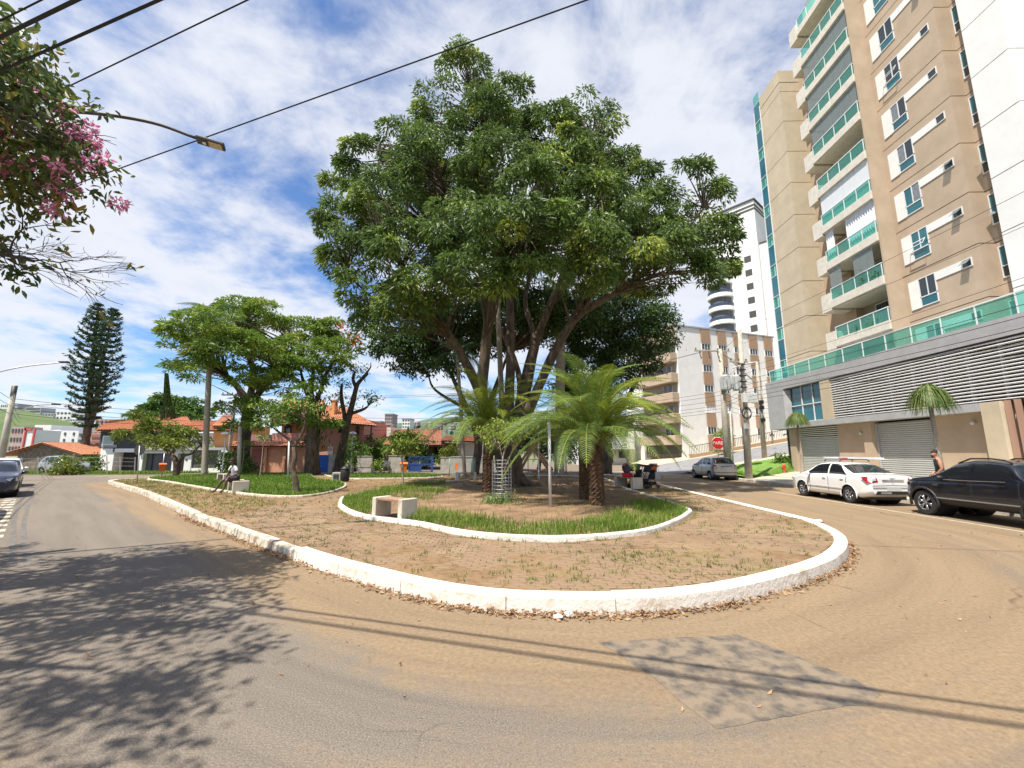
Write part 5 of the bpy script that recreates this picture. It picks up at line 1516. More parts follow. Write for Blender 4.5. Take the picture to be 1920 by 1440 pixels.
# big round tree behind the white house and thin cypress
simple_tree('round_tree', 'round dark green tree rising behind the tiled roof', (-50, 62, 0), px_lobes([(290, 775, 60, 22, .8), (320, 760, 60, 26, .8), (350, 765, 60, 24, .8), (370, 780, 60, 16, .8), (305, 790, 58, 26, .6), (345, 790, 58, 26, .6), (275, 785, 60, 14, .7)]), MIDLEAF,
            [([(-50, 62, 0), (-49.5, 61, 4), (-49, 60, 7)], [.5, .4, .15])], BARK, dens=.35, tuft=1.1, per=110, size=(.35, .65), wid=.4, tint=(.3, .15), branch_every=3)
cy = atY(311, 880, 47)
t = thing('cypress', 'needle-thin dark cypress in front of the tiled roof', 'cypress', (cy.x, 47, 0))
topc = atY(312, 700, 47)
b = MB(); b.cyl((0, 0, 0), (topc.x - cy.x, 0, topc.z), .12, .03, 6); b.build('trunk', BARK_DARK, t)
n = 2600; u = RNG.uniform(0, 1, n) ** .8
r = np.where(u > .55, .45 * (1 - u) / .45 * .55 + .04, .55)
a = RNG.uniform(0, 2 * PI, n)
q = np.stack([(topc.x - cy.x) * u + r * np.cos(a), r * np.sin(a), 2.2 + u * (topc.z - 2.4)], 1)
leaf_mesh('crown', q, unit(np.stack([np.cos(a) * .4, np.sin(a) * .4, np.ones(n)], 1)), np.full(n, .4), np.full(n, .13), DARKLEAF, t, RNG.normal(.4, .2, n))
# shrubs
for i, (px, py, Y, r, h, lm, lab) in enumerate((
        (435, 868, 32.0, 24, 1.0, MIDLEAF, 'glossy green shrub beside the trunk behind the seated man'),
        (468, 872, 33.5, 14, 1.0, MIDLEAF, 'small green shrub right of the lawn trunk'),
        (122, 872, 34.5, 24, .8, YELLEAF, 'bright green fern-like shrub behind the wire fence'),
        (175, 868, 38, 14, 1.3, MIDLEAF, 'narrow shrub between the pine and the white house'),
        (665, 850, 41, 26, 1.2, MIDLEAF, 'tall leafy shrub right of the pruned tree'),
        (700, 845, 43, 24, 1.3, MIDLEAF, 'climbing shrub over the low garden wall'),
        (715, 872, 39.5, 13, 1.0, SAPLEAF, 'bright green shrub behind the walking man'),
        (770, 838, 46, 30, 1.1, YELLEAF, 'tangled olive bush over the blue gate'),
        (840, 846, 44, 15, .9, YELLEAF, 'clipped bush on the low wall right of the blue gate'),
        (800, 850, 46, 24, 1.2, DARKLEAF, 'dark bush left of the brown porch'),
        (1355, 812, 49, 13, .9, SAPLEAF, 'light green bush behind the railing of the white block'),
        (1470, 862, 33.2, 15, .9, MIDLEAF, 'low dark bush on the corner bank beside the garage'),
        (395, 850, 39, 12, 1.2, SAPLEAF, 'potted plant in front of the white garage wall'))):
    c = ap(px, py, Y); k = r / F_PX * Y
    z0 = 0.1 if px < 1300 else max(.2, rz_(c.x) * .9)
    simple_tree('shrub', lab, (c.x, Y, z0), [(tuple(c), (k, k * .8, k * h)), ((c.x + k * .4, c.y, (c.z + z0) / 2), (k * .7, k * .7, max(.3, (c.z - z0) * .6))), ((c.x - k * .4, c.y, (c.z + z0) / 2), (k * .7, k * .7, max(.3, (c.z - z0) * .6)))], lm,
                [([(c.x, Y, z0 - .1), (c.x + .05, Y, (c.z + z0) / 2), tuple(c)], [.07, .05, .02])], BARK, dens=3.0, crad=.2, per=16, size=(.16, .34), wid=.42, tint=(.45, .2), cat='shrub', rend=.01, branch_every=4)

# ------------------------------------------------------------------ two-stemmed araucaria on the far left
AR = leaf_mat('araucaria_needle', [(0, (.025, .06, .035)), (.5, (.05, .105, .055)), (1, (.11, .18, .08))], .6, .15, .3)
ab = G(158, 881, 0.0); YP = ab.y
t = thing('araucaria', 'tall two-stemmed araucaria pine with tiered dark branches on the far left', 'pine tree', tuple(ab))
tops = [ap(185, 570, YP), ap(213, 578, YP)]
forkp = ap(165, 800, YP)
b = MB(tuple(ab))
s1 = limb(b, [ab, ap(160, 830, YP), forkp, ap(172, 700, YP), tops[0]], [.42, .36, .33, .25, .05], 10)
s2 = limb(b, [ap(162, 810, YP), ap(176, 778, YP), ap(188, 700, YP), tops[1]], [.24, .22, .2, .04], 9)
b.build('trunk', BARK_DARK, t, smooth=True)
NC, ND, NT = [], [], []
bb = MB(tuple(ab))
for st, zlo, rmax, top in ((s1, 4.6, 2.5, tops[0]), (s2, 6.5, 2.1, tops[1])):
    Z = [p.z for p in st]
    z = zlo
    while z < top.z - .2:
        fz = (z - zlo) / (top.z - zlo)
        c = Vector((np.interp(z, Z, [p.x for p in st]), np.interp(z, Z, [p.y for p in st]), z))
        R = rmax * min(1, .5 + fz * 1.6) * (1 - .72 * fz ** 1.7) * (1 if fz < .9 else (1 - fz) / .1 * .85 + .15)
        nb = 8
        a0 = random.uniform(0, 6)
        for k in range(nb):
            a = a0 + k * 2 * PI / nb + random.uniform(-.2, .2)
            d = Vector((math.cos(a), math.sin(a), 0))
            # the far side of each stem's pair stays shorter where the two crowns meet
            other = (tops[1] - tops[0]) if st is s1 else (tops[0] - tops[1])
            rr_ = R * random.uniform(.75, 1.05) * (.62 if d.dot(other) > 0 else 1)
            pts = [c + d * rr_ * u + Vector((0, 0, rr_ * (-.13 * math.sin(PI * u) + .30 * u * u * (.6 + fz)))) for u in (0, .3, .6, .85, 1)]
            bb.tube(pts, [.05, .045, .04, .03, .02], 4, cap=False)
            m = int(20 + rr_ * 26)
            for _ in range(m):
                u = random.random() ** .7
                f = u * 4; i = min(3, int(f)); p = pts[i].lerp(pts[i + 1], f - i)
                NC.append(tuple(p + Vector((random.gauss(0, .07), random.gauss(0, .07), random.gauss(.02, .06)))))
                dd = d * random.uniform(.2, 1) + Vector((random.gauss(0, .6), random.gauss(0, .6), random.uniform(-.1, .9)))
                ND.append(tuple(dd.normalized())); NT.append(random.gauss(.45, .2))
        z += .78 + .14 * random.random() - .34 * fz
bb.build('branches', BARK_DARK, t)
n = len(NC)
leaf_mesh('crown', np.array(NC), np.array(ND), RNG.uniform(.22, .4, n), RNG.uniform(.08, .13, n), AR, t, np.array(NT), tuple(ab), droop=0)

# ================================================================== LEFT SIDE: houses, walls, fences, far town
def pbox(b, x0, x1, y0, y1, Y, dep, front=True):
    """a wall block whose front face at distance Y covers the sighted rectangle"""
    ym = (y0 + y1) / 2
    a, c = atY(x0, ym, Y), atY(x1, ym, Y)
    zt, zb = atY((x0 + x1) / 2, y0, Y).z, atY((x0 + x1) / 2, y1, Y).z
    b.bb(a.x, c.x, Y, Y + dep, zb, zt)
    return a.x, c.x, zb, zt


TILE = mat('terracotta', (.40, .16, .085), .85, col2=(.55, .27, .15), scale=5, bump=.2, bscale=10)
TILE_OLD = mat('terracotta_old', (.26, .11, .07), .9, col2=(.42, .2, .12), scale=4, bump=.2, bscale=10)


def tiles(b, e0, e1, r1, r0, pitch=.26, rowh=.38):
    """a slope of barrel tiles between eave e0-e1 and ridge r0-r1"""
    e0, e1, r0, r1 = map(Vector, (e0, e1, r0, r1))
    nu = max(4, int((e1 - e0).length / pitch) * 4); nv = max(2, int((r0 - e0).length / rowh))
    nrm = (e1 - e0).cross(r0 - e0).normalized()
    if nrm.z < 0: nrm = -nrm
    vs, fs = [], []
    for j in range(nv * 2 + 1):
        v = (j // 2 + (j % 2)) / nv if j else 0
        v = min(1, (j + 1) // 2 / nv)
        lift = .05 if j % 2 == 0 else 0.0
        for i in range(nu + 1):
            u = i / nu
            p = e0.lerp(e1, u).lerp(r0.lerp(r1, u), v)
            vs.append(p + nrm * (.05 * abs(math.sin(PI * i / 4 * 1.0)) + lift))
    for j in range(nv * 2):
        for i in range(nu):
            k = j * (nu + 1) + i
            fs.append((k, k + 1, k + nu + 2, k + nu + 1))
    b.add(vs, fs)
    # underside closes the slope
    b.add([e0 - nrm * .08, e1 - nrm * .08, r1 - nrm * .08, r0 - nrm * .08], [(0, 3, 2, 1)])


DARK_WALL = mat('charcoal_render', (.045, .05, .055), .7, var=.15)
SALMON = mat('salmon_stone', (.46, .22, .13), .9, col2=(.56, .31, .2), scale=6, bump=.5, bscale=9)
PINK_W = mat('pink_render', (.56, .24, .19), .85, var=.08, scale=1)
ORANGE_W = mat('orange_render', (.6, .3, .12), .85, var=.08, scale=1)
BLUE_D = mat('blue_paint', (.02, .12, .55), .5, var=.08)
BLUE_G = mat('blue_gate_paint', (.02, .06, .22), .5, var=.1)
RED_D = mat('dark_red_door', (.2, .05, .04), .6, var=.12)
GREYW = mat('weathered_wall', (.3, .28, .25), .95, col2=(.46, .43, .38), scale=2.2, bump=.5, bscale=12)
BRICK = mat('far_brick', (.36, .2, .16), .9, col2=(.45, .28, .22), scale=2)
STONE_OLD = mat('old_stone', (.10, .085, .06), .95, col2=(.24, .21, .16), scale=3.5, bump=.6, bscale=8)


def house(name, label, px, Y, cat='house'):
    p = atY(px, 885, Y)
    return thing(name, label, cat, (p.x, Y, 0)), (p.x, Y, 0)


def hp(o, off, name, m, fn, parent=None, **kw):
    b = MB(off); fn(b)
    return b.build(name, m, parent or o, **kw)


# --- white house with dark upper storey
h, O = house('white_house', 'white house with charcoal upper storey, wide dark garages and tiled roofs', 300, 39)
hp(h, O, 'wall', WHITE_WALL, lambda b: pbox(b, 186, 212, 841, 886, 41, 8))
hp(h, O, 'wall', WHITE_WALL, lambda b: pbox(b, 212, 262, 841, 848, 41, 8))
hp(h, O, 'upper_wall', DARK_WALL, lambda b: pbox(b, 187, 300, 808, 840.7, 41, 8))
fr = hp(h, O, 'window', ALU, lambda b: pbox(b, 192, 213, 817, 834, 40.9, .08))
hp(h, O, 'pane', mat('pale_pane', (.3, .38, .4), .1, var=.1), lambda b: pbox(b, 194, 211, 819, 832, 40.86, .03), fr)
hp(h, O, 'trim', ALU, lambda b: (pbox(b, 190, 218, 834.5, 835.5, 40.9, .08), pbox(b, 190, 218, 837.5, 838.5, 40.9, .08)))
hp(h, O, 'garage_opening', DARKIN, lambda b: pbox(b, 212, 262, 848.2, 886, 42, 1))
hp(h, O, 'front_wall', WHITE_WALL, lambda b: (pbox(b, 260, 267, 844, 887, 38.4, 4), pbox(b, 267, 357, 844, 850, 38.4, 4), pbox(b, 322, 331, 850.1, 887, 38.4, 1), pbox(b, 345, 358, 850.1, 887, 38.4, 1), pbox(b, 358, 421, 878, 887, 38.4, 1), pbox(b, 410, 421, 850, 877.9, 38.4, 1)))
hp(h, O, 'roof_slab', GREY_PANEL, lambda b: pbox(b, 256, 424, 839, 843.9, 38.1, 6))
gd = hp(h, O, 'garage_door', mat('slate_door', (.11, .10, .12), .5, var=.1), lambda b: pbox(b, 267.3, 321.7, 850.2, 886, 38.8, .1))
for x in (283, 303):
    hp(h, O, 'door_rib', DARK_WALL, lambda b: pbox(b, x, x + 2, 850.5, 886, 38.72, .07), gd)
hp(h, O, 'door', mat('plum_door', (.14, .08, .09), .5, var=.1), lambda b: pbox(b, 331.3, 344.7, 850.4, 886, 38.8, .1))
hp(h, O, 'number_plate', DARK_WALL, lambda b: pbox(b, 347, 351, 861, 863, 38.36, .03))
fr = hp(h, O, 'patio_window', ALU, lambda b: (pbox(b, 358, 359.5, 844, 877.8, 38.5, .1), pbox(b, 408, 409.8, 844, 877.8, 38.5, .1), pbox(b, 384, 385, 844, 877.8, 38.5, .1)))
hp(h, O, 'pane', mat('smoked_pane', (.10, .10, .10), .1, var=.3, scale=1), lambda b: pbox(b, 359.6, 407.9, 844.2, 877.8, 38.55, .03), fr)
A1, A2 = atY(178, 807, 40.2), atY(255, 806, 40.2)
R1, R2 = atY(205, 790, 46), atY(275, 784, 46)
hp(h, O, 'roof', TILE, lambda b: tiles(b, A1, A2, R2, R1))
hp(h, O, 'roof', TILE, lambda b: tiles(b, atY(255, 812, 42), atY(372, 812, 42), atY(352, 782, 48), atY(278, 782, 48)))
hp(h, O, 'roof', TILE, lambda b: tiles(b, atY(330, 808, 41.5), atY(432, 808, 41.5), atY(425, 790, 47), atY(350, 789, 47)))
hp(h, O, 'back_wall', WHITE_WALL, lambda b: pbox(b, 262, 425, 812, 838, 43, 6))

# --- pink house
h, O = house('pink_house', 'pink two storey house with terracotta roof, chimney and salmon stone garden wall', 560, 40)
hp(h, O, 'garden_wall', SALMON, lambda b: pbox(b, 431, 571, 838, 886, 38.2, .4))
for x in (431, 494, 530, 566):
    hp(h, O, 'pier', SALMON, lambda b: pbox(b, x, x + 5, 837, 886, 38.0, .19))
hp(h, O, 'garage_door', RED_D, lambda b: pbox(b, 470, 493.8, 842, 885, 38.1, .09))
hp(h, O, 'garage_door', RED_D, lambda b: pbox(b, 438, 455, 842, 885, 38.1, .09))
hp(h, O, 'wall_coping', TILE, lambda b: tiles(b, atY(429, 837, 37.7), atY(574, 837, 37.7), atY(574, 828, 39.3), atY(429, 828, 39.3)))
bd = hp(h, O, 'blue_door', BLUE_D, lambda b: pbox(b, 571.4, 615, 853, 886, 38.25, .12))
for y in (860, 868, 876):
    hp(h, O, 'door_rib', BLUE_D, lambda b: pbox(b, 572, 614.5, y, y + 1.2, 38.2, .045), bd)
hp(h, O, 'gate_post', GREYW, lambda b: pbox(b, 615.2, 631, 853, 886, 38.2, .4))
hp(h, O, 'lower_wall', SALMON, lambda b: pbox(b, 560, 683, 829, 860, 42, 8))
hp(h, O, 'upper_wall', PINK_W, lambda b: pbox(b, 594, 682, 786, 829, 42, 8))
hp(h, O, 'balcony_wall', ORANGE_W, lambda b: pbox(b, 528, 594, 783, 828, 42.5, 7))
hp(h, O, 'balcony', PINK_W, lambda b: pbox(b, 510, 574, 812, 829, 41, 1.4))
for (x0, x1, y0, y1) in ((533, 546, 786, 812), (634, 642, 796, 812), (667, 673, 797, 816)):
    fr = hp(h, O, 'window', RED_D, lambda b: pbox(b, x0, x1, y0, y1, 41.9 if x0 > 600 else 42.4, .09))
    hp(h, O, 'pane', DARK_GLASS, lambda b: pbox(b, x0 + 1.2, x1 - 1.2, y0 + 1.2, y1 - 1.2, 41.86 if x0 > 600 else 42.36, .03), fr)
hp(h, O, 'wall_ornament', DARK_WALL, lambda b: (pbox(b, 556.5, 557.5, 789, 806, 42.4, .05), pbox(b, 554, 560, 792, 793, 42.4, .05)))
hp(h, O, 'roof', TILE, lambda b: tiles(b, atY(590, 789, 40.8), atY(709, 799, 40.8), atY(655, 768, 46), atY(600, 758, 46)))
hp(h, O, 'roof', TILE, lambda b: tiles(b, atY(505, 800, 41), atY(596, 788, 41), atY(610, 752, 46), atY(532, 748, 46)))
hp(h, O, 'chimney', ORANGE_W, lambda b: (pbox(b, 620, 627, 752, 782, 43, .8), pbox(b, 619, 628, 750, 751.9, 42.95, .9)))
hp(h, O, 'porch_post', DARK_WALL, lambda b: pbox(b, 694.5, 696.5, 797, 822, 42, .1))
hp(h, O, 'porch_rail', DARK_WALL, lambda b: (pbox(b, 682, 697, 816, 817, 42, .06), pbox(b, 682, 697, 820, 821, 42, .06)))
hp(h, O, 'side_roof', TILE, lambda b: tiles(b, atY(395, 800, 42), atY(440, 800, 42), atY(440, 778, 46), atY(420, 778, 46)))
hp(h, O, 'side_wall', ORANGE_W, lambda b: pbox(b, 400, 440, 795, 838, 42.6, 6))
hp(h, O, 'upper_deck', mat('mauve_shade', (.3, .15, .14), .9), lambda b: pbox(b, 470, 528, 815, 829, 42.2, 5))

# --- low house with brown porch
h, O = house('tiled_house', 'low house with old terracotta roof, cream chimney and brown porch', 770, 46)
hp(h, O, 'wall', SALMON, lambda b: pbox(b, 688, 800, 832, 862, 47, 8))
hp(h, O, 'roof', TILE_OLD, lambda b: tiles(b, atY(684, 834, 45.5), atY(830, 834, 45.5), atY(828, 806, 51), atY(733, 806, 51)))
hp(h, O, 'chimney', CREAM, lambda b: (pbox(b, 725, 732.5, 796, 818, 47.5, .8), pbox(b, 723.5, 734, 794, 795.9, 47.4, 1.0)))
hp(h, O, 'porch_wall', mat('brown_wall', (.17, .06, .035), .85, var=.1), lambda b: (pbox(b, 800, 812, 832, 860, 46, 5), pbox(b, 829, 855, 830, 858, 46.5, 5)))
hp(h, O, 'porch_back', CREAM, lambda b: pbox(b, 811, 829, 836, 860, 48, 3))
hp(h, O, 'door', RED_D, lambda b: pbox(b, 815, 825, 843, 860, 47.9, .08))
hp(h, O, 'porch_roof', TILE_OLD, lambda b: tiles(b, atY(803, 835, 45), atY(836, 835, 45), atY(832, 826, 47.5), atY(803, 826, 47.5)))
hp(h, O, 'side_roof', TILE_OLD, lambda b: tiles(b, atY(824, 827, 45), atY(905, 829, 45), atY(905, 818, 50), atY(835, 818, 50)))
hp(h, O, 'white_wall', WHITE_WALL, lambda b: pbox(b, 855, 905, 830, 858, 47, 4))

# --- garden walls and gate on the cross street
for x0, x1, y0, lab in ((669, 697, 856, 'grey plastered garden wall left of the walking man'), (728, 756, 855, 'grey plastered garden wall right of the walking man'), (826, 846, 858, 'short grey wall right of the blue gate'), (846, 905, 857, 'long low grey wall behind the mesh fence')):
    p = atY(x0, 880, 40)
    t = thing('garden_wall', lab, 'wall', (p.x, 40, 0))
    b = MB((p.x, 40, 0)); pbox(b, x0, x1, y0, 886, 40, .3); b.build('masonry', GREYW, t)
    b = MB((p.x, 40, 0)); pbox(b, x0 - .3, x1 + .3, y0 - 1.2, y0 - .05, 39.96, .38); b.build('coping', CONCRETE, t)
p = atY(766, 880, 40)
t = thing('blue_gate', 'dark blue metal gate with mesh beside the tiled house', 'gate', (p.x, 40, 0))
for nm, L in (('gate_post', ((766, 767.5, 856, 885), (789, 790.2, 856, 885), (808, 812, 855, 885))), ('gate_rail', ((767.6, 808, 856, 857.2), (767.6, 808, 869, 872), (767.6, 808, 883, 884.3)))):
    for q in L:
        b = MB((p.x, 40, 0)); pbox(b, *q, 40.0 if nm == 'gate_post' else 40.03, .06); b.build(nm, BLUE_G, t)
b = MB((p.x, 40, 0)); pbox(b, 767.6, 788.9, 872.1, 882.9, 40.05, .02); b.build('gate_panel', BLUE_G, t)
b = MB((p.x, 40, 0))
for x in np.arange(769, 808, 1.6): pbox(b, x, x + .3, 857.3, 868.9, 40.04, .015)
b.build('gate_bars', BLUE_G, t)

# --- old stone shed
h, O = house('stone_shed', 'old stone shed with terracotta gable roof at the left end of the road', 90, 41, 'shed')
g1, g2, g3 = atY(35, 846, 41), atY(153, 851, 41), atY(87, 832, 41)
hp(h, O, 'gable_wall', STONE_OLD, lambda b: b.extr([(g1.x, 41, -.1), (g2.x, 41, -.1), (g2.x, 41, g2.z), (g3.x, 41, g3.z), (g1.x, 41, g1.z)], (0, 9, 0)))
ov = Vector((0, -.4, .1)); bk_ = Vector((0, 9.5, 0.1))
hp(h, O, 'roof', TILE, lambda b: tiles(b, g1 + ov + Vector((-1.6, 0, -.5)), g1 + bk_ + Vector((-1.6, 0, -.5)), g3 + bk_, g3 + ov))
hp(h, O, 'roof', TILE, lambda b: tiles(b, g2 + ov + Vector((.5, 0, -.2)), g2 + bk_ + Vector((.5, 0, -.2)), g3 + bk_, g3 + ov))

# --- wire fence on posts in front of the shed
fp = [(20, 858, 890), (42, 858, 890), (70, 857, 889), (86, 861, 890), (101, 857, 889), (137, 857, 888), (201, 854, 889), (225, 856, 887), (252, 857, 887)]
p = G(101, 890)
t = thing('wire_fence', 'leaning concrete posts with slack wires along the far kerb on the left', 'fence', (p.x, p.y, 0))
YF = 35.0
pts = []
for (x, y0, y1) in fp:
    a, c = atY(x + random.uniform(-2, 2), y0, YF), atY(x, y1 + 1, YF)
    b = MB((p.x, p.y, 0)); b.tube([c, a], .05, 4); b.build('post', POLE_CONC, t); pts.append((c, a))
for f in (.45, .7, .92):
    b = MB((p.x, p.y, 0)); b.tube([c.lerp(a, f) for c, a in pts], .006, 4); b.build('wire', POLE_CONC, t)
x, y = pick([(-46, 35.2), (-30.5, 35.2), (-28, 37.8), (-44, 38.5)], 9000)
blades('roadside_grass', np.stack([x, y, 0 * x], 1), .22, .06, GRASS, 'rough grass along the wire fence at the end of the road', tint=np.clip(RNG.normal(.6, .2, len(x)), 0, 1))
b = MB(); b.bb(-47, -27, 34.6, 39, -.02, .05); b.build('roadside_verge', TURF, kind='structure')

# ------------------------------------------------------------------ far town and hill on the left
HILL = mat('hill_grass', (.06, .10, .028), .95, col2=(.105, .14, .045), scale=.03, detail=8)
hv, hf = [], []
prof = [(-260, 700, 20), (-80, 748, 26), (0, 766, 26), (45, 769, 26), (90, 781, 26), (140, 793, 26), (190, 803, 26), (260, 818, 26), (330, 838, 26)]
for i, (px, py, _) in enumerate(prof):
    a = atY(px, py, 420); hv += [(a.x, 420, a.z), (a.x * .82, 300, a.z * .35), (a.x * .62, 190, -1), (a.x * 1.3, 560, a.z * .4)]
for i in range(len(prof) - 1):
    k = i * 4
    for a, c in ((0, 1), (1, 2), (3, 0)): hf.append((k + a, k + c, k + 4 + c, k + 4 + a))
b = MB(); b.add(hv, hf); b.build('hill', HILL, kind='structure', smooth=True)
FAR_WHITE = mat('far_white', (.66, .67, .68), .9, var=.06, scale=.3)
FAR_GREY = mat('far_grey', (.36, .37, .39), .9, var=.1, scale=.2)
FAR_WIN = mat('far_window', (.08, .09, .11), .5, var=.2)
FAR_RED = mat('far_red', (.5, .07, .08), .8, var=.1)


def far_building(label, x0, x1, y0, y1, Y, m, nx=0, ny=0, dep=14, group='far buildings of the town', roof=None, win=FAR_WIN, wf=.5):
    p = atY((x0 + x1) / 2, y1, Y)
    t = thing('far_building', label, 'building', (p.x, Y, 0), group=group)
    o = (p.x, Y, 0)
    b = MB(o); xa, xb, zb, zt = pbox(b, x0, x1, y0, y1, Y, dep); b.build('wall', m, t)
    if roof: b = MB(o); b.bb(xa - .4, xb + .4, Y - .4, Y + dep + .4, zt + .01, zt + .8); b.build('roof', roof, t)
    for i in range(nx):
        for j in range(ny):
            w, hgt = (xb - xa) / nx, (zt - zb) / ny
            xx, zz = xa + w * (i + .5), zb + hgt * (j + .55)
            b = MB(o); b.bb(xx - w * wf / 2, xx + w * wf / 2, Y - .15, Y - .01, zz - hgt * .22, zz + hgt * .22); b.build('window', win, t)
    return t


far_building('white block with a red frame low on the left', 41, 61, 806, 850, 120, FAR_WHITE, 0, 0)
o_ = atY(50, 850, 120)
for q in ((41, 44, 803, 850), (58, 61, 803, 850), (44.1, 57.9, 803, 807)):
    b = MB((o_.x, 120, 0)); pbox(b, *q, 119.7, .25); b.build('frame', FAR_RED, bpy.data.objects['far_building'])
far_building('blank white block left of the pine', 61, 92, 797, 850, 130, FAR_WHITE, 0, 0)
far_building('grey white block with four rows of windows left of the pine', 92, 110, 806, 850, 128, FAR_WHITE, 4, 5, wf=.55)
far_building('white block with small paired windows beside the pine', 111, 144, 808, 856, 112, FAR_WHITE, 2, 4, wf=.2)
far_building('slim grey block touching the pine trunk', 144, 153, 810, 856, 112, FAR_GREY, 1, 4, wf=.5)
far_building('pinkish low block at the far left edge', 18, 41, 800, 850, 125, mat('far_pink', (.42, .3, .28), .9, var=.15, scale=.2), 4, 3)
far_building('reddish brick block between the pine and the white house', 166, 190, 812, 872, 60, BRICK, 1, 5, wf=.8, win=mat('brick_band', (.27, .13, .11), .9))
far_building('long brick block above the tiled roof', 176, 250, 786, 830, 95, BRICK, 9, 4, wf=.4, win=FAR_WIN)
for i, q in enumerate(((0, 14, 757, 772, 'white house on the hill at the left edge'), (22, 33, 757, 766, 'dark-roofed building on the hill crest'), (46, 76, 764, 776, 'wide banded building on the hill crest'), (78, 100, 775, 783, 'low building on the hill slope'), (105, 133, 771, 784, 'white building group on the hill beside the pine'), (133, 146, 778, 788, 'small white building on the hill touching the pine'))):
    far_building(q[4], q[0], q[1], q[2], q[3] + 4, 425, FAR_WHITE if i in (0, 4, 5) else FAR_GREY, 4 if i != 2 else 1, 2 if i != 2 else 3, wf=.5 if i != 2 else .9)
far_building('brown high-rise on the skyline above the tiled house', 721, 735, 777, 812, 330, mat('far_brown', (.28, .23, .25), .9, var=.1), 4, 6, roof=FAR_GREY)
far_building('white high-rise on the skyline right of the chimney', 753.5, 768, 786, 815, 340, FAR_WHITE, 3, 5, roof=FAR_GREY)
far_building('grey flat block on the skyline left of the chimney', 692, 714, 789, 800, 330, FAR_GREY, 6, 2)
far_building('white low block behind the pink house', 690, 722, 803, 830, 150, FAR_WHITE, 5, 3)
far_building('pale block behind the cream chimney', 705, 735, 801, 830, 170, FAR_WHITE, 4, 3)
hv = []
HILL2 = mat('far_wooded_hill', (.05, .09, .05), .95, col2=(.10, .14, .09), scale=.03)
b = MB()
prof2 = [(560, 830), (660, 800), (700, 797), (740, 794), (775, 792), (800, 786), (830, 784), (880, 780), (930, 786), (1000, 800), (1080, 812), (1200, 830)]
for i in range(len(prof2) - 1):
    a, c = atY(*prof2[i], 420), atY(*prof2[i + 1], 420)
    b.add([a, c, (c.x * .8, 330, 0), (a.x * .8, 330, 0), (c.x * 1.2, 560, 0), (a.x * 1.2, 560, 0)], [(0, 3, 2, 1), (0, 1, 4, 5)])
b.build('wooded_hill', HILL2, kind='structure')
random.seed(77)
HOUSE_M = [mat('far_house_a', (.42, .3, .25), .9), mat('far_house_b', (.5, .46, .42), .9), mat('far_house_c', (.36, .24, .2), .9)]
wall_words = ['brick', 'pale', 'brown']
spots = []
for i in range(22):
    px = 758 + i * 6.3 + random.uniform(-2, 2); py = 806 - (i % 4) * 5 + random.uniform(-1.5, 1.5)
    w = random.uniform(4, 7)
    k = i % 3
    far_building('%s %s house from the left on the far hillside' % (['first', 'second', 'third', 'fourth', 'fifth', 'sixth', 'seventh', 'eighth'][i // 3], wall_words[k]), px, px + w, py, py + 7, 360 + (i % 4) * 12, HOUSE_M[k], 2, 1, dep=8, group='%s hillside houses' % wall_words[k], wf=.4)

# ================================================================== CARS
GLASSC = mat('car_glass', (.012, .014, .016), .04, var=0, spec=.9)
CHROME = mat('chrome', (.6, .6, .62), .15, var=0, metal=1)
ALLOY = mat('alloy', (.45, .45, .46), .3, var=.05, metal=.9)
TRIM = mat('black_trim', (.018, .018, .018), .55, var=.1)
TAIL = mat('tail_lens', (.35, .01, .012), .12, var=.1)
TAIL_W = mat('clear_lens', (.55, .5, .5), .1, var=.05)
PLATE = mat('plate', (.5, .5, .5), .5, var=.05)
SEATM = mat('car_inside', (.03, .03, .03), .9, var=.1)


def paint(name, c, dirt=None):
    return mat(name, c, .28, var=.02, coat=1.0, scale=.8) if dirt is None else mat(name, c, .35, col2=dirt, coat=.6, scale=1.2, c2pos=(.5, .85))


def interp(t, x): return np.interp(x, [a for a, _ in t], [b for _, b in t])


def smooth1(a, k=5):
    p = np.pad(a, k, mode='edge'); ker = np.ones(2 * k + 1) / (2 * k + 1)
    return np.convolve(p, ker, 'valid')


def half_ring(w, zb, zs, zt, tumble):
    wr = w * .955 - tumble * max(0, zt - zs)
    h = zt - zs
    P = [(0, zb), (w * .8, zb), (w * .985, zb + .09), (w, zb + .45 * (zs - zb)), (w * .985, zs - .05), (w * .95, zs), ((w * .95 + wr) / 2 + .02, zs + h * .5), (wr, zt - .06 * min(1, h / .3)), (wr * .74, zt - .012), (0, zt)]
    J = list(range(10))
    pts = P; idx = [float(j) for j in J]
    for _ in range(2):
        q, qi = [pts[0]], [idx[0]]
        for a, c, ia, ic in zip(pts[:-1], pts[1:], idx[:-1], idx[1:]):
            q += [(a[0] * .75 + c[0] * .25, a[1] * .75 + c[1] * .25), (a[0] * .25 + c[0] * .75, a[1] * .25 + c[1] * .75)]
            qi += [ia * .75 + ic * .25, ia * .25 + ic * .75]
        q.append(pts[-1]); qi.append(idx[-1]); pts, idx = q, qi
    # refine
    rp, ri = [], []
    for a, c, ia, ic in zip(pts[:-1], pts[1:], idx[:-1], idx[1:]):
        rp += [a, ((a[0] + c[0]) / 2, (a[1] + c[1]) / 2)]; ri += [ia, (ia + ic) / 2]
    rp.append(pts[-1]); ri.append(idx[-1])
    return np.array(rp), np.array(ri)


def in_poly(poly, x, z): return inside(poly, x, z)


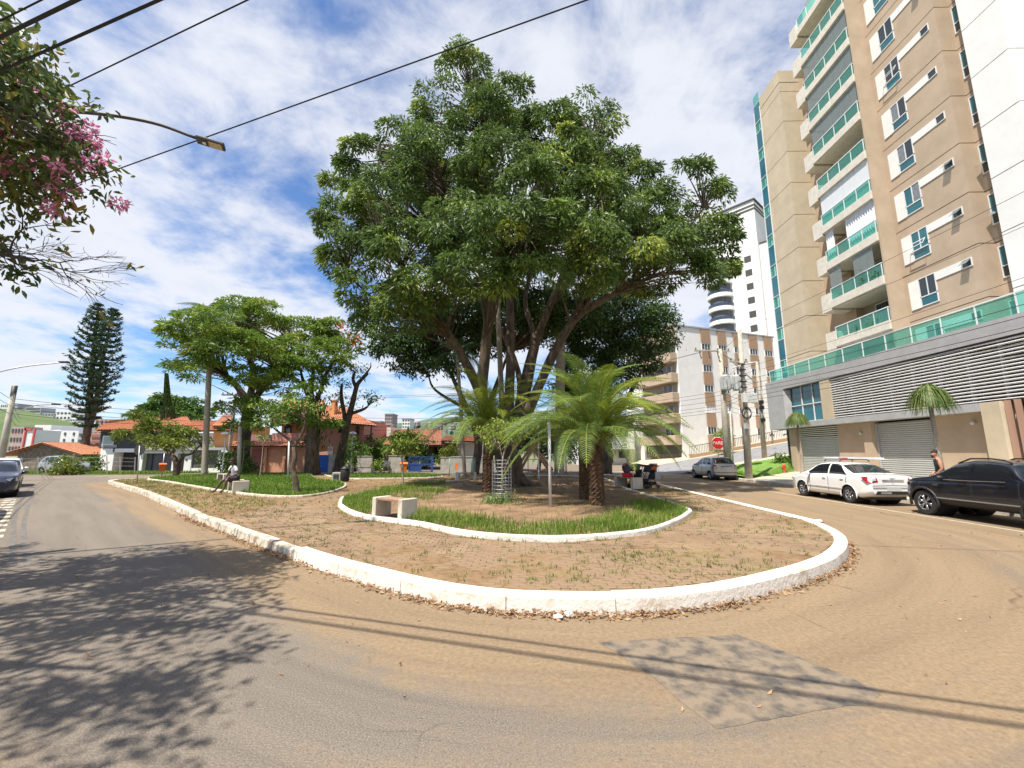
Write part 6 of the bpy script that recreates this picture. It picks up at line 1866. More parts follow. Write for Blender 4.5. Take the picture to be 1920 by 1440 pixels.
def wheel_meshes(r, w, spokes, rimm):
    t = MB(); prof = [(r * .62, -w / 2), (r * .9, -w / 2), (r * .97, -w * .42), (r, -w * .25), (r, w * .25), (r * .97, w * .42), (r * .9, w / 2), (r * .62, w / 2)]
    vs, fs = [], []
    n = 28
    for (rr, yy) in prof:
        for k in range(n):
            a = 2 * PI * k / n; vs.append((rr * math.cos(a), yy, rr * math.sin(a)))
    m = len(prof)
    for i in range(m):
        for k in range(n): fs.append((i * n + k, i * n + (k + 1) % n, ((i + 1) % m) * n + (k + 1) % n, ((i + 1) % m) * n + k))
    t.add(vs, fs)
    d = MB()
    vs, fs = [], []
    for (rr, yy) in ((r * .64, w * .46), (r * .6, w * .42), (r * .58, w * .1), (r * .12, w * .1)):
        for k in range(n):
            a = 2 * PI * k / n; vs.append((rr * math.cos(a), yy, rr * math.sin(a)))
    for i in range(3):
        for k in range(n): fs.append((i * n + k, i * n + (k + 1) % n, (i + 1) * n + (k + 1) % n, (i + 1) * n + k))
    rim_dark = MB(); rim_dark.add([v for v in vs[2 * n:]], [(k, (k + 1) % n, n + (k + 1) % n, n + k) for k in range(n)])
    d.add(vs[:3 * n], fs[:2 * n])
    for s in range(spokes):
        a = 2 * PI * s / spokes + .3
        for da in (-.13, .13):
            c0 = Vector((math.cos(a + da * .5) * r * .12, w * .30, math.sin(a + da * .5) * r * .12)); c1 = Vector((math.cos(a + da) * r * .6, w * .42, math.sin(a + da) * r * .6))
            d.tube([c0, c1], [r * .06, r * .055], 4)
    d.tube([(0, w * .2, 0), (0, w * .4, 0)], [r * .17, r * .13], 12)
    return t.mesh('tyre', BLACK_RUBBER), d.mesh('rim', rimm, True), rim_dark.mesh('brake_disc', TRIM)


def car(name, label, loc, rz, S, body_m, spokes=5, rimm=ALLOY, cat='car', group=None):
    """x runs from the tail (0) to the nose (L), y to the left, z up; loc is the point under the middle of the tail"""
    t = thing(name, label, cat, loc, rz, group)
    L = S['L']; NX = 170
    xs = np.concatenate([[0, .012, .03, .055], np.linspace(.09, L - .09, NX), [L - .055, L - .03, L - .012, L]])
    zt = interp(S['zt'], xs); zs = np.minimum(interp(S['zs'], xs), zt - .02); zb = interp(S['zb'], xs); w = interp(S['w'], xs)
    zt, zs, zb, w = smooth1(zt, 3), smooth1(zs, 3), smooth1(zb, 3), smooth1(w, 3)
    rings = []
    for i in range(len(xs)):
        p, idx = half_ring(w[i], zb[i], zs[i], zt[i], S.get('tumble', .36)); rings.append(p)
    R = np.array(rings)                     # (nx, nr, 2)
    nx, nr = R.shape[:2]
    V = np.concatenate([np.stack([np.repeat(xs[:, None], nr, 1), R[..., 0], R[..., 1]], 2).reshape(-1, 3), np.stack([np.repeat(xs[:, None], nr, 1), -R[..., 0], R[..., 1]], 2).reshape(-1, 3)])
    I, J = np.meshgrid(np.arange(nx - 1), np.arange(nr - 1), indexing='ij')
    k = (I * nr + J).ravel()
    f1 = np.stack([k, k + nr, k + nr + 1, k + 1], 1); f2 = f1[:, ::-1] + nx * nr
    F = np.concatenate([f1, f2]); jj = np.concatenate([idx[J.ravel()], idx[J.ravel()]])
    M = V[F].mean(1)
    cls = np.zeros(len(F), int)
    side = (jj >= 5.15) & (jj < 7.15); topf = jj >= 7.0
    for pi, poly in enumerate(S['side_glass']): cls[side & in_poly(poly, M[:, 0], M[:, 2])] = 10 + pi
    hw = np.interp(M[:, 0], xs, R[:, :, 0][:, np.argmin(abs(idx - 7.0))])
    for key, (xa, xb) in (('rear_window', S['rear_glass']), ('windscreen', S['front_glass'])):
        m_ = topf & (M[:, 0] > xa) & (M[:, 0] < xb) & (np.abs(M[:, 1]) < hw * .97)
        cls[m_] = 1 if key == 'rear_window' else 2
    low = (M[:, 2] < S.get('clad', 0)) & (jj < 4)
    cls[low & (cls == 0)] = 3
    kill = np.zeros(len(F), bool)
    for xw in (S['xr'], S['xf']):
        kill |= ((M[:, 0] - xw) ** 2 + (M[:, 2] - S['r']) ** 2 < (S['r'] + .06) ** 2) & (np.abs(M[:, 1]) > .45 * S['W']/2) & (jj < 5)
    cls[kill] = 99
    # seams between the doors: thin recessed dark lines come out as their own faces
    seam = np.zeros(len(F), bool)
    for xd in S['seams']:
        seam |= (np.abs(M[:, 0] - xd) < .013) & (jj > 1.6) & (jj < 5.0) & (M[:, 2] > zb.min() + .18)
    cls[seam & (cls == 0)] = 4

    def sub(name, sel, m, parent=t):
        if not sel.any(): return None
        f = F[sel]; u = np.unique(f); rm = -np.ones(len(V), int); rm[u] = np.arange(len(u))
        return mesh_np(name, V[u], rm[f], m, parent, smooth=True)
    body = sub('body', cls == 0, body_m)
    sub('cladding', cls == 3, TRIM)
    sub('door_seam', cls == 4, TRIM)
    sub('rear_window', cls == 1, GLASSC); sub('windscreen', cls == 2, GLASSC)
    for pi in range(len(S['side_glass'])):
        for s in (1, -1): sub('side_window', (cls == 10 + pi) & (M[:, 1] * s > 0), GLASSC)
    # tail and nose panels close the shell
    for i, nm in ((0, 'tail_panel'), (nx - 1, 'nose_panel')):
        a = [tuple(V[i * nr + j]) for j in range(nr)] + [tuple(V[nx * nr + i * nr + j]) for j in range(nr - 2, 0, -1)]
        b = MB(); b.add(a, [tuple(range(len(a)))]); b.build(nm, body_m, body)
    # dark wells and floor
    b = MB(); b.bb(.25, L - .25, -S['W'] / 2 * .72, S['W'] / 2 * .72, S['zb'][2][1] - .02, .62); b.build('underbody', TRIM, t)
    b = MB(); b.bb(S['xr'] + .5, S['xf'] - .6, -S['W'] / 2 * .6, S['W'] / 2 * .6, .62, .95); b.build('seats', SEATM, t)
    ty, rm_, bd = wheel_meshes(S['r'], .2, spokes, rimm)
    for xw in (S['xr'], S['xf']):
        for s in (1, -1):
            o = bpy.data.objects.new('wheel', ty); put(o, t); o.location = (xw, s * (S['W'] / 2 - .115), S['r']); o.rotation_euler = (0, 0, 0 if s > 0 else PI)
            q = bpy.data.objects.new('rim', rm_); put(q, o)
            q = bpy.data.objects.new('brake_disc', bd); put(q, o)
            b = MB(); n = 18
            wv = float(np.interp(xw, xs, w))
            b.tube([(xw + (S['r'] + .07) * math.cos(a), s * (wv - .012), S['r'] + (S['r'] + .07) * math.sin(a)) for a in np.linspace(-.25, PI + .25, n)], S.get('arch', .022), 6)
            b.build('wheel_arch', TRIM if S.get('clad', 0) else body_m, t, smooth=True)
            b = MB(); b.tube([(xw, s * .3, S['r'] + .02), (xw, s * (S['W'] / 2 - .1), S['r'] + .02)], [S['r'] + .05] * 2, 18, cap=False); b.build('wheel_well', TRIM, t)
    for s in (1, -1):     # mirrors and handles
        xm, zm = S['mirror']
        b = MB(); b.ball((xm, s * (S['W'] / 2 + .07), zm), .1, 10, 7, .75, 1.0, .7); b.build('mirror', S.get('mirror_m', body_m), t, smooth=True)
        b = MB(); b.tube([(xm, s * (S['W'] / 2 - .06), zm - .06), (xm, s * (S['W'] / 2 + .04), zm - .03)], .03, 6); b.build('mirror_arm', TRIM, t)
        for xh in S['handles']:
            wv = float(np.interp(xh, xs, w))
            b = MB(); b.box((xh, s * (wv + .004), S['hz']), (.17, .03, .03)); b.build('door_handle', S.get('handle_m', body_m), t, bevel=.008)
    return t, (lambda x: float(np.interp(x, xs, w)))


def blob(t, name, m, pts, d, parent=None):
    b = MB(); b.extr(pts, d); return b.build(name, m, parent or t, bevel=.01)


SEDAN = dict(L=4.48, W=1.735, r=.315, xr=.98, xf=3.60, tumble=.36,
             zt=[(0, .98), (.08, 1.04), (.2, 1.065), (.62, 1.09), (.75, 1.12), (1.35, 1.42), (1.7, 1.49), (2.2, 1.51), (2.65, 1.47), (2.95, 1.36), (3.5, 1.05), (3.65, 1.0), (4.1, .93), (4.35, .8), (4.48, .62)],
             zs=[(0, .93), (.5, 1.0), (1.2, .99), (2.5, .95), (3.4, .92), (3.7, .93), (4.2, .84), (4.48, .5)],
             zb=[(0, .40), (.2, .30), (.6, .22), (3.9, .20), (4.3, .2), (4.48, .28)],
             w=[(0, .72), (.06, .80), (.35, .85), (1.0, .8675), (3.5, .8675), (4.1, .83), (4.35, .74), (4.48, .52)],
             side_glass=[[(1.0, 1.03), (1.42, 1.37), (1.62, 1.43), (1.95, 1.44), (1.95, 1.0), (1.02, 1.02)], [(2.02, 1.0), (2.02, 1.44), (2.5, 1.41), (2.75, 1.34), (3.22, 1.03), (3.22, .99)]],
             rear_glass=(.74, 1.4), front_glass=(2.85, 3.46), seams=[1.05, 1.985, 3.05], handles=[1.25, 2.2], hz=.88, mirror=(3.05, 1.0))
HATCH = dict(L=3.62, W=1.72, r=.30, xr=.58, xf=3.0, tumble=.3,
             zt=[(0, .92), (.05, 1.0), (.12, 1.1), (.42, 1.48), (.6, 1.54), (1.2, 1.575), (1.7, 1.55), (2.1, 1.45), (2.8, 1.08), (2.95, 1.02), (3.3, .92), (3.52, .78), (3.62, .6)],
             zs=[(0, .88), (.3, .98), (1.2, .97), (2.6, .93), (2.9, .95), (3.3, .86), (3.62, .5)],
             zb=[(0, .36), (.15, .28), (.5, .22), (3.2, .2), (3.5, .22), (3.62, .3)],
             w=[(0, .74), (.05, .80), (.3, .845), (.8, .86), (2.9, .86), (3.3, .81), (3.52, .7), (3.62, .5)],
             side_glass=[[(.35, 1.02), (.62, 1.42), (.95, 1.48), (.95, 1.02)], [(1.02, 1.01), (1.02, 1.49), (1.62, 1.48), (1.62, 1.0)], [(1.7, 1.0), (1.7, 1.46), (2.05, 1.38), (2.6, 1.06), (2.6, 1.0)]],
             rear_glass=(.13, .5), front_glass=(2.05, 2.82), seams=[.98, 1.66, 2.55], handles=[1.15, 1.82], hz=.86, mirror=(2.45, 1.0))
PICKUP = dict(L=4.92, W=1.84, r=.375, xr=1.08, xf=4.06, tumble=.33, clad=.52, arch=.04,
              zt=[(0, 1.10), (.1, 1.15), (1.3, 1.17), (1.42, 1.2), (1.62, 1.5), (1.8, 1.62), (2.3, 1.68), (2.75, 1.68), (3.15, 1.6), (3.75, 1.25), (3.9, 1.18), (4.5, 1.1), (4.75, .98), (4.86, .85), (4.92, .66)],
              zs=[(0, 1.05), (1.4, 1.12), (2.5, 1.09), (3.7, 1.06), (4.3, 1.03), (4.7, .9), (4.92, .55)],
              zb=[(0, .52), (.2, .44), (.7, .36), (4.3, .34), (4.75, .33), (4.92, .42)],
              w=[(0, .82), (.08, .88), (.6, .915), (1.2, .92), (4.1, .92), (4.5, .88), (4.78, .76), (4.92, .56)],
              side_glass=[[(1.62, 1.16), (1.78, 1.5), (1.95, 1.56), (2.58, 1.58), (2.58, 1.13)], [(2.68, 1.13), (2.68, 1.58), (3.0, 1.54), (3.55, 1.2), (3.55, 1.12)]],
              rear_glass=(1.46, 1.74), front_glass=(3.18, 3.72), seams=[1.5, 2.63, 3.75], handles=[1.85, 2.85], hz=1.02, mirror=(3.38, 1.15), mirror_m=TRIM)

WHITE_P = paint('white_car_paint', (.78, .78, .77))
BLACK_P = paint('black_car_paint', (.006, .007, .012))
SILVER_P = mat('silver_car_paint', (.40, .41, .42), .32, var=.03, coat=.8, metal=.55)
NAVY_P = paint('navy_car_paint', (.015, .018, .04))

# white saloon parked at the right kerb
t, hw = car('parked_car', 'white saloon with ladders on its roof rack parked behind the black pickup', (13.15, 15.47, 0.0), PI / 2, SEDAN, WHITE_P, 6)
for s in (1, -1):
    tl = blob(t, 'tail_light', TAIL, [(-.004, s * .74, .80), (-.012, s * .52, .84), (-.002, s * .55, 1.0), (.16, s * .82, 1.02), (.3, s * .862, .99), (.1, s * .83, .8)], (.0, s * .012, 0))
    blob(t, 'reverse_lens', TAIL_W, [(-.026, s * .72, .86), (-.026, s * .58, .88), (-.026, s * .6, .95), (-.026, s * .72, .95)], (.015, 0, 0), tl)
b = MB(); b.box((-.012, 0, .9), (.03, .75, .03)); b.build('boot_trim', CHROME, t, bevel=.008)
b = MB(); b.box((-.022, 0, .955), (.012, .17, .025)); b.box((-.022, 0, .955), (.014, .06, .055)); b.build('emblem', CHROME, t)
b = MB(); b.box((-.012, 0, .56), (.02, .5, .14)); b.build('number_plate', PLATE, t)
b = MB(); b.extr([(-.02, -.66, .40), (-.02, .66, .40), (-.025, .58, .52), (-.025, -.58, .52)], (.02, 0, 0)); b.build('bumper_grille', TRIM, t)
b = MB(); b.box((-.03, .3, .46), (.03, .35, .07)); b.build('tow_bar', STEEL, t)
b = MB(); b.tube([(-.03, -.74, .70), (-.035, 0, .72), (-.03, .74, .70)], .012, 6); b.build('bumper_seam', TRIM, t)
for s in (1, -1):
    b = MB(); b.box((2.3, s * (hw(2.3) + .006), .52), (2.1, .018, .045)); b.build('door_moulding', mat('door_strip', (.5, .47, .42), .4), t, bevel=.006)
    b = MB(); b.ball((4.25, s * .72, .76), .16, 10, 6, 1.1, .6, .6); b.build('headlight', TAIL_W, t, smooth=True)
rk = MB()
for xx in (1.62, 2.45): rk.tube([(xx, -.58, 1.52), (xx, -.5, 1.6), (xx, .5, 1.6), (xx, .58, 1.52)], .02, 6)
rk.build('roof_rack', TRIM, t, smooth=True)
lx, ly = 13.15, 15.47
ld = thing('ladder', 'aluminium ladder lying on the roof rack of the white saloon', 'ladder', (lx, ly + 1.2, 1.62))
for i, yy in enumerate((-.36, -.02)):
    b = MB(); b.box((yy + .2, .55, .035), (.035, 2.6, .07)); b.build('rail', ALU, ld)
for k in range(9):
    b = MB(); b.cyl((-.16 + .02, -.62 + k * .28, .035), (.18 - .02, -.62 + k * .28, .035), .014, n=6); b.build('rung', ALU, ld)
b = MB(); b.tube([(-.28, -1.5, 0.0), (-.3, .3, .03), (-.28, 1.3, .03)], .014, 6); o = b.build('white_pole', PALE_PAINT); o.location = (lx, ly + 1.2, 1.62); tag(o, 'long white pole strapped beside the ladder on the white saloon', 'pole')
b = MB(); b.tube([(-.42, .5, .03), (-.42, .95, .035)], .025, 6); o = b.build('red_tube', mat('red_tube', (.5, .03, .03), .5)); o.location = (lx, ly + .9, 1.62); tag(o, 'short red tube on the roof rack of the white saloon', 'tube')

# black pickup
t, hw = car('parked_car', 'black double-cab pickup parked at the right edge', (13.26, 9.45, 0.0), PI / 2, PICKUP, BLACK_P, 6)
for s in (1, -1):
    b = MB(); b.tube([(1.8, s * .60, 1.60), (1.95, s * .61, 1.675), (2.3, s * .61, 1.715), (2.8, s * .61, 1.705), (3.15, s * .60, 1.57)], .022, 7); b.build('roof_rail', TRIM, t, smooth=True)
    blob(t, 'headlight', TAIL_W, [(4.62, s * .84, .86), (4.83, s * .62, .84), (4.86, s * .52, .9), (4.62, s * .82, .96)], (.0, s * .03, .02))
    b = MB(); b.box((3.62, s * (hw(3.62) + .006), .93), (.16, .012, .05)); b.build('side_badge', CHROME, t)
    b = MB(); b.tube([(1.75, s * (hw(1.8) + .002), 1.135), (2.6, s * (hw(2.6) + .002), 1.11), (3.5, s * (hw(3.5) + .002), 1.1)], .010, 6); b.build('belt_trim', CHROME, t)
    b = MB(); b.box((2.6, s * (hw(2.6) + .004), .56), (2.2, .02, .03)); b.build('sill_strip', mat('sill_strip', (.2, .2, .2), .4), t)
b = MB(); b.box((4.9, 0, .72), (.05, .9, .2)); b.build('grille', TRIM, t)

# silver hatchback
t, hw = car('parked_car', 'silver hatchback parked beyond the white saloon, seen from behind', (13.7, 28.9, 0.0), PI / 2 + .04, HATCH, SILVER_P, 7)
for s in (1, -1):
    blob(t, 'tail_light', TAIL, [(.0, s * .73, .74), (-.006, s * .6, .76), (.0, s * .62, 1.02), (.1, s * .79, 1.04), (.16, s * .82, .78)], (-.012, s * .012, 0))
b = MB(); b.box((-.012, .0, .82), (.02, .54, .13)); b.build('number_plate', PLATE, t)
b = MB(); b.box((-.012, .0, .92), (.03, .6, .03)); b.build('boot_handle', TRIM, t)
b = MB(); b.box((-.02, 0, .52), (.05, 1.5, .035)); b.build('bumper_strip', TRIM, t)
b = MB(); b.tube([(.13, -.1, 1.13), (.2, .15, 1.25), (.27, .32, 1.32)], .008, 4); b.build('wiper', TRIM, t)

# cars at the left kerb, noses towards the camera
def front_bits(t, S, hz=.72, grille=True):
    L = S['L']
    for s in (1, -1):
        blob(t, 'headlight', TAIL_W, [(L - .28, s * .79, hz - .05), (L - .1, s * .55, hz - .05), (L - .07, s * .45, hz + .03), (L - .3, s * .76, hz + .09)], (.03, s * .03, .02))
    if grille:
        b = MB(); b.box((L - .01, 0, .62), (.05, .9, .09)); b.build('grille', TRIM, t)
        b = MB(); b.box((L - .015, 0, .36), (.06, 1.0, .14)); b.build('lower_grille', TRIM, t)
    b = MB(); b.box((L + .015, 0, .48), (.02, .4, .12)); b.build('number_plate', PLATE, t)


ra = math.atan2(-.65, .76)
hd = Vector((math.cos(ra), math.sin(ra), 0))


def left_car(label, nose, S, pm, name='parked_car'):
    n = Vector((*nose, 0))
    t, _ = car(name, label, tuple(n - hd * S['L']), ra, S, pm, 5, group=None)
    front_bits(t, S)
    return t


left_car('dark navy saloon parked on the left with its nose towards the camera', (-21.6, 16.9), SEDAN, NAVY_P)
left_car('white hatchback parked behind the dark navy saloon on the left', (-27.6, 22.0), HATCH, WHITE_P)
left_car('white car cut off by the left edge of the view', (-14.6, 10.2), SEDAN, paint('white_car_paint2', (.7, .7, .7)))
p = G(70, 890)
t, _ = car('parked_car', 'silver car parked behind the wire fence by the stone shed', (-41.5, 36.6, 0), -.15, HATCH, SILVER_P, 5)

# ================================================================== PARK FURNITURE
WOODB = mat('bench_wood', (.26, .15, .10), .7, col2=(.36, .23, .16), scale=4, stretch=(1, 8, 8), bump=.2)
BCONC = mat('bench_concrete', (.50, .44, .34), .85, col2=(.60, .56, .48), scale=3, bump=.25, bscale=40)


def bench(label, loc, rz, L=1.35, D=.55, H=.46, th=.15):
    t = thing('park_bench', label, 'bench', loc, rz, 'concrete benches of the park')
    for s in (-1, 1):
        b = MB(); b.bb(s * (L / 2 - th) if s > 0 else -L / 2, s * L / 2 if s > 0 else -(L / 2 - th), -D / 2, D / 2, -.06, H); b.build('end_block', BCONC, t, bevel=.015)
    for k in range(4):
        y = -D / 2 + .03 + k * (D - .06) / 4
        b = MB(); b.bb(-L / 2 + th + .002, L / 2 - th - .002, y, y + (D - .06) / 4 - .012, H - .07, H - .015); b.build('seat_plank', WOODB, t, bevel=.006)
    return t


bench('concrete bench with wooden seat on the left rim of the planting bed', (-3.3, 11.2, .26), math.radians(-33), 1.15, .52)
bench('bench under the seated man in the white shirt', (-12.25, 18.35, .22), math.radians(-48), 1.4, .6)
bench('empty bench behind the seated man on the lawn', (-16.9, 24.1, .2), math.radians(-40), 1.3, .5)
bench('long bench on the far verge beside the walking man', (-13.2, 35.2, .17), 0, 1.9, .45)
bench('low bench beside the mesh panel behind the bed', (-3.4, 26.2, .2), .5, 1.2, .5)
bench('bench under the man in red shorts', (5.15, 20.75, .24), math.radians(-62), 1.3, .62)

# wire cage round the sapling
cg = thing('tree_cage', 'cylindrical galvanised wire cage round the caged young tree', 'tree guard', (-.66, 14.55, .2))
for k in range(16):
    a = 2 * PI * k / 16; b = MB(); b.cyl((.33 * math.cos(a), .33 * math.sin(a), -.05), (.33 * math.cos(a), .33 * math.sin(a), 1.42), .005, n=4); b.build('upright', STEEL, cg)
for k in range(12):
    z = .1 + k * .12; b = MB(); b.tube([(.332 * math.cos(a), .332 * math.sin(a), z) for a in np.linspace(0, 2 * PI, 25)[:-1]], .005, 4, closed=True); b.build('ring', STEEL, cg)
# posts and park lamps
t = thing('white_post', 'slim white post standing in the soil of the bed', 'post', (.89, 13.3, .2))
b = MB(); b.cyl((0, 0, -.1), (0, 0, 2.62), .045, n=12); b.build('shaft', PALE_PAINT, t, smooth=True)
b = MB(); b.lathe((0, 0, 2.62), [(.05, 0), (.05, .03), (.02, .05)], 12); b.build('cap', STEEL, t)
for (px, py, top, lab) in ((540, 901, 826, 'slim pale post on the lawn left of the bent tree'), (448, 893, 800, 'pale metal post beside the lawn trunk')):
    q = G(px, py, .2); e = atY(px + 2, top, q.y)
    t = thing('lawn_post', lab, 'post', tuple(q)); b = MB(); b.cyl((0, 0, -.1), (e.x - q.x, 0, e.z - q.z), .05 if px > 500 else .14, .045 if px > 500 else .11, n=10); b.build('shaft', PALE_PAINT if px > 500 else POLE_CONC, t, smooth=True)
    b = MB(); b.lathe((e.x - q.x, 0, e.z - q.z), [(.06, 0), (.06, .04), (.02, .06)], 10); b.build('cap', STEEL, t)


def park_lamp(label, q, h, style):
    t = thing('park_lamp', label, 'lamp post', tuple(q), group='lamp posts in the park')
    b = MB(); b.tube([(0, 0, -.1), (0, 0, .3), (0, 0, h)], [.06, .045, .035], 10); b.build('post', PALE_PAINT, t, smooth=True)
    if style == 'dome':
        b = MB(); b.lathe((0, 0, h), [(.03, 0), (.1, .05), (.34, .06), (.3, .16), (.15, .26), (.02, .29)], 18); b.build('shade', mat('lamp_white', (.8, .8, .78), .4, var=.02), t, smooth=True)
    else:
        b = MB(); b.lathe((0, 0, h), [(.05, 0), (.09, .05), (.2, .4), (.21, .42)], 6); b.build('lantern', clear_glass('lantern_glass', (.5, .5, .45), .5), t)
        b = MB(); b.lathe((0, 0, h + .42), [(.26, 0), (.22, .06), (.05, .12)], 6); b.build('lantern_cap', mat('brown_metal', (.14, .08, .06), .6), t)
    return t


q = G(657, 886, .17); park_lamp('white dome lamp right of the pruned tree', q, 3.15, 'dome')
q = G(415, 893, .17); park_lamp('white dome lamp beside the tall leaning palm', q, 2.9, 'dome')
park_lamp('lantern post in front of the wooden swing', (1.08, 26.4, .2), 3.5, 'lantern')

# wooden swing and see-saw logs
LOG = mat('play_timber', (.36, .20, .11), .8, col2=(.46, .29, .17), scale=4, stretch=(1, 1, 1), bump=.3)
q = Vector((1.1, 30, .2))
t = thing('timber_swing', 'reddish timber A-frame swing behind the lantern post', 'swing', tuple(q))
for (a, c) in (((965, 884, 30.4), (1003, 826, 29.8)), ((1030, 882, 29.6), (990, 830, 29.6)), ((975, 884, 31.2), (1004, 828, 30.9)), ((1036, 882, 30.9), (996, 830, 30.7))):
    p0, p1 = atY(*a), atY(*c); b = MB(tuple(q)); b.cyl(p0, p1, .1, .09, 8); b.build('leg', LOG, t, smooth=True)
b = MB(tuple(q)); b.cyl(atY(997, 831, 29.3), atY(999, 831, 31.4), .09, n=8); b.build('top_beam', LOG, t, smooth=True)
q = Vector((.8, 28.2, .2))
t = thing('log_seesaw', 'low see-saw of round logs in front of the swing', 'see-saw', tuple(q))
for (a, c, r) in (((962, 880, 28.2), (1035, 884, 28.2), .08), ((1000, 886, 28.6), (1036, 877, 28.6), .07)):
    b = MB(tuple(q)); b.cyl(atY(*a), atY(*c), r, n=8); b.build('log', LOG, t, smooth=True)
b = MB(tuple(q)); b.cyl(atY(1004, 896, 28.3), atY(1004, 880, 28.3), .1, n=8); b.build('pivot', LOG, t, smooth=True)
b = MB(tuple(q)); c = atY(970, 892, 28.0); b.tube([(c.x + .3 * math.cos(a), c.y + .15 * math.sin(a), .27 + .05 * math.sin(a)) for a in np.linspace(0, 2 * PI, 15)[:-1]], .07, 6, closed=True); b.build('tyre', BLACK_RUBBER, t, smooth=True)

# mesh fences
GREEN_M = mat('green_mesh_frame', (.22, .30, .25), .5, var=.1)


def mesh_panel(t, o, p0, p1, z0, z1, step=.16, posts=True):
    p0, p1 = Vector(p0), Vector(p1); L = (p1 - p0).length
    b = MB(o)
    for p in (p0, p1): b.cyl((p.x, p.y, z0 - .1), (p.x, p.y, z1 + .02), .03, n=8)
    b.cyl((p0.x, p0.y, z1), (p1.x, p1.y, z1), .025, n=6); b.cyl((p0.x, p0.y, z0 + .06), (p1.x, p1.y, z0 + .06), .025, n=6)
    b.build('frame', GREEN_M, t, smooth=True)
    b = MB(o); H = z1 - z0 - .06; n = int((L + H) / step)
    for s in (0, 1):
        for k in range(n):
            d = k * step - H
            a0, a1 = max(0, d), min(L, d + H)
            if a1 <= a0: continue
            za, zb_ = z0 + .06 + (a0 - d), z0 + .06 + (a1 - d)
            if s: a0, a1 = L - a0, L - a1
            u = (p1 - p0) / L
            b.tube([p0 + u * a0 + Vector((0, 0, za)), p0 + u * a1 + Vector((0, 0, zb_))], .006, 3, cap=False)
    b.build('wire_mesh', GREEN_M, t)


def flat(px, Y): p = atY(px, 860, Y); return (p.x, Y, 0)


p = flat(843, 29.5); t = thing('mesh_screen', 'pale green chain-link panel behind the low bench', 'fence', p)
mesh_panel(t, p, (p[0], 29.5, 0), flat(884, 29.5), .25, 1.45)
mesh_panel(t, p, flat(885, 28.3), flat(891, 31), .25, 1.45)
b = MB(p); c = atY(855, 876, 29.4); b.add([(c.x - .1, 29.44, c.z - .2), (c.x + .12, 29.44, c.z - .12), (c.x + .1, 29.44, c.z + .3), (c.x - .06, 29.44, c.z + .15), (c.x - .1, 29.42, c.z - .2), (c.x + .12, 29.41, c.z - .12), (c.x + .1, 29.42, c.z + .3), (c.x - .06, 29.41, c.z + .15)], [(0, 1, 2, 3), (4, 7, 6, 5), (0, 4, 5, 1), (1, 5, 6, 2), (2, 6, 7, 3), (3, 7, 4, 0)]); b.build('orange_notice', ORANGE, t)
p = flat(892, 34); t = thing('mesh_fence', 'dark chain-link fence along the back of the playground', 'fence', p)
for a, c in ((892, 925), (955, 990), (990, 1026), (1026, 1060), (1062, 1092)):
    mesh_panel(t, p, flat(a, 34), flat(c, 34), .1, 1.3, .22)

# litter bins, signs, stone
def orange_bin(label, loc, s=1.0, post=True):
    t = thing('litter_bin', label, 'bin', loc, rz=-math.atan2(loc[0], loc[1]), group='orange litter bins')
    if post: b = MB(); b.cyl((0, .22 * s, -.1), (0, .22 * s, 2.3 * s), .035, n=8); b.build('post', STEEL, t, smooth=True)
    b = MB(); z = .45 if post else .08
    b.add([(x * w * s, y * w * .8 * s, (z + h) * s) for w, h in ((.22, 0), (.3, .62), (.33, .62), (.33, .7)) for x, y in ((-1, -1), (1, -1), (1, 1), (-1, 1))], [(3, 2, 1, 0)] + [(i * 4 + k, i * 4 + (k + 1) % 4, i * 4 + 4 + (k + 1) % 4, i * 4 + 4 + k) for i in range(3) for k in range(4)])
    b.build('bucket', ORANGE, t, bevel=.02)
    b = MB(); b.add([(-.34 * s, -.28 * s, (z + .705) * s), (.34 * s, -.28 * s, (z + .705) * s), (.34 * s, .28 * s, (z + .78) * s), (-.34 * s, .28 * s, (z + .78) * s), (-.3 * s, -.25 * s, (z + .74) * s), (.3 * s, -.25 * s, (z + .74) * s), (.3 * s, .25 * s, (z + .83) * s), (-.3 * s, .25 * s, (z + .83) * s)], [(0, 3, 2, 1), (4, 5, 6, 7), (0, 1, 5, 4), (1, 2, 6, 5), (2, 3, 7, 6), (3, 0, 4, 7)])
    b.build('lid', ORANGE, t)
    return t


q = G(303, 891, .1); orange_bin('orange litter bin on a post in front of the white garage house', tuple(q), .72)
orange_bin('orange litter bin behind the stroller at the crossing', (11.4, 37.0, 0), 1.0, False)
q = atY(757, 884, 38.5); orange_bin('orange litter bin beside the blue gate', (q.x, 38.5, .0), 1.05, False)

SIGN_BACK = mat('sign_back', (.035, .035, .035), .6, var=.1)
RED_S = mat('sign_red', (.62, .015, .015), .4, var=.03)
WHITE_S = mat('sign_white', (.8, .8, .8), .4, var=.02)
q = G(257, 906, .17); e = atY(262, 836, q.y)
t = thing('traffic_sign', 'round traffic sign seen from its dark back at the island tip', 'traffic sign', tuple(q))
d = e - q
b = MB(); b.cyl((0, 0, -.1), (d.x, 0, d.z), .028, n=8); b.build('post', STEEL, t, smooth=True)
b = MB(); b.tube([(d.x, .02, d.z - .22), (d.x, .04, d.z - .22)], [.31, .31], 24); b.build('disc', SIGN_BACK, t)

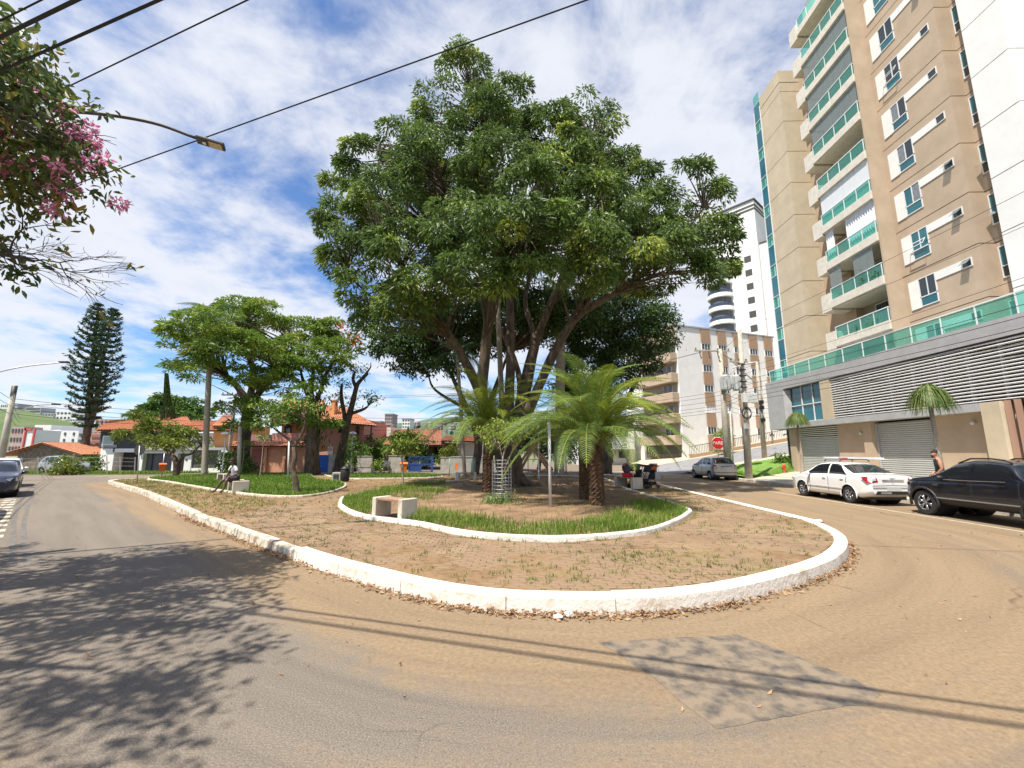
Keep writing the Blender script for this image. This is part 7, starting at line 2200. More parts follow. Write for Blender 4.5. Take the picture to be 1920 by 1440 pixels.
q = atY(616, 886, 37.4)
t = thing('parking_sign', 'white parking sign with a red ring by the blue door', 'traffic sign', (q.x, 37.4, 0))
z0 = atY(616, 851, 37.4).z
b = MB(); b.cyl((0, .05, 0), (0, .05, z0 + .9), .03, n=8); b.build('post', STEEL, t)
b = MB(); b.bb(-.22, .22, 0, .02, z0 - .02, z0 + .62); b.build('plate', WHITE_S, t)
b = MB(); b.tube([(.14 * math.cos(a), -.012, z0 + .42 + .14 * math.sin(a)) for a in np.linspace(0, 2 * PI, 17)[:-1]], .022, 5, closed=True); b.tube([(-.1, -.012, z0 + .52), (.1, -.012, z0 + .32)], .018, 5); b.build('ring', RED_S, t)


def text_mesh(name, s, size, m, parent, loc, rot, depth=.004, align='CENTER'):
    c = bpy.data.curves.new(name, 'FONT'); c.body = s; c.size = size; c.align_x = align; c.align_y = 'CENTER'; c.extrude = depth
    o = bpy.data.objects.new(name, c); COL.objects.link(o)
    dg = bpy.context.evaluated_depsgraph_get()
    me = bpy.data.meshes.new_from_object(o.evaluated_get(dg))
    bpy.data.objects.remove(o)
    me.name = name; me.materials.clear(); me.materials.append(m)
    ob = bpy.data.objects.new(name, me); put(ob, parent); ob.location = loc; ob.rotation_euler = rot
    return ob


# stop sign behind the first pole
q = atY(1346, 831, 35)
t = thing('stop_sign', 'red octagonal PARE sign half hidden by the concrete pole', 'traffic sign', (q.x, 35, .3))
R = .55
octo = lambda r: [(r * math.cos(PI / 8 + k * PI / 4), 0, r * math.sin(PI / 8 + k * PI / 4)) for k in range(8)]
zc = q.z - .3
b = MB(); b.cyl((0, .06, -.2), (0, .06, zc + .5), .035, n=8); b.build('post', STEEL, t)
b = MB(); b.extr([(x, 0, z + zc) for x, _, z in octo(R)], (0, .02, 0)); pl = b.build('plate', WHITE_S, t)
b = MB(); b.extr([(x, -.012, z + zc) for x, _, z in octo(R * .9)], (0, .01, 0)); b.build('red_field', RED_S, pl)
text_mesh('lettering', 'PARE', .40, WHITE_S, pl, (0, -.02, zc), (PI / 2, 0, 0))

q = G(632, 903, .17)
t = thing('plaque_stone', 'low grey stone with a dark plaque left of the black bin', 'monument', tuple(q))
b = MB(); b.box((0, 0, .24), (.5, .35, .6)); b.build('stone', GREYW, t, bevel=.03)
b = MB(); b.box((0, -.182, .28), (.34, .014, .3)); b.build('plaque', SIGN_BACK, t)
q = G(646, 903, .17)
t = thing('black_bin', 'black litter bin beside the low plaque stone', 'bin', tuple(q))
b = MB(); b.lathe((0, 0, 0), [(.2, 0), (.26, .1), (.27, .62), (.24, .7)], 14); b.build('body', TRIM, t, smooth=True)
b = MB(); b.lathe((0, 0, .7), [(.27, 0), (.26, .06), (.12, .18), (.03, .2)], 14); b.build('lid', TRIM, t, smooth=True)
t = thing('fire_hydrant', 'small red hydrant at the corner of the garage building', 'hydrant', (19.2, 31.6, .4))
b = MB(); b.lathe((0, 0, -.1), [(.12, 0), (.09, .1), (.09, .55), (.11, .58), (.06, .7)], 12); b.build('body', mat('hydrant_red', (.6, .08, .03), .5), t, smooth=True)
b = MB(); b.cyl((-.18, 0, .38), (.18, 0, .38), .055, n=10); b.build('outlet', MATS['hydrant_red'], t, smooth=True)


# strollers
def stroller(label, loc, rz, bag):
    t = thing('stroller', label, 'stroller', loc, rz)
    FRM = mat('stroller_frame', (.03, .03, .03), .4, var=.1); FAB = mat('stroller_fabric', (.025, .025, .03), .9, var=.15, scale=8)
    for s in (-1, 1):
        y = s * .24
        b = MB(); b.tube([(.42, y, .12), (.1, y, .5), (-.28, y, .98), (-.42, y, 1.04)], .015, 6); b.tube([(-.3, y, .12), (.02, y, .55), (.2, y, .72)], .014, 6); b.build('side_frame', FRM, t, smooth=True)
        for x in (.42, -.3):
            for dy in ((-.03, .03) if x > 0 else (0,)):
                b = MB(); b.tube([(x + .085 * math.cos(a), y + dy, .085 + .06 * math.sin(a) - .0) for a in np.linspace(0, 2 * PI, 15)[:-1]], .024, 6, closed=True); b.cyl((x, y + dy - .01, .085), (x, y + dy + .01, .085), .03, n=8); b.build('wheel', BLACK_RUBBER, t, smooth=True)
    b = MB(); b.tube([(-.42, -.24, 1.04), (-.45, 0, 1.05), (-.42, .24, 1.04)], .018, 6); b.build('handle', FRM, t, smooth=True)
    b = MB(); b.add([(.22, -.2, .45), (.22, .2, .45), (-.1, .2, .42), (-.1, -.2, .42), (-.3, .2, .85), (-.3, -.2, .85), (.36, -.18, .3), (.36, .18, .3)], [(0, 1, 2, 3), (3, 2, 4, 5), (6, 7, 1, 0)]); o = b.build('seat', FAB, t); sm = o.modifiers.new('th', 'SOLIDIFY'); sm.thickness = .03
    b = MB(); vs = []
    for a in np.linspace(-.2, 1.5, 8):
        vs += [(-.22 + .36 * math.sin(a), -.24, .72 + .36 * math.cos(a)), (-.22 + .38 * math.sin(a), 0, .74 + .38 * math.cos(a)), (-.22 + .36 * math.sin(a), .24, .72 + .36 * math.cos(a))]
    b.add(vs, [(i * 3 + k, i * 3 + k + 1, i * 3 + 4 + k, i * 3 + 3 + k) for i in range(7) for k in range(2)]); o = b.build('canopy', FAB, t, smooth=True); sm = o.modifiers.new('th', 'SOLIDIFY'); sm.thickness = .015
    b = MB(); b.bb(-.26, .2, -.2, .2, .16, .3); b.build('basket', FAB, t, bevel=.03)
    if bag:
        g = thing('shopping_bag', 'grey bag hanging from the stroller handle', 'bag', (loc[0] + .32, loc[1] - .25, loc[2] + .42))
        b = MB(); b.add([(-.13, -.05, 0), (.13, -.05, 0), (.13, .05, 0), (-.13, .05, 0), (-.11, -.03, .36), (.11, -.03, .36), (.11, .03, .36), (-.11, .03, .36)], [(3, 2, 1, 0), (4, 5, 6, 7), (0, 1, 5, 4), (1, 2, 6, 5), (2, 3, 7, 6), (3, 0, 4, 7)]); b.build('sack', mat('grey_bag', (.34, .34, .35), .8, var=.15, scale=9), g, bevel=.03)
        b = MB(); b.tube([(-.06, 0, .36), (-.04, 0, .55), (.04, 0, .55), (.06, 0, .36)], .01, 5); b.build('strap', MATS['grey_bag'], g)
    return t


stroller('black stroller with a grey bag beside the man in red shorts', (6.15, 20.7, .18), PI + .5, True)
stroller('second black stroller close in front of the man in red shorts', (5.75, 21.5, .18), PI + .9, False)

# ================================================================== PEOPLE
def skin_obj(name, V, E, R, m, parent, sub=2, root=0):
    me = bpy.data.meshes.new(name); bm = bmesh.new(); lay = bm.verts.layers.skin.verify()
    vs = []
    for i, (p, r) in enumerate(zip(V, R)):
        v = bm.verts.new(p); v[lay].radius = (r, r) if not hasattr(r, '__len__') else r; v[lay].use_root = (i == root); vs.append(v)
    for a, c in E: bm.edges.new((vs[a], vs[c]))
    bm.to_mesh(me); bm.free(); me.materials.append(m)
    o = bpy.data.objects.new(name, me); put(o, parent)
    s = o.modifiers.new('skin', 'SKIN'); s.use_smooth_shade = True; s.branch_smoothing = .4
    q = o.modifiers.new('sub', 'SUBSURF'); q.levels = sub; q.render_levels = sub
    return o


def person(label, loc, rz, J, skin, shirt, shorts, hair, sleeve=.5, leg=1.0, shoe=(.03, .03, .03), hairlen=.0, tank=False, trousers=False, scale=1.0):
    """J: joint positions, x forward, y left, z up; everything hangs on the pelvis"""
    t = thing('person', label, 'person', loc, rz); t.scale = (scale,) * 3
    sk = mat('skin_%.2f' % skin[0], skin, .55, var=.06, scale=6)
    names = ['pelvis', 'waist', 'chest', 'neck', 'chin', 'head', 'crown']
    V, E, R, ix = [], [], [], {}

    def add(n, r, par=None, p=None):
        ix[n] = len(V); V.append(tuple(Vector(p if p is not None else J[n]))); R.append(r)
        if par: E.append((ix[par], ix[n]))
    add('pelvis', (.16, .12)); add('waist', (.145, .11), 'pelvis'); add('chest', (.17, .12), 'waist'); add('neck', .055, 'chest')
    hd, hf = Vector(J['head']), Vector(J['face']).normalized()
    add('chin', .075, 'neck', hd - Vector((0, 0, .07)) + hf * .02); add('head', .098, 'chin', hd + Vector((0, 0, .02))); add('crown', .075, 'head', hd + Vector((0, 0, .10)) - hf * .01)
    add('nose', .016, 'head', hd + hf * .115 + Vector((0, 0, -.005)))
    sd = hf.cross(Vector((0, 0, 1))).normalized()
    for s in (1, -1): add('ear%d' % s, .02, 'head', hd + sd * s * .095 - hf * .01)
    for s in 'LR':
        sg = 1 if s == 'L' else -1
        add('sh' + s, .07, 'chest'); add('el' + s, .047, 'sh' + s); add('wr' + s, .032, 'el' + s); add('ha' + s, (.04, .02), 'wr' + s)
        hv = (Vector(J['ha' + s]) - Vector(J['wr' + s])).normalized()
        pv = hv.cross(Vector((1, .2, .1))).normalized()
        for k in range(4):
            o = Vector(J['ha' + s]) + pv * (.028 - .019 * k) + hv * .035
            add('f%s%d' % (s, k), .010, 'ha' + s, o); add('g%s%d' % (s, k), .008, 'f%s%d' % (s, k), o + hv * (.045 + .008 * (k in (1, 2))) + Vector((0, 0, -.012)))
        o = Vector(J['wr' + s]) + hv * .035 + pv * .045; add('t' + s, .011, 'ha' + s, o); add('u' + s, .009, 't' + s, o + hv * .035 + pv * .012)
        add('hi' + s, .095, 'pelvis'); add('kn' + s, .062, 'hi' + s); add('an' + s, .042, 'kn' + s); add('to' + s, .035, 'an' + s)
    skin_obj('body', V, E, R, sk, t)
    # clothes follow the same joints, a little larger
    cm = mat('cloth_%.3f_%.3f' % (shirt[0], shirt[2]), shirt, .9, var=.1, scale=7)
    cv = [J['pelvis'], J['waist'], J['chest']]; ce = [(0, 1), (1, 2)]; cr = [(.18, .14), (.17, .135), (.185, .14)]
    cv[0] = tuple(Vector(J['pelvis']) + Vector((0, 0, .03)))
    nk = Vector(J['chest']).lerp(Vector(J['neck']), .6); cv.append(tuple(nk)); ce.append((2, 3)); cr.append(.085)
    for s in 'LR':
        k = len(cv); cv.append(J['sh' + s]); cr.append(.082 if not tank else .065); ce.append((2, k))
        if not tank:
            cv.append(tuple(Vector(J['sh' + s]).lerp(Vector(J['el' + s]), sleeve))); cr.append(.078); ce.append((k, k + 1))
    skin_obj('shirt', cv, ce, cr, cm, t)
    sm = mat('shorts_%.3f_%.3f' % (shorts[0], shorts[2]), shorts, .9, var=.1, scale=7)
    cv = [J['pelvis']]; ce = []; cr = [(.178, .14)]
    for s in 'LR':
        k = len(cv); cv.append(J['hi' + s]); cr.append(.118); ce.append((0, k))
        kn, an = Vector(J['kn' + s]), Vector(J['an' + s])
        if trousers:
            cv += [tuple(kn), tuple(an)]; cr += [.09, .075]; ce += [(k, k + 1), (k + 1, k + 2)]
        else:
            cv.append(tuple(Vector(J['hi' + s]).lerp(kn, leg))); cr.append(.1); ce.append((k, k + 1))
    skin_obj('trousers' if trousers else 'shorts', cv, ce, cr, sm, t)
    hm = mat('hair_%.2f' % hair[0], hair, .85, var=.2, scale=30, bump=.4)
    b = MB(); n = 14
    for i in range(7):
        a = PI / 2 * (1 - i / 6 * 1.25)
        for k in range(n):
            ph = 2 * PI * k / n
            v = (hf * -math.cos(ph) + sd * math.sin(ph)); back = (1 - math.cos(ph)) / 2 if False else math.cos(ph)
            r = .112 * math.cos(a); zz = .105 * math.sin(a)
            if back < -.2 and zz < .03: zz = .03 + .02 * random.random(); r = .108
            c = hd + Vector((0, 0, .05)) + v * r + Vector((0, 0, zz)); b.v.append(tuple(c))
    for i in range(6):
        for k in range(n): b.f.append((i * n + k, i * n + (k + 1) % n, (i + 1) * n + (k + 1) % n, (i + 1) * n + k))
    b.build('hair', hm, t, smooth=True)
    fm = mat('shoe_%.2f' % shoe[0], shoe, .7, var=.1)
    for s in 'LR':
        an, to = Vector(J['an' + s]), Vector(J['to' + s]); skin_obj('shoe', [tuple(an + Vector((0, 0, -.02))), tuple(an.lerp(to, .5) + Vector((0, 0, -.02))), tuple(to)], [(0, 1), (1, 2)], [.05, .05, .042], fm, t)
    return t


def stand(lean=0.0):
    return dict(pelvis=(0, 0, .93), waist=(lean * .3, 0, 1.1), chest=(lean * .7, 0, 1.34), neck=(lean, 0, 1.52), head=(lean * 1.2 + .03, 0, 1.66), face=(1, 0, -.05),
                shL=(lean * .8, .19, 1.43), shR=(lean * .8, -.19, 1.43), elL=(.0, .25, 1.14), elR=(.0, -.25, 1.14), wrL=(.08, .24, .9), wrR=(.08, -.24, .9), haL=(.12, .23, .82), haR=(.12, -.23, .82),
                hiL=(0, .1, .88), hiR=(0, -.1, .88), knL=(.02, .11, .49), knR=(.02, -.11, .49), anL=(0, .11, .09), anR=(0, -.11, .09), toL=(.16, .12, .035), toR=(.16, -.12, .035))


def sit(lean=.12):
    return dict(pelvis=(0, 0, .57), waist=(lean * .3, 0, .74), chest=(lean, 0, .98), neck=(lean * 1.4, 0, 1.16), head=(lean * 1.7 + .02, 0, 1.29), face=(1, 0, -.15),
                shL=(lean * 1.2, .19, 1.06), shR=(lean * 1.2, -.19, 1.06), elL=(lean + .12, .27, .80), elR=(lean + .12, -.27, .8), wrL=(.36, .2, .68), wrR=(.36, -.2, .68), haL=(.44, .18, .66), haR=(.44, -.18, .66),
                hiL=(.04, .11, .55), hiR=(.04, -.11, .55), knL=(.44, .15, .53), knR=(.44, -.15, .53), anL=(.42, .15, .1), anR=(.42, -.15, .1), toL=(.58, .16, .04), toR=(.58, -.16, .04))


# man on the left bench, white shirt, one foot out on the path
J = sit(.1); J.update(haR=(.35, -.24, .50), wrR=(.31, -.25, .57), elR=(.18, -.3, .80), haL=(.36, .30, .62), wrL=(.3, .34, .66), elL=(.05, .36, .78), knL=(.40, .28, .56), knR=(.42, -.18, .50), anR=(.60, -.30, .09), toR=(.75, -.34, .03), anL=(.5, .30, .12), toL=(.64, .34, .05), face=(.8, .35, -.25))
t = person('man in white t-shirt and dark shorts sitting on the left bench', (-12.35, 18.25, .2), math.radians(-128), J, (.10, .055, .035), (.62, .62, .66), (.05, .045, .06), (.015, .012, .01), sleeve=.75, leg=.95)
b = MB(); b.tube([(.16, .17, 1.12), (.25, .06, .96), (.24, -.08, .78), (.15, -.17, .68)], .018, 5); b.build('bag_strap', TRIM, t)
# walking man
J = stand(.03); J.update(elL=(-.1, .22, 1.18), wrL=(.12, .2, 1.06), haL=(.2, .17, 1.08), elR=(-.06, -.23, 1.16), wrR=(.12, -.2, .98), haR=(.2, -.18, .95), knL=(.22, .1, .5), anL=(.12, .1, .1), toL=(.28, .1, .04), knR=(-.04, -.1, .48), anR=(-.28, -.1, .14), toR=(-.16, -.1, .04))
person('bare-armed man in dark vest and white shorts walking past the garden wall', (-10.9, 34.3, .17), PI, J, (.36, .19, .12), (.05, .04, .045), (.6, .6, .6), (.05, .035, .03), tank=True, leg=.9)
# older man on the right bench seen from behind
J = sit(.2); J.update(face=(.75, .65, -.25), haR=(.42, -.28, .62), wrR=(.34, -.30, .66), elR=(.16, -.38, .82))
person('grey-haired man in dark t-shirt and red shorts sitting with his back to the camera', (5.1, 20.75, .22), math.radians(62), J, (.36, .18, .11), (.075, .045, .06), (.55, .015, .02), (.42, .42, .42), sleeve=.8, leg=.9, shoe=(.5, .5, .5))
# standing man between the white saloon and the pickup
J = stand(.06); J.update(face=(.85, .1, -.45), elR=(.02, -.24, 1.13), wrR=(.18, -.16, .95), haR=(.25, -.1, .92), elL=(.02, .24, 1.13), wrL=(.16, .15, .94), haL=(.22, .1, .9))
t = person('bearded man in black tank top standing behind the black pickup', (15.0, 15.6, .165), math.radians(150), J, (.42, .2, .12), (.018, .018, .025), (.05, .05, .07), (.018, .014, .012), tank=True, leg=1.0)
b = MB(); b.ball((.165, .01, 1.585), .062, 10, 6, .6, 1.0, 1.0); b.build('beard', MATS['hair_0.02'], t, smooth=True)
# pedestrian far up the side street
q = atY(1449, 831, 46)
person('distant pedestrian in pale shirt on the side street pavement', (q.x, 46, q.z), PI * .8, stand(.02), (.3, .17, .11), (.62, .6, .58), (.3, .28, .26), (.05, .04, .03), trousers=True)

# ================================================================== POLES, LAMPS, WIRES
def sag(a, c, s=.25, n=12):
    a, c = Vector(a), Vector(c)
    return [a.lerp(c, i / n) - Vector((0, 0, s * 4 * (i / n) * (1 - i / n))) for i in range(n + 1)]


def wire(label, a, c, r=.012, s=.3, n=12, group='overhead wires', name='overhead_wire', seg=5):
    a = Vector(a)
    b = MB(tuple(a)); b.tube(sag(a, c, s, n), r, seg)
    o = b.build(name, CABLE, None); o.location = a
    return tag(o, label, 'wire', group)


PORC = mat('porcelain', (.12, .08, .07), .3, var=.1)


def cross_arm(t, z, L, rz, n=3, y=0.0, off=0.0):
    c, s = math.cos(rz), math.sin(rz)
    b = MB(); b.box((off * c, off * s, z), (L, .1, .12), rz=rz); b.build('cross_arm', POLE_CONC, t)
    for k in range(n):
        d = off - L / 2 + .12 + (L - .24) * k / max(1, n - 1)
        b = MB(); b.lathe((d * c, d * s, z + .06), [(.02, 0), (.06, .04), (.04, .08), (.06, .12), (.03, .18)], 8); b.build('insulator', PORC, t, smooth=True)


def pole(label, base, top, r0, r1, name='utility_pole'):
    base, top = Vector(base), Vector(top)
    t = thing(name, label, 'utility pole', tuple(base), group='concrete utility poles')
    d = top - base
    b = MB(); b.tube([(0, 0, -.2), d * .5, d], [r0, (r0 + r1) / 2, r1], 14); b.build('shaft', POLE_CONC, t, smooth=True)
    return t, d


# first pole on the right with transformers
p1b, p1t = Vector((15.85, 33, .1)), Vector((15.95, 33, 10.0))
t, d = pole('concrete pole with transformers and cross arm behind the silver car', p1b, p1t, .3, .15)
cross_arm(t, 9.75, 3.0, .12, 4, off=-.55)
TRANS = mat('transformer_grey', (.42, .44, .45), .5, var=.08)
for (x, y) in ((-.15, -.5), (.75, -.45)):
    b = MB(); b.lathe((x + .25, y, 6.5), [(.3, 0), (.34, .06), (.34, 1.1), (.3, 1.18), (.1, 1.24)], 16); o = b.build('transformer', TRANS, t, smooth=False)
    for k in range(10):
        a = k * .63; q = MB(); q.box((x + .25 + .38 * math.cos(a), y + .38 * math.sin(a), 7.05), (.12, .03, .8), rz=a); q.build('cooling_fin', TRANS, o)
    for k in (-1, 1):
        q = MB(); q.lathe((x + .25 + k * .14, y, 7.7), [(.05, 0), (.03, .06), (.05, .12), (.02, .25)], 8); q.build('bushing', PORC, o)
b = MB(); b.tube([(.3, -.1, 9.6), (1.2, -.5, 8.3), (2.2, -.9, 7.0)], .05, 6); b.build('brace', STEEL, t)
b = MB(); b.cyl((.32, -.12, 0), (.45, -.12, 5.6), .06, n=8); b.build('cable_duct', PALE_PAINT, t, smooth=True)
for k in range(3):
    b = MB(); b.tube([(-1.6 + k * .7, -.2, 9.7), (-1.6 + k * .7, -.2, 9.4), (-1.5 + k * .7, -.2, 9.1)], [.05, .03, .05], 6); b.build('cut_out_fuse', PORC, t)
# second pole, nearer
t, d = pole('weathered pole with a junction box and cable loops at the near kerb', (14.95, 28.45, .1), (15.2, 28.45, 10.25), .24, .13)
b = MB(); b.box((.35, -.3, 5.35), (.95, .3, .62), rz=.1); b.build('junction_box', PALE_PAINT, t, bevel=.02)
for k in range(3):
    b = MB(); b.tube([(.1 + .3 * math.cos(a), -.26, 4.4 + .35 * math.sin(a) - .06 * k) for a in np.linspace(0, 2 * PI, 17)[:-1]], .022, 5, closed=True); b.build('cable_loop', CABLE, t, smooth=True)
b = MB(); b.box((-.02, -.3, 3.45), (.3, .16, .3), rz=.4); b.build('meter_box', TRANS, t)
for z in (6.1, 6.5, 6.9, 7.3, 7.7):
    b = MB(); b.box((.08, -.2, z), (.45, .12, .07)); b.build('bracket', TRIM, t)
cross_arm(t, 7.9, 1.4, .2, 3)
# third pole up the side street, with a plain lamp arm
t, d = pole('pole further up the side street with a short lamp arm', (21.5, 38, 1.3), (21.6, 38, 10.0), .22, .12)
b = MB(); b.tube([d, d + Vector((-.8, 0, -.1)), d + Vector((-2.2, 0, -.55))], .07, 7); b.build('lamp_arm', PALE_PAINT, t, smooth=True)
for z in (3.4, 4.5, 5.0):
    b = MB(); b.box((.05, -.2, z), (.35, .2, .3)); b.build('cable_box', TRIM, t)
# left poles
lp = Vector((-33.9, 27, 0)); lt = Vector((-33.9, 27, 6.3))
t, d = pole('concrete pole with a curved lamp arm at the far left', lp, lt, .2, .13)
b = MB(); e = atY(101, 758, 27) - lp; b.tube(smooth_path([Vector((0, 0, 3.9)), Vector((.5, 0, 4.4)), Vector((1.5, 0, 4.9)), e], 5), .035, 7); b.build('lamp_arm', STEEL, t, smooth=True)
b = MB(); b.cyl((0, 0, 6.25), (0, 0, 4.7), .14, n=12); b.build('top_sleeve', TRIM, t, smooth=True)
b = MB(); b.box(tuple(e + Vector((.15, 0, 0))), (.5, .2, .09)); b.build('lamp_head', TRIM, t, bevel=.02)
lb = Vector((-28.6, 20.5, 0))
t, d = pole('street lamp pole just outside the left edge with an arm over the road', lb, lb + Vector((0, 0, 6.6)), .17, .11)
b = MB(); e = atY(120, 679, 22.0) - lb; b.tube(smooth_path([Vector((0, 0, 4.6)), Vector((.9, .3, 5.75)), Vector((2.0, .8, 6.35)), e], 5), .035, 7); b.build('lamp_arm', STEEL, t, smooth=True)
b = MB(); b.box(tuple(e), (.5, .2, .09)); b.build('lamp_head', TRIM, t, bevel=.02)
mp = Vector((-26.5, 38.0, 0))
t, d = pole('pole with four insulators behind the broad tree on the left', mp, mp + Vector((0, 0, 7.2)), .18, .12)
cross_arm(t, 7.1, 1.5, .1, 4, off=-.5)
b = MB(); b.tube([(0, 0, 4.6), (-1.2, 0, 5.4), (-2.0, 0, 6.0)], .05, 6); b.build('lamp_arm', STEEL, t, smooth=True)

# the big street lamp over the road, its pole stands outside the view on the left
hd_ = Vector((-6.82, 7.92, 8.5))
pb_ = Vector((-11.9, 5.35, 0))
t = thing('street_lamp', 'curved arm street lamp with a flat head above the left road', 'street lamp', tuple(pb_))
b = MB(tuple(pb_)); b.tube([pb_ + Vector((0, 0, -.2)), pb_ + Vector((0, 0, 9.0))], [.17, .11], 12); b.build('pole', POLE_CONC, t, smooth=True)
arm = smooth_path([pb_ + Vector((.05, 0, 6.9)), Vector((-10.6, 6.0, 7.7)), Vector((-9.3, 6.68, 8.2)), Vector((-8.4, 7.13, 8.5)), Vector((-7.6, 7.53, 8.62)), hd_ + Vector((-.12, -.06, .03))], 6)
b = MB(tuple(pb_)); b.tube(arm, list(np.linspace(.045, .03, len(arm))), 8); b.build('arm', mat('lamp_arm_metal', (.07, .065, .065), .6), t, smooth=True)
ah = math.atan2(hd_.y - 7.53, hd_.x + 7.6)
b = MB(tuple(pb_)); b.box(tuple(hd_ + Vector((.12, .06, 0))), (.52, .24, .07), rz=ah, ry=.05); hdo = b.build('lamp_head', mat('lamp_head_grey', (.05, .05, .055), .5), t, bevel=.02)
b = MB(tuple(pb_)); b.box(tuple(hd_ + Vector((.2, .10, -.042))), (.24, .19, .012), rz=ah, ry=.05); b.build('lens', mat('lamp_lens', (.55, .45, .28), .3, var=.1), hdo)
b = MB(tuple(pb_)); b.box(tuple(hd_ + Vector((.02, .01, -.042))), (.06, .08, .012), rz=ah, ry=.05); b.build('label_plate', WHITE_S, hdo)
b = MB(tuple(pb_)); b.lathe(tuple(hd_ + Vector((.1, .05, .035))), [(.035, 0), (.035, .06), (.01, .08)], 8); b.build('photo_cell', PALE_PAINT, hdo)

# cable bundle passing over the camera's left shoulder; it throws the two lines on the road
cd = (Vector((1.6, 1.37, 5.7)) - Vector((-4.89, 3.24, 5.7)))
A0 = Vector((-4.89, 3.24, 5.7)) - cd * 1.15; A1 = Vector((1.6, 1.37, 5.7)) + cd * 1.3
for i, (oy, oz, r, lab) in enumerate(((0, 0, .017, 'thick black cable crossing the top left corner, lower of the bundle'), (.24, .04, .014, 'black cable crossing the top left corner, middle of the bundle'), (.02, .05, .009, 'thinner black cable twisted over the bundle at the top left'), (-.1, .34, .009, 'thin cable running above the bundle at the top left'), (.1, .42, .008, 'second thin cable above the bundle at the top left'))):
    wire(lab, A0 + Vector((0, oy, oz)), A1 + Vector((0, oy, oz)), r, .0, 8, 'cables over the road', 'cable', 6)
sa, sb = Vector((-12.5, 9.0, 8.0)), Vector((6.0, 4.2, 8.8))
wA, wB = G(240, 310), G(1100, 0)
ra_, rb_ = sight(240, 310), sight(1100, 0)
q0 = Vector((0, 0, CAM_H)) + ra_ * 9.8; q1 = Vector((0, 0, CAM_H)) + rb_ * 7.4
wire('single long wire rising across the sky towards the top of the great tree', q0 + (q0 - q1) * .35, q1 + (q1 - q0) * .6, .014, .0, 6)
r2a, r2b = sight(180, 137), sight(470, -3)
q0 = Vector((0, 0, CAM_H)) + r2a * 8.0; q1 = Vector((0, 0, CAM_H)) + r2b * 7.0
wire('short thin wire above the street lamp arm at the top left', q0 + (q0 - q1) * .8, q1 + (q1 - q0) * 1.2, .012, .0, 6)

# wires on the right: along the pavement and between the poles
P1, P2, P3 = Vector((15.85, 33, 0)), Vector((15.1, 28.45, 0)), Vector((21.6, 38, 0))
near = Vector((15.4, -14, 0))
k = 0
WN = ['lowest', 'second', 'third', 'fourth', 'fifth', 'sixth', 'seventh', 'eighth', 'ninth', 'topmost']
for z, dx in ((5.3, 0), (5.55, .1), (5.8, -.1), (6.05, .05), (6.35, 0), (6.7, .1), (7.1, -.1), (7.5, .0), (9.3, .3), (10.1, .0)):
    wire('%s of the wires running along the garage pavement' % WN[k], P2 + Vector((dx, 0, z)), near + Vector((dx * 2, 0, z + random.uniform(-.1, .3))), .011 if z < 7 else .008, .5, 14, 'wires along the garage pavement'); k += 1
for i, (z0, z1) in enumerate(((5.4, 5.6), (5.7, 5.8), (6.0, 6.1), (6.4, 6.3), (6.8, 6.8), (7.6, 7.8), (9.8, 9.9))):
    wire('%s wire between the two nearest poles' % WN[i], P1 + Vector((0, 0, z0)), P2 + Vector((0, 0, z1)), .011, .12, 6, 'wires between the poles')
for i, (z0, z1) in enumerate(((5.2, 5.0), (5.6, 5.3), (6.0, 5.7), (6.5, 6.1), (7.6, 8.2), (9.7, 9.6))):
    wire('%s wire from the transformer pole to the side street pole' % WN[i], P1 + Vector((0, 0, z0)), P3 + Vector((0, 0, z1)), .012, .15, 6, 'wires to the side street pole')
for i, (z0, z1) in enumerate(((4.9, 5.0), (5.3, 5.5), (5.7, 6.0), (6.3, 6.3))):
    wire('%s wire leaving the side street pole to the right' % WN[i], P3 + Vector((0, 0, z0)), Vector((44, 42, z1 + 2.2)), .012, .3, 8, 'wires up the side street')
far_l = Vector((-2, 44, 0))
for i, (z0, z1) in enumerate(((5.0, 4.4), (5.25, 4.7), (5.5, 5.0), (5.9, 5.3), (6.3, 5.6), (6.6, 5.9), (9.75, 8.2), (9.8, 8.4))):
    wire('%s wire from the transformer pole to the left behind the park' % WN[i], P1 + Vector((-1.4 if z0 > 9 else 0, 0, z0)), far_l + Vector((0, 0, z1)), .012, .35, 10, 'wires behind the park')
for i, (z0, z1) in enumerate(((4.4, 4.6), (4.7, 4.9), (5.0, 5.3), (5.6, 5.7), (8.2, 7.2), (8.4, 7.3))):
    wire('%s wire from the playground to the pole behind the broad tree' % WN[i], far_l + Vector((0, 0, z0)), mp + Vector((0, 0, z1)), .014, .5, 10, 'wires behind the park')
for i, (z0, z1) in enumerate(((4.3, 4.4), (4.7, 4.8), (5.1, 5.1), (5.5, 5.4))):
    wire('%s wire from the insulator pole to the far left pole' % WN[i], mp + Vector((0, 0, z0)), lp + Vector((0, 0, z1)), .014, .3, 8, 'wires on the left')
for i, z0 in enumerate((4.4, 4.9, 5.3)):
    wire('%s wire leaving the far left pole' % WN[i], lp + Vector((0, 0, z0)), Vector((-55, 45, z0 + .2)), .012, .3, 8, 'wires on the left')
    wire('%s wire from the far left pole towards the camera' % WN[i], lp + Vector((0, 0, z0)), pb_ + Vector((0, 0, z0 + 1.2)), .012, .3, 10, 'wires on the left')
t, d = pole('utility pole hidden behind the playground trees', far_l, far_l + Vector((0, 0, 8.6)), .18, .12)

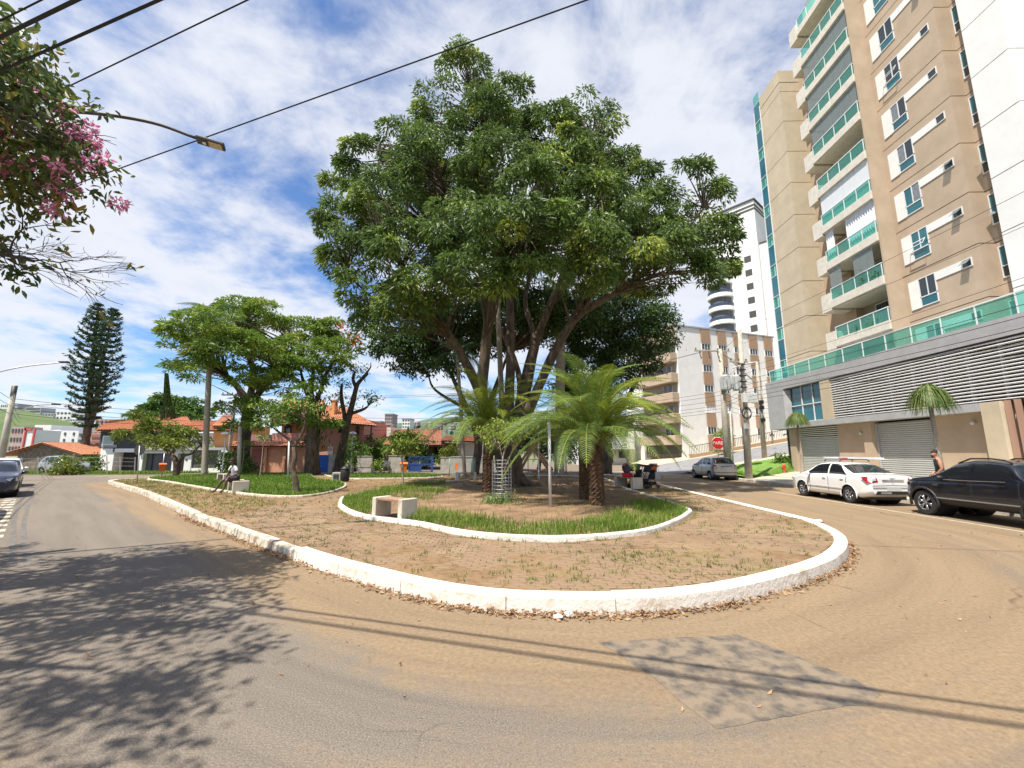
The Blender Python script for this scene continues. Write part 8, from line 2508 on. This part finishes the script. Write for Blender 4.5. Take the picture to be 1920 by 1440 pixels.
# ================================================================== PINK-FLOWERING TREE OVER THE LEFT ROAD
TABLEAF = leaf_mat('tabebuia_leaf', [(0, (.045, .085, .03)), (.5, (.11, .155, .04)), (.8, (.22, .22, .045)), (1, (.38, .22, .06))], .45, .38, .4)
tbase = Vector((-11.2, 2.6, 0))
t = thing('pink_flowering_tree', 'pink-flowering tree reaching in from the left over the road', 'tree', tuple(tbase))
OFF = tuple(tbase)
tb = MB(OFF); st = []
limbs = [([tbase + Vector((0, 0, -.2)), tbase + Vector((.1, .1, 1.8)), tbase + Vector((.3, .2, 3.6))], [.34, .26, .22]),
         ([tbase + Vector((.3, .2, 3.4)), (-9.6, 3.6, 5.2), (-8.0, 4.5, 6.2), (-6.8, 5.1, 6.8)], [.17, .12, .08, .03]),
         ([tbase + Vector((.3, .2, 3.2)), (-9.3, 4.2, 4.4), (-7.6, 5.0, 4.7), (-6.4, 5.4, 4.55)], [.13, .09, .05, .02]),
         ([tbase + Vector((.3, .2, 3.5)), (-9.4, 2.2, 5.4), (-7.4, 1.9, 6.4), (-5.6, 1.6, 6.9)], [.16, .12, .08, .03]),
         ([tbase + Vector((.3, .2, 3.5)), (-10.6, 3.4, 5.6), (-9.6, 3.8, 7.2), (-8.8, 3.8, 8.2)], [.15, .11, .07, .03]),
         ([tbase + Vector((.3, .2, 3.5)), (-9.0, 2.8, 4.9), (-7.2, 3.2, 5.6), (-5.8, 3.4, 6.0)], [.14, .1, .06, .02]),
         ([tbase + Vector((.2, .1, 3.2)), (-12.2, 4.4, 5.4), (-12.0, 5.5, 6.6)], [.13, .09, .03]),
         ([tbase + Vector((.3, .2, 3.4)), (-9.8, 4.4, 5.6), (-8.8, 5.4, 6.3), (-8.0, 5.8, 6.6)], [.13, .09, .05, .02])]
for p, r in limbs: st.append(limb(tb, p, r, 8, 4))
random.seed(5)
tips = []


def grow(p, d, L, r, depth, lean):
    q = p + d * L
    m = p + d * L * .5 + Vector((random.uniform(-1, 1), random.uniform(-1, 1), random.uniform(-1, 1))) * L * .1
    tb.tube([p, m, q], [r, r * .85, r * .7], 4 if depth < 3 else 5, cap=False)
    if depth == 0: tips.append(q); return
    for _ in range(random.choice((2, 2, 3))):
        dd = (d + Vector((random.uniform(-1, 1), random.uniform(-1, 1), random.uniform(-.7, .7) + lean)) * .62).normalized()
        grow(q, dd, L * random.uniform(.68, .88), r * .68, depth - 1, lean)


# bare twigs low on the near side
for s in ((-7.9, 4.85, 4.65), (-7.2, 5.1, 4.68), (-6.6, 5.35, 4.6), (-7.0, 5.15, 4.7), (-8.4, 4.6, 4.6), (-6.4, 5.4, 4.55), (-7.6, 5.0, 4.7), (-8.0, 4.8, 4.7)):
    grow(Vector(s), Vector((random.uniform(.2, 1), random.uniform(-.1, .7), random.uniform(-.15, .3))).normalized(), .40, .012, 4, .03)
bare = len(tips)
for s in st[1:]:
    for k in range(3, len(s), 2):
        grow(s[k], Vector((random.uniform(-.6, 1), random.uniform(-.8, .8), random.uniform(-.2, .6))).normalized(), .5, .02, 3, .05)
tb.build('trunk', mat('dark_twig', (.07, .055, .05), .9, var=.2), t, smooth=True)
lobes = [((-6.85, 5.15, 6.8), (.75, .8, .7)), ((-7.6, 5.0, 7.4), (.9, .9, .7)), ((-6.1, 5.35, 5.85), (.5, .6, .5)), ((-6.5, 5.3, 6.3), (.6, .6, .6)), ((-7.3, 5.3, 5.6), (.8, .7, .5)), ((-6.9, 5.2, 6.2), (.9, .8, .6)), ((-8.0, 4.6, 6.8), (1.1, 1.0, .8)), ((-8.4, 4.9, 8.0), (1.0, 1.0, .6)),
         ((-5.6, 1.9, 6.9), (1.2, 1.0, .6)), ((-7.2, 2.1, 6.6), (1.2, 1.0, .6)), ((-5.7, 3.4, 6.1), (.9, .9, .5)), ((-6.8, 3.3, 6.2), (1.2, 1.0, .6)), ((-8.6, 3.4, 7.6), (1.2, 1.0, .7)), ((-9.4, 2.4, 6.0), (1.2, 1.1, .7)), ((-11.6, 5.0, 6.6), (1.3, 1.0, .8)), ((-8.6, 5.9, 6.5), (1.1, .8, .6)), ((-9.8, 4.8, 6.2), (1.1, 1.0, .7)), ((-7.3, .6, 6.6), (1.2, 1.0, .6)), ((-9.0, .8, 6.4), (1.3, 1.0, .6)), ((-6.4, 4.2, 6.7), (1.0, .8, .6)), ((-5.0, .8, 6.5), (1.1, 1.0, .6)), ((-6.3, .1, 6.6), (1.2, 1.0, .6)), ((-7.8, -.8, 6.5), (1.2, 1.0, .6))]
CC, CD = foliage(lobes, 7.0, .2, 1, OFF)
tp = np.array([tuple(q) for q in tips[bare:]]); tp = tp[~((tp[:, 0] > -6.1) & (tp[:, 1] > 3.2))]
CC = np.concatenate([CC, tp]); CD = np.concatenate([CD, unit(RNG.normal(0, 1, (len(tp), 3)))])
P, D = clump_leaves(CC, CD, .12, 13, down=.35, out=.4, flat=.8)
tn = np.repeat(np.clip(RNG.normal(.42, .22, len(CC)), 0, 1), 13) + RNG.normal(0, .1, len(P))
L = RNG.uniform(.09, .18, len(P))
leaf_mesh('crown', P, D, L, L * .40, TABLEAF, t, tn, OFF, six=True)
lowt = np.array([tuple(q) for q in tips[:bare]]); lowt = lowt[RNG.uniform(0, 1, len(lowt)) < .10]
P, D = clump_leaves(lowt, unit(RNG.normal(0, 1, lowt.shape)), .05, 4)
L = RNG.uniform(.07, .13, len(P)); leaf_mesh('sparse_leaves', P, D, L, L * .4, TABLEAF, t, RNG.uniform(.3, 1, len(P)), OFF)
# flower heads hang at the outside of the crown
for i in range(130):
    lb = lobes[random.choice((0, 0, 0, 1, 1, 2, 3, 3, 5, 5, 6, 7))]
    C, Dd = lobe_clumps(lb[0], lb[1], 8, shell=.9, lower=-.9)
    n = 34
    c = C[0] + Dd[0] * .08
    dd = unit(RNG.normal(0, 1, (n, 3)))
    leaf_mesh('flower_cluster', c + dd * RNG.uniform(.0, .09, (n, 1)), dd, RNG.uniform(.06, .10, n), RNG.uniform(.035, .05, n), PINK, t, RNG.uniform(0, 1, n), OFF, kind='stuff')

t.location.x -= .45
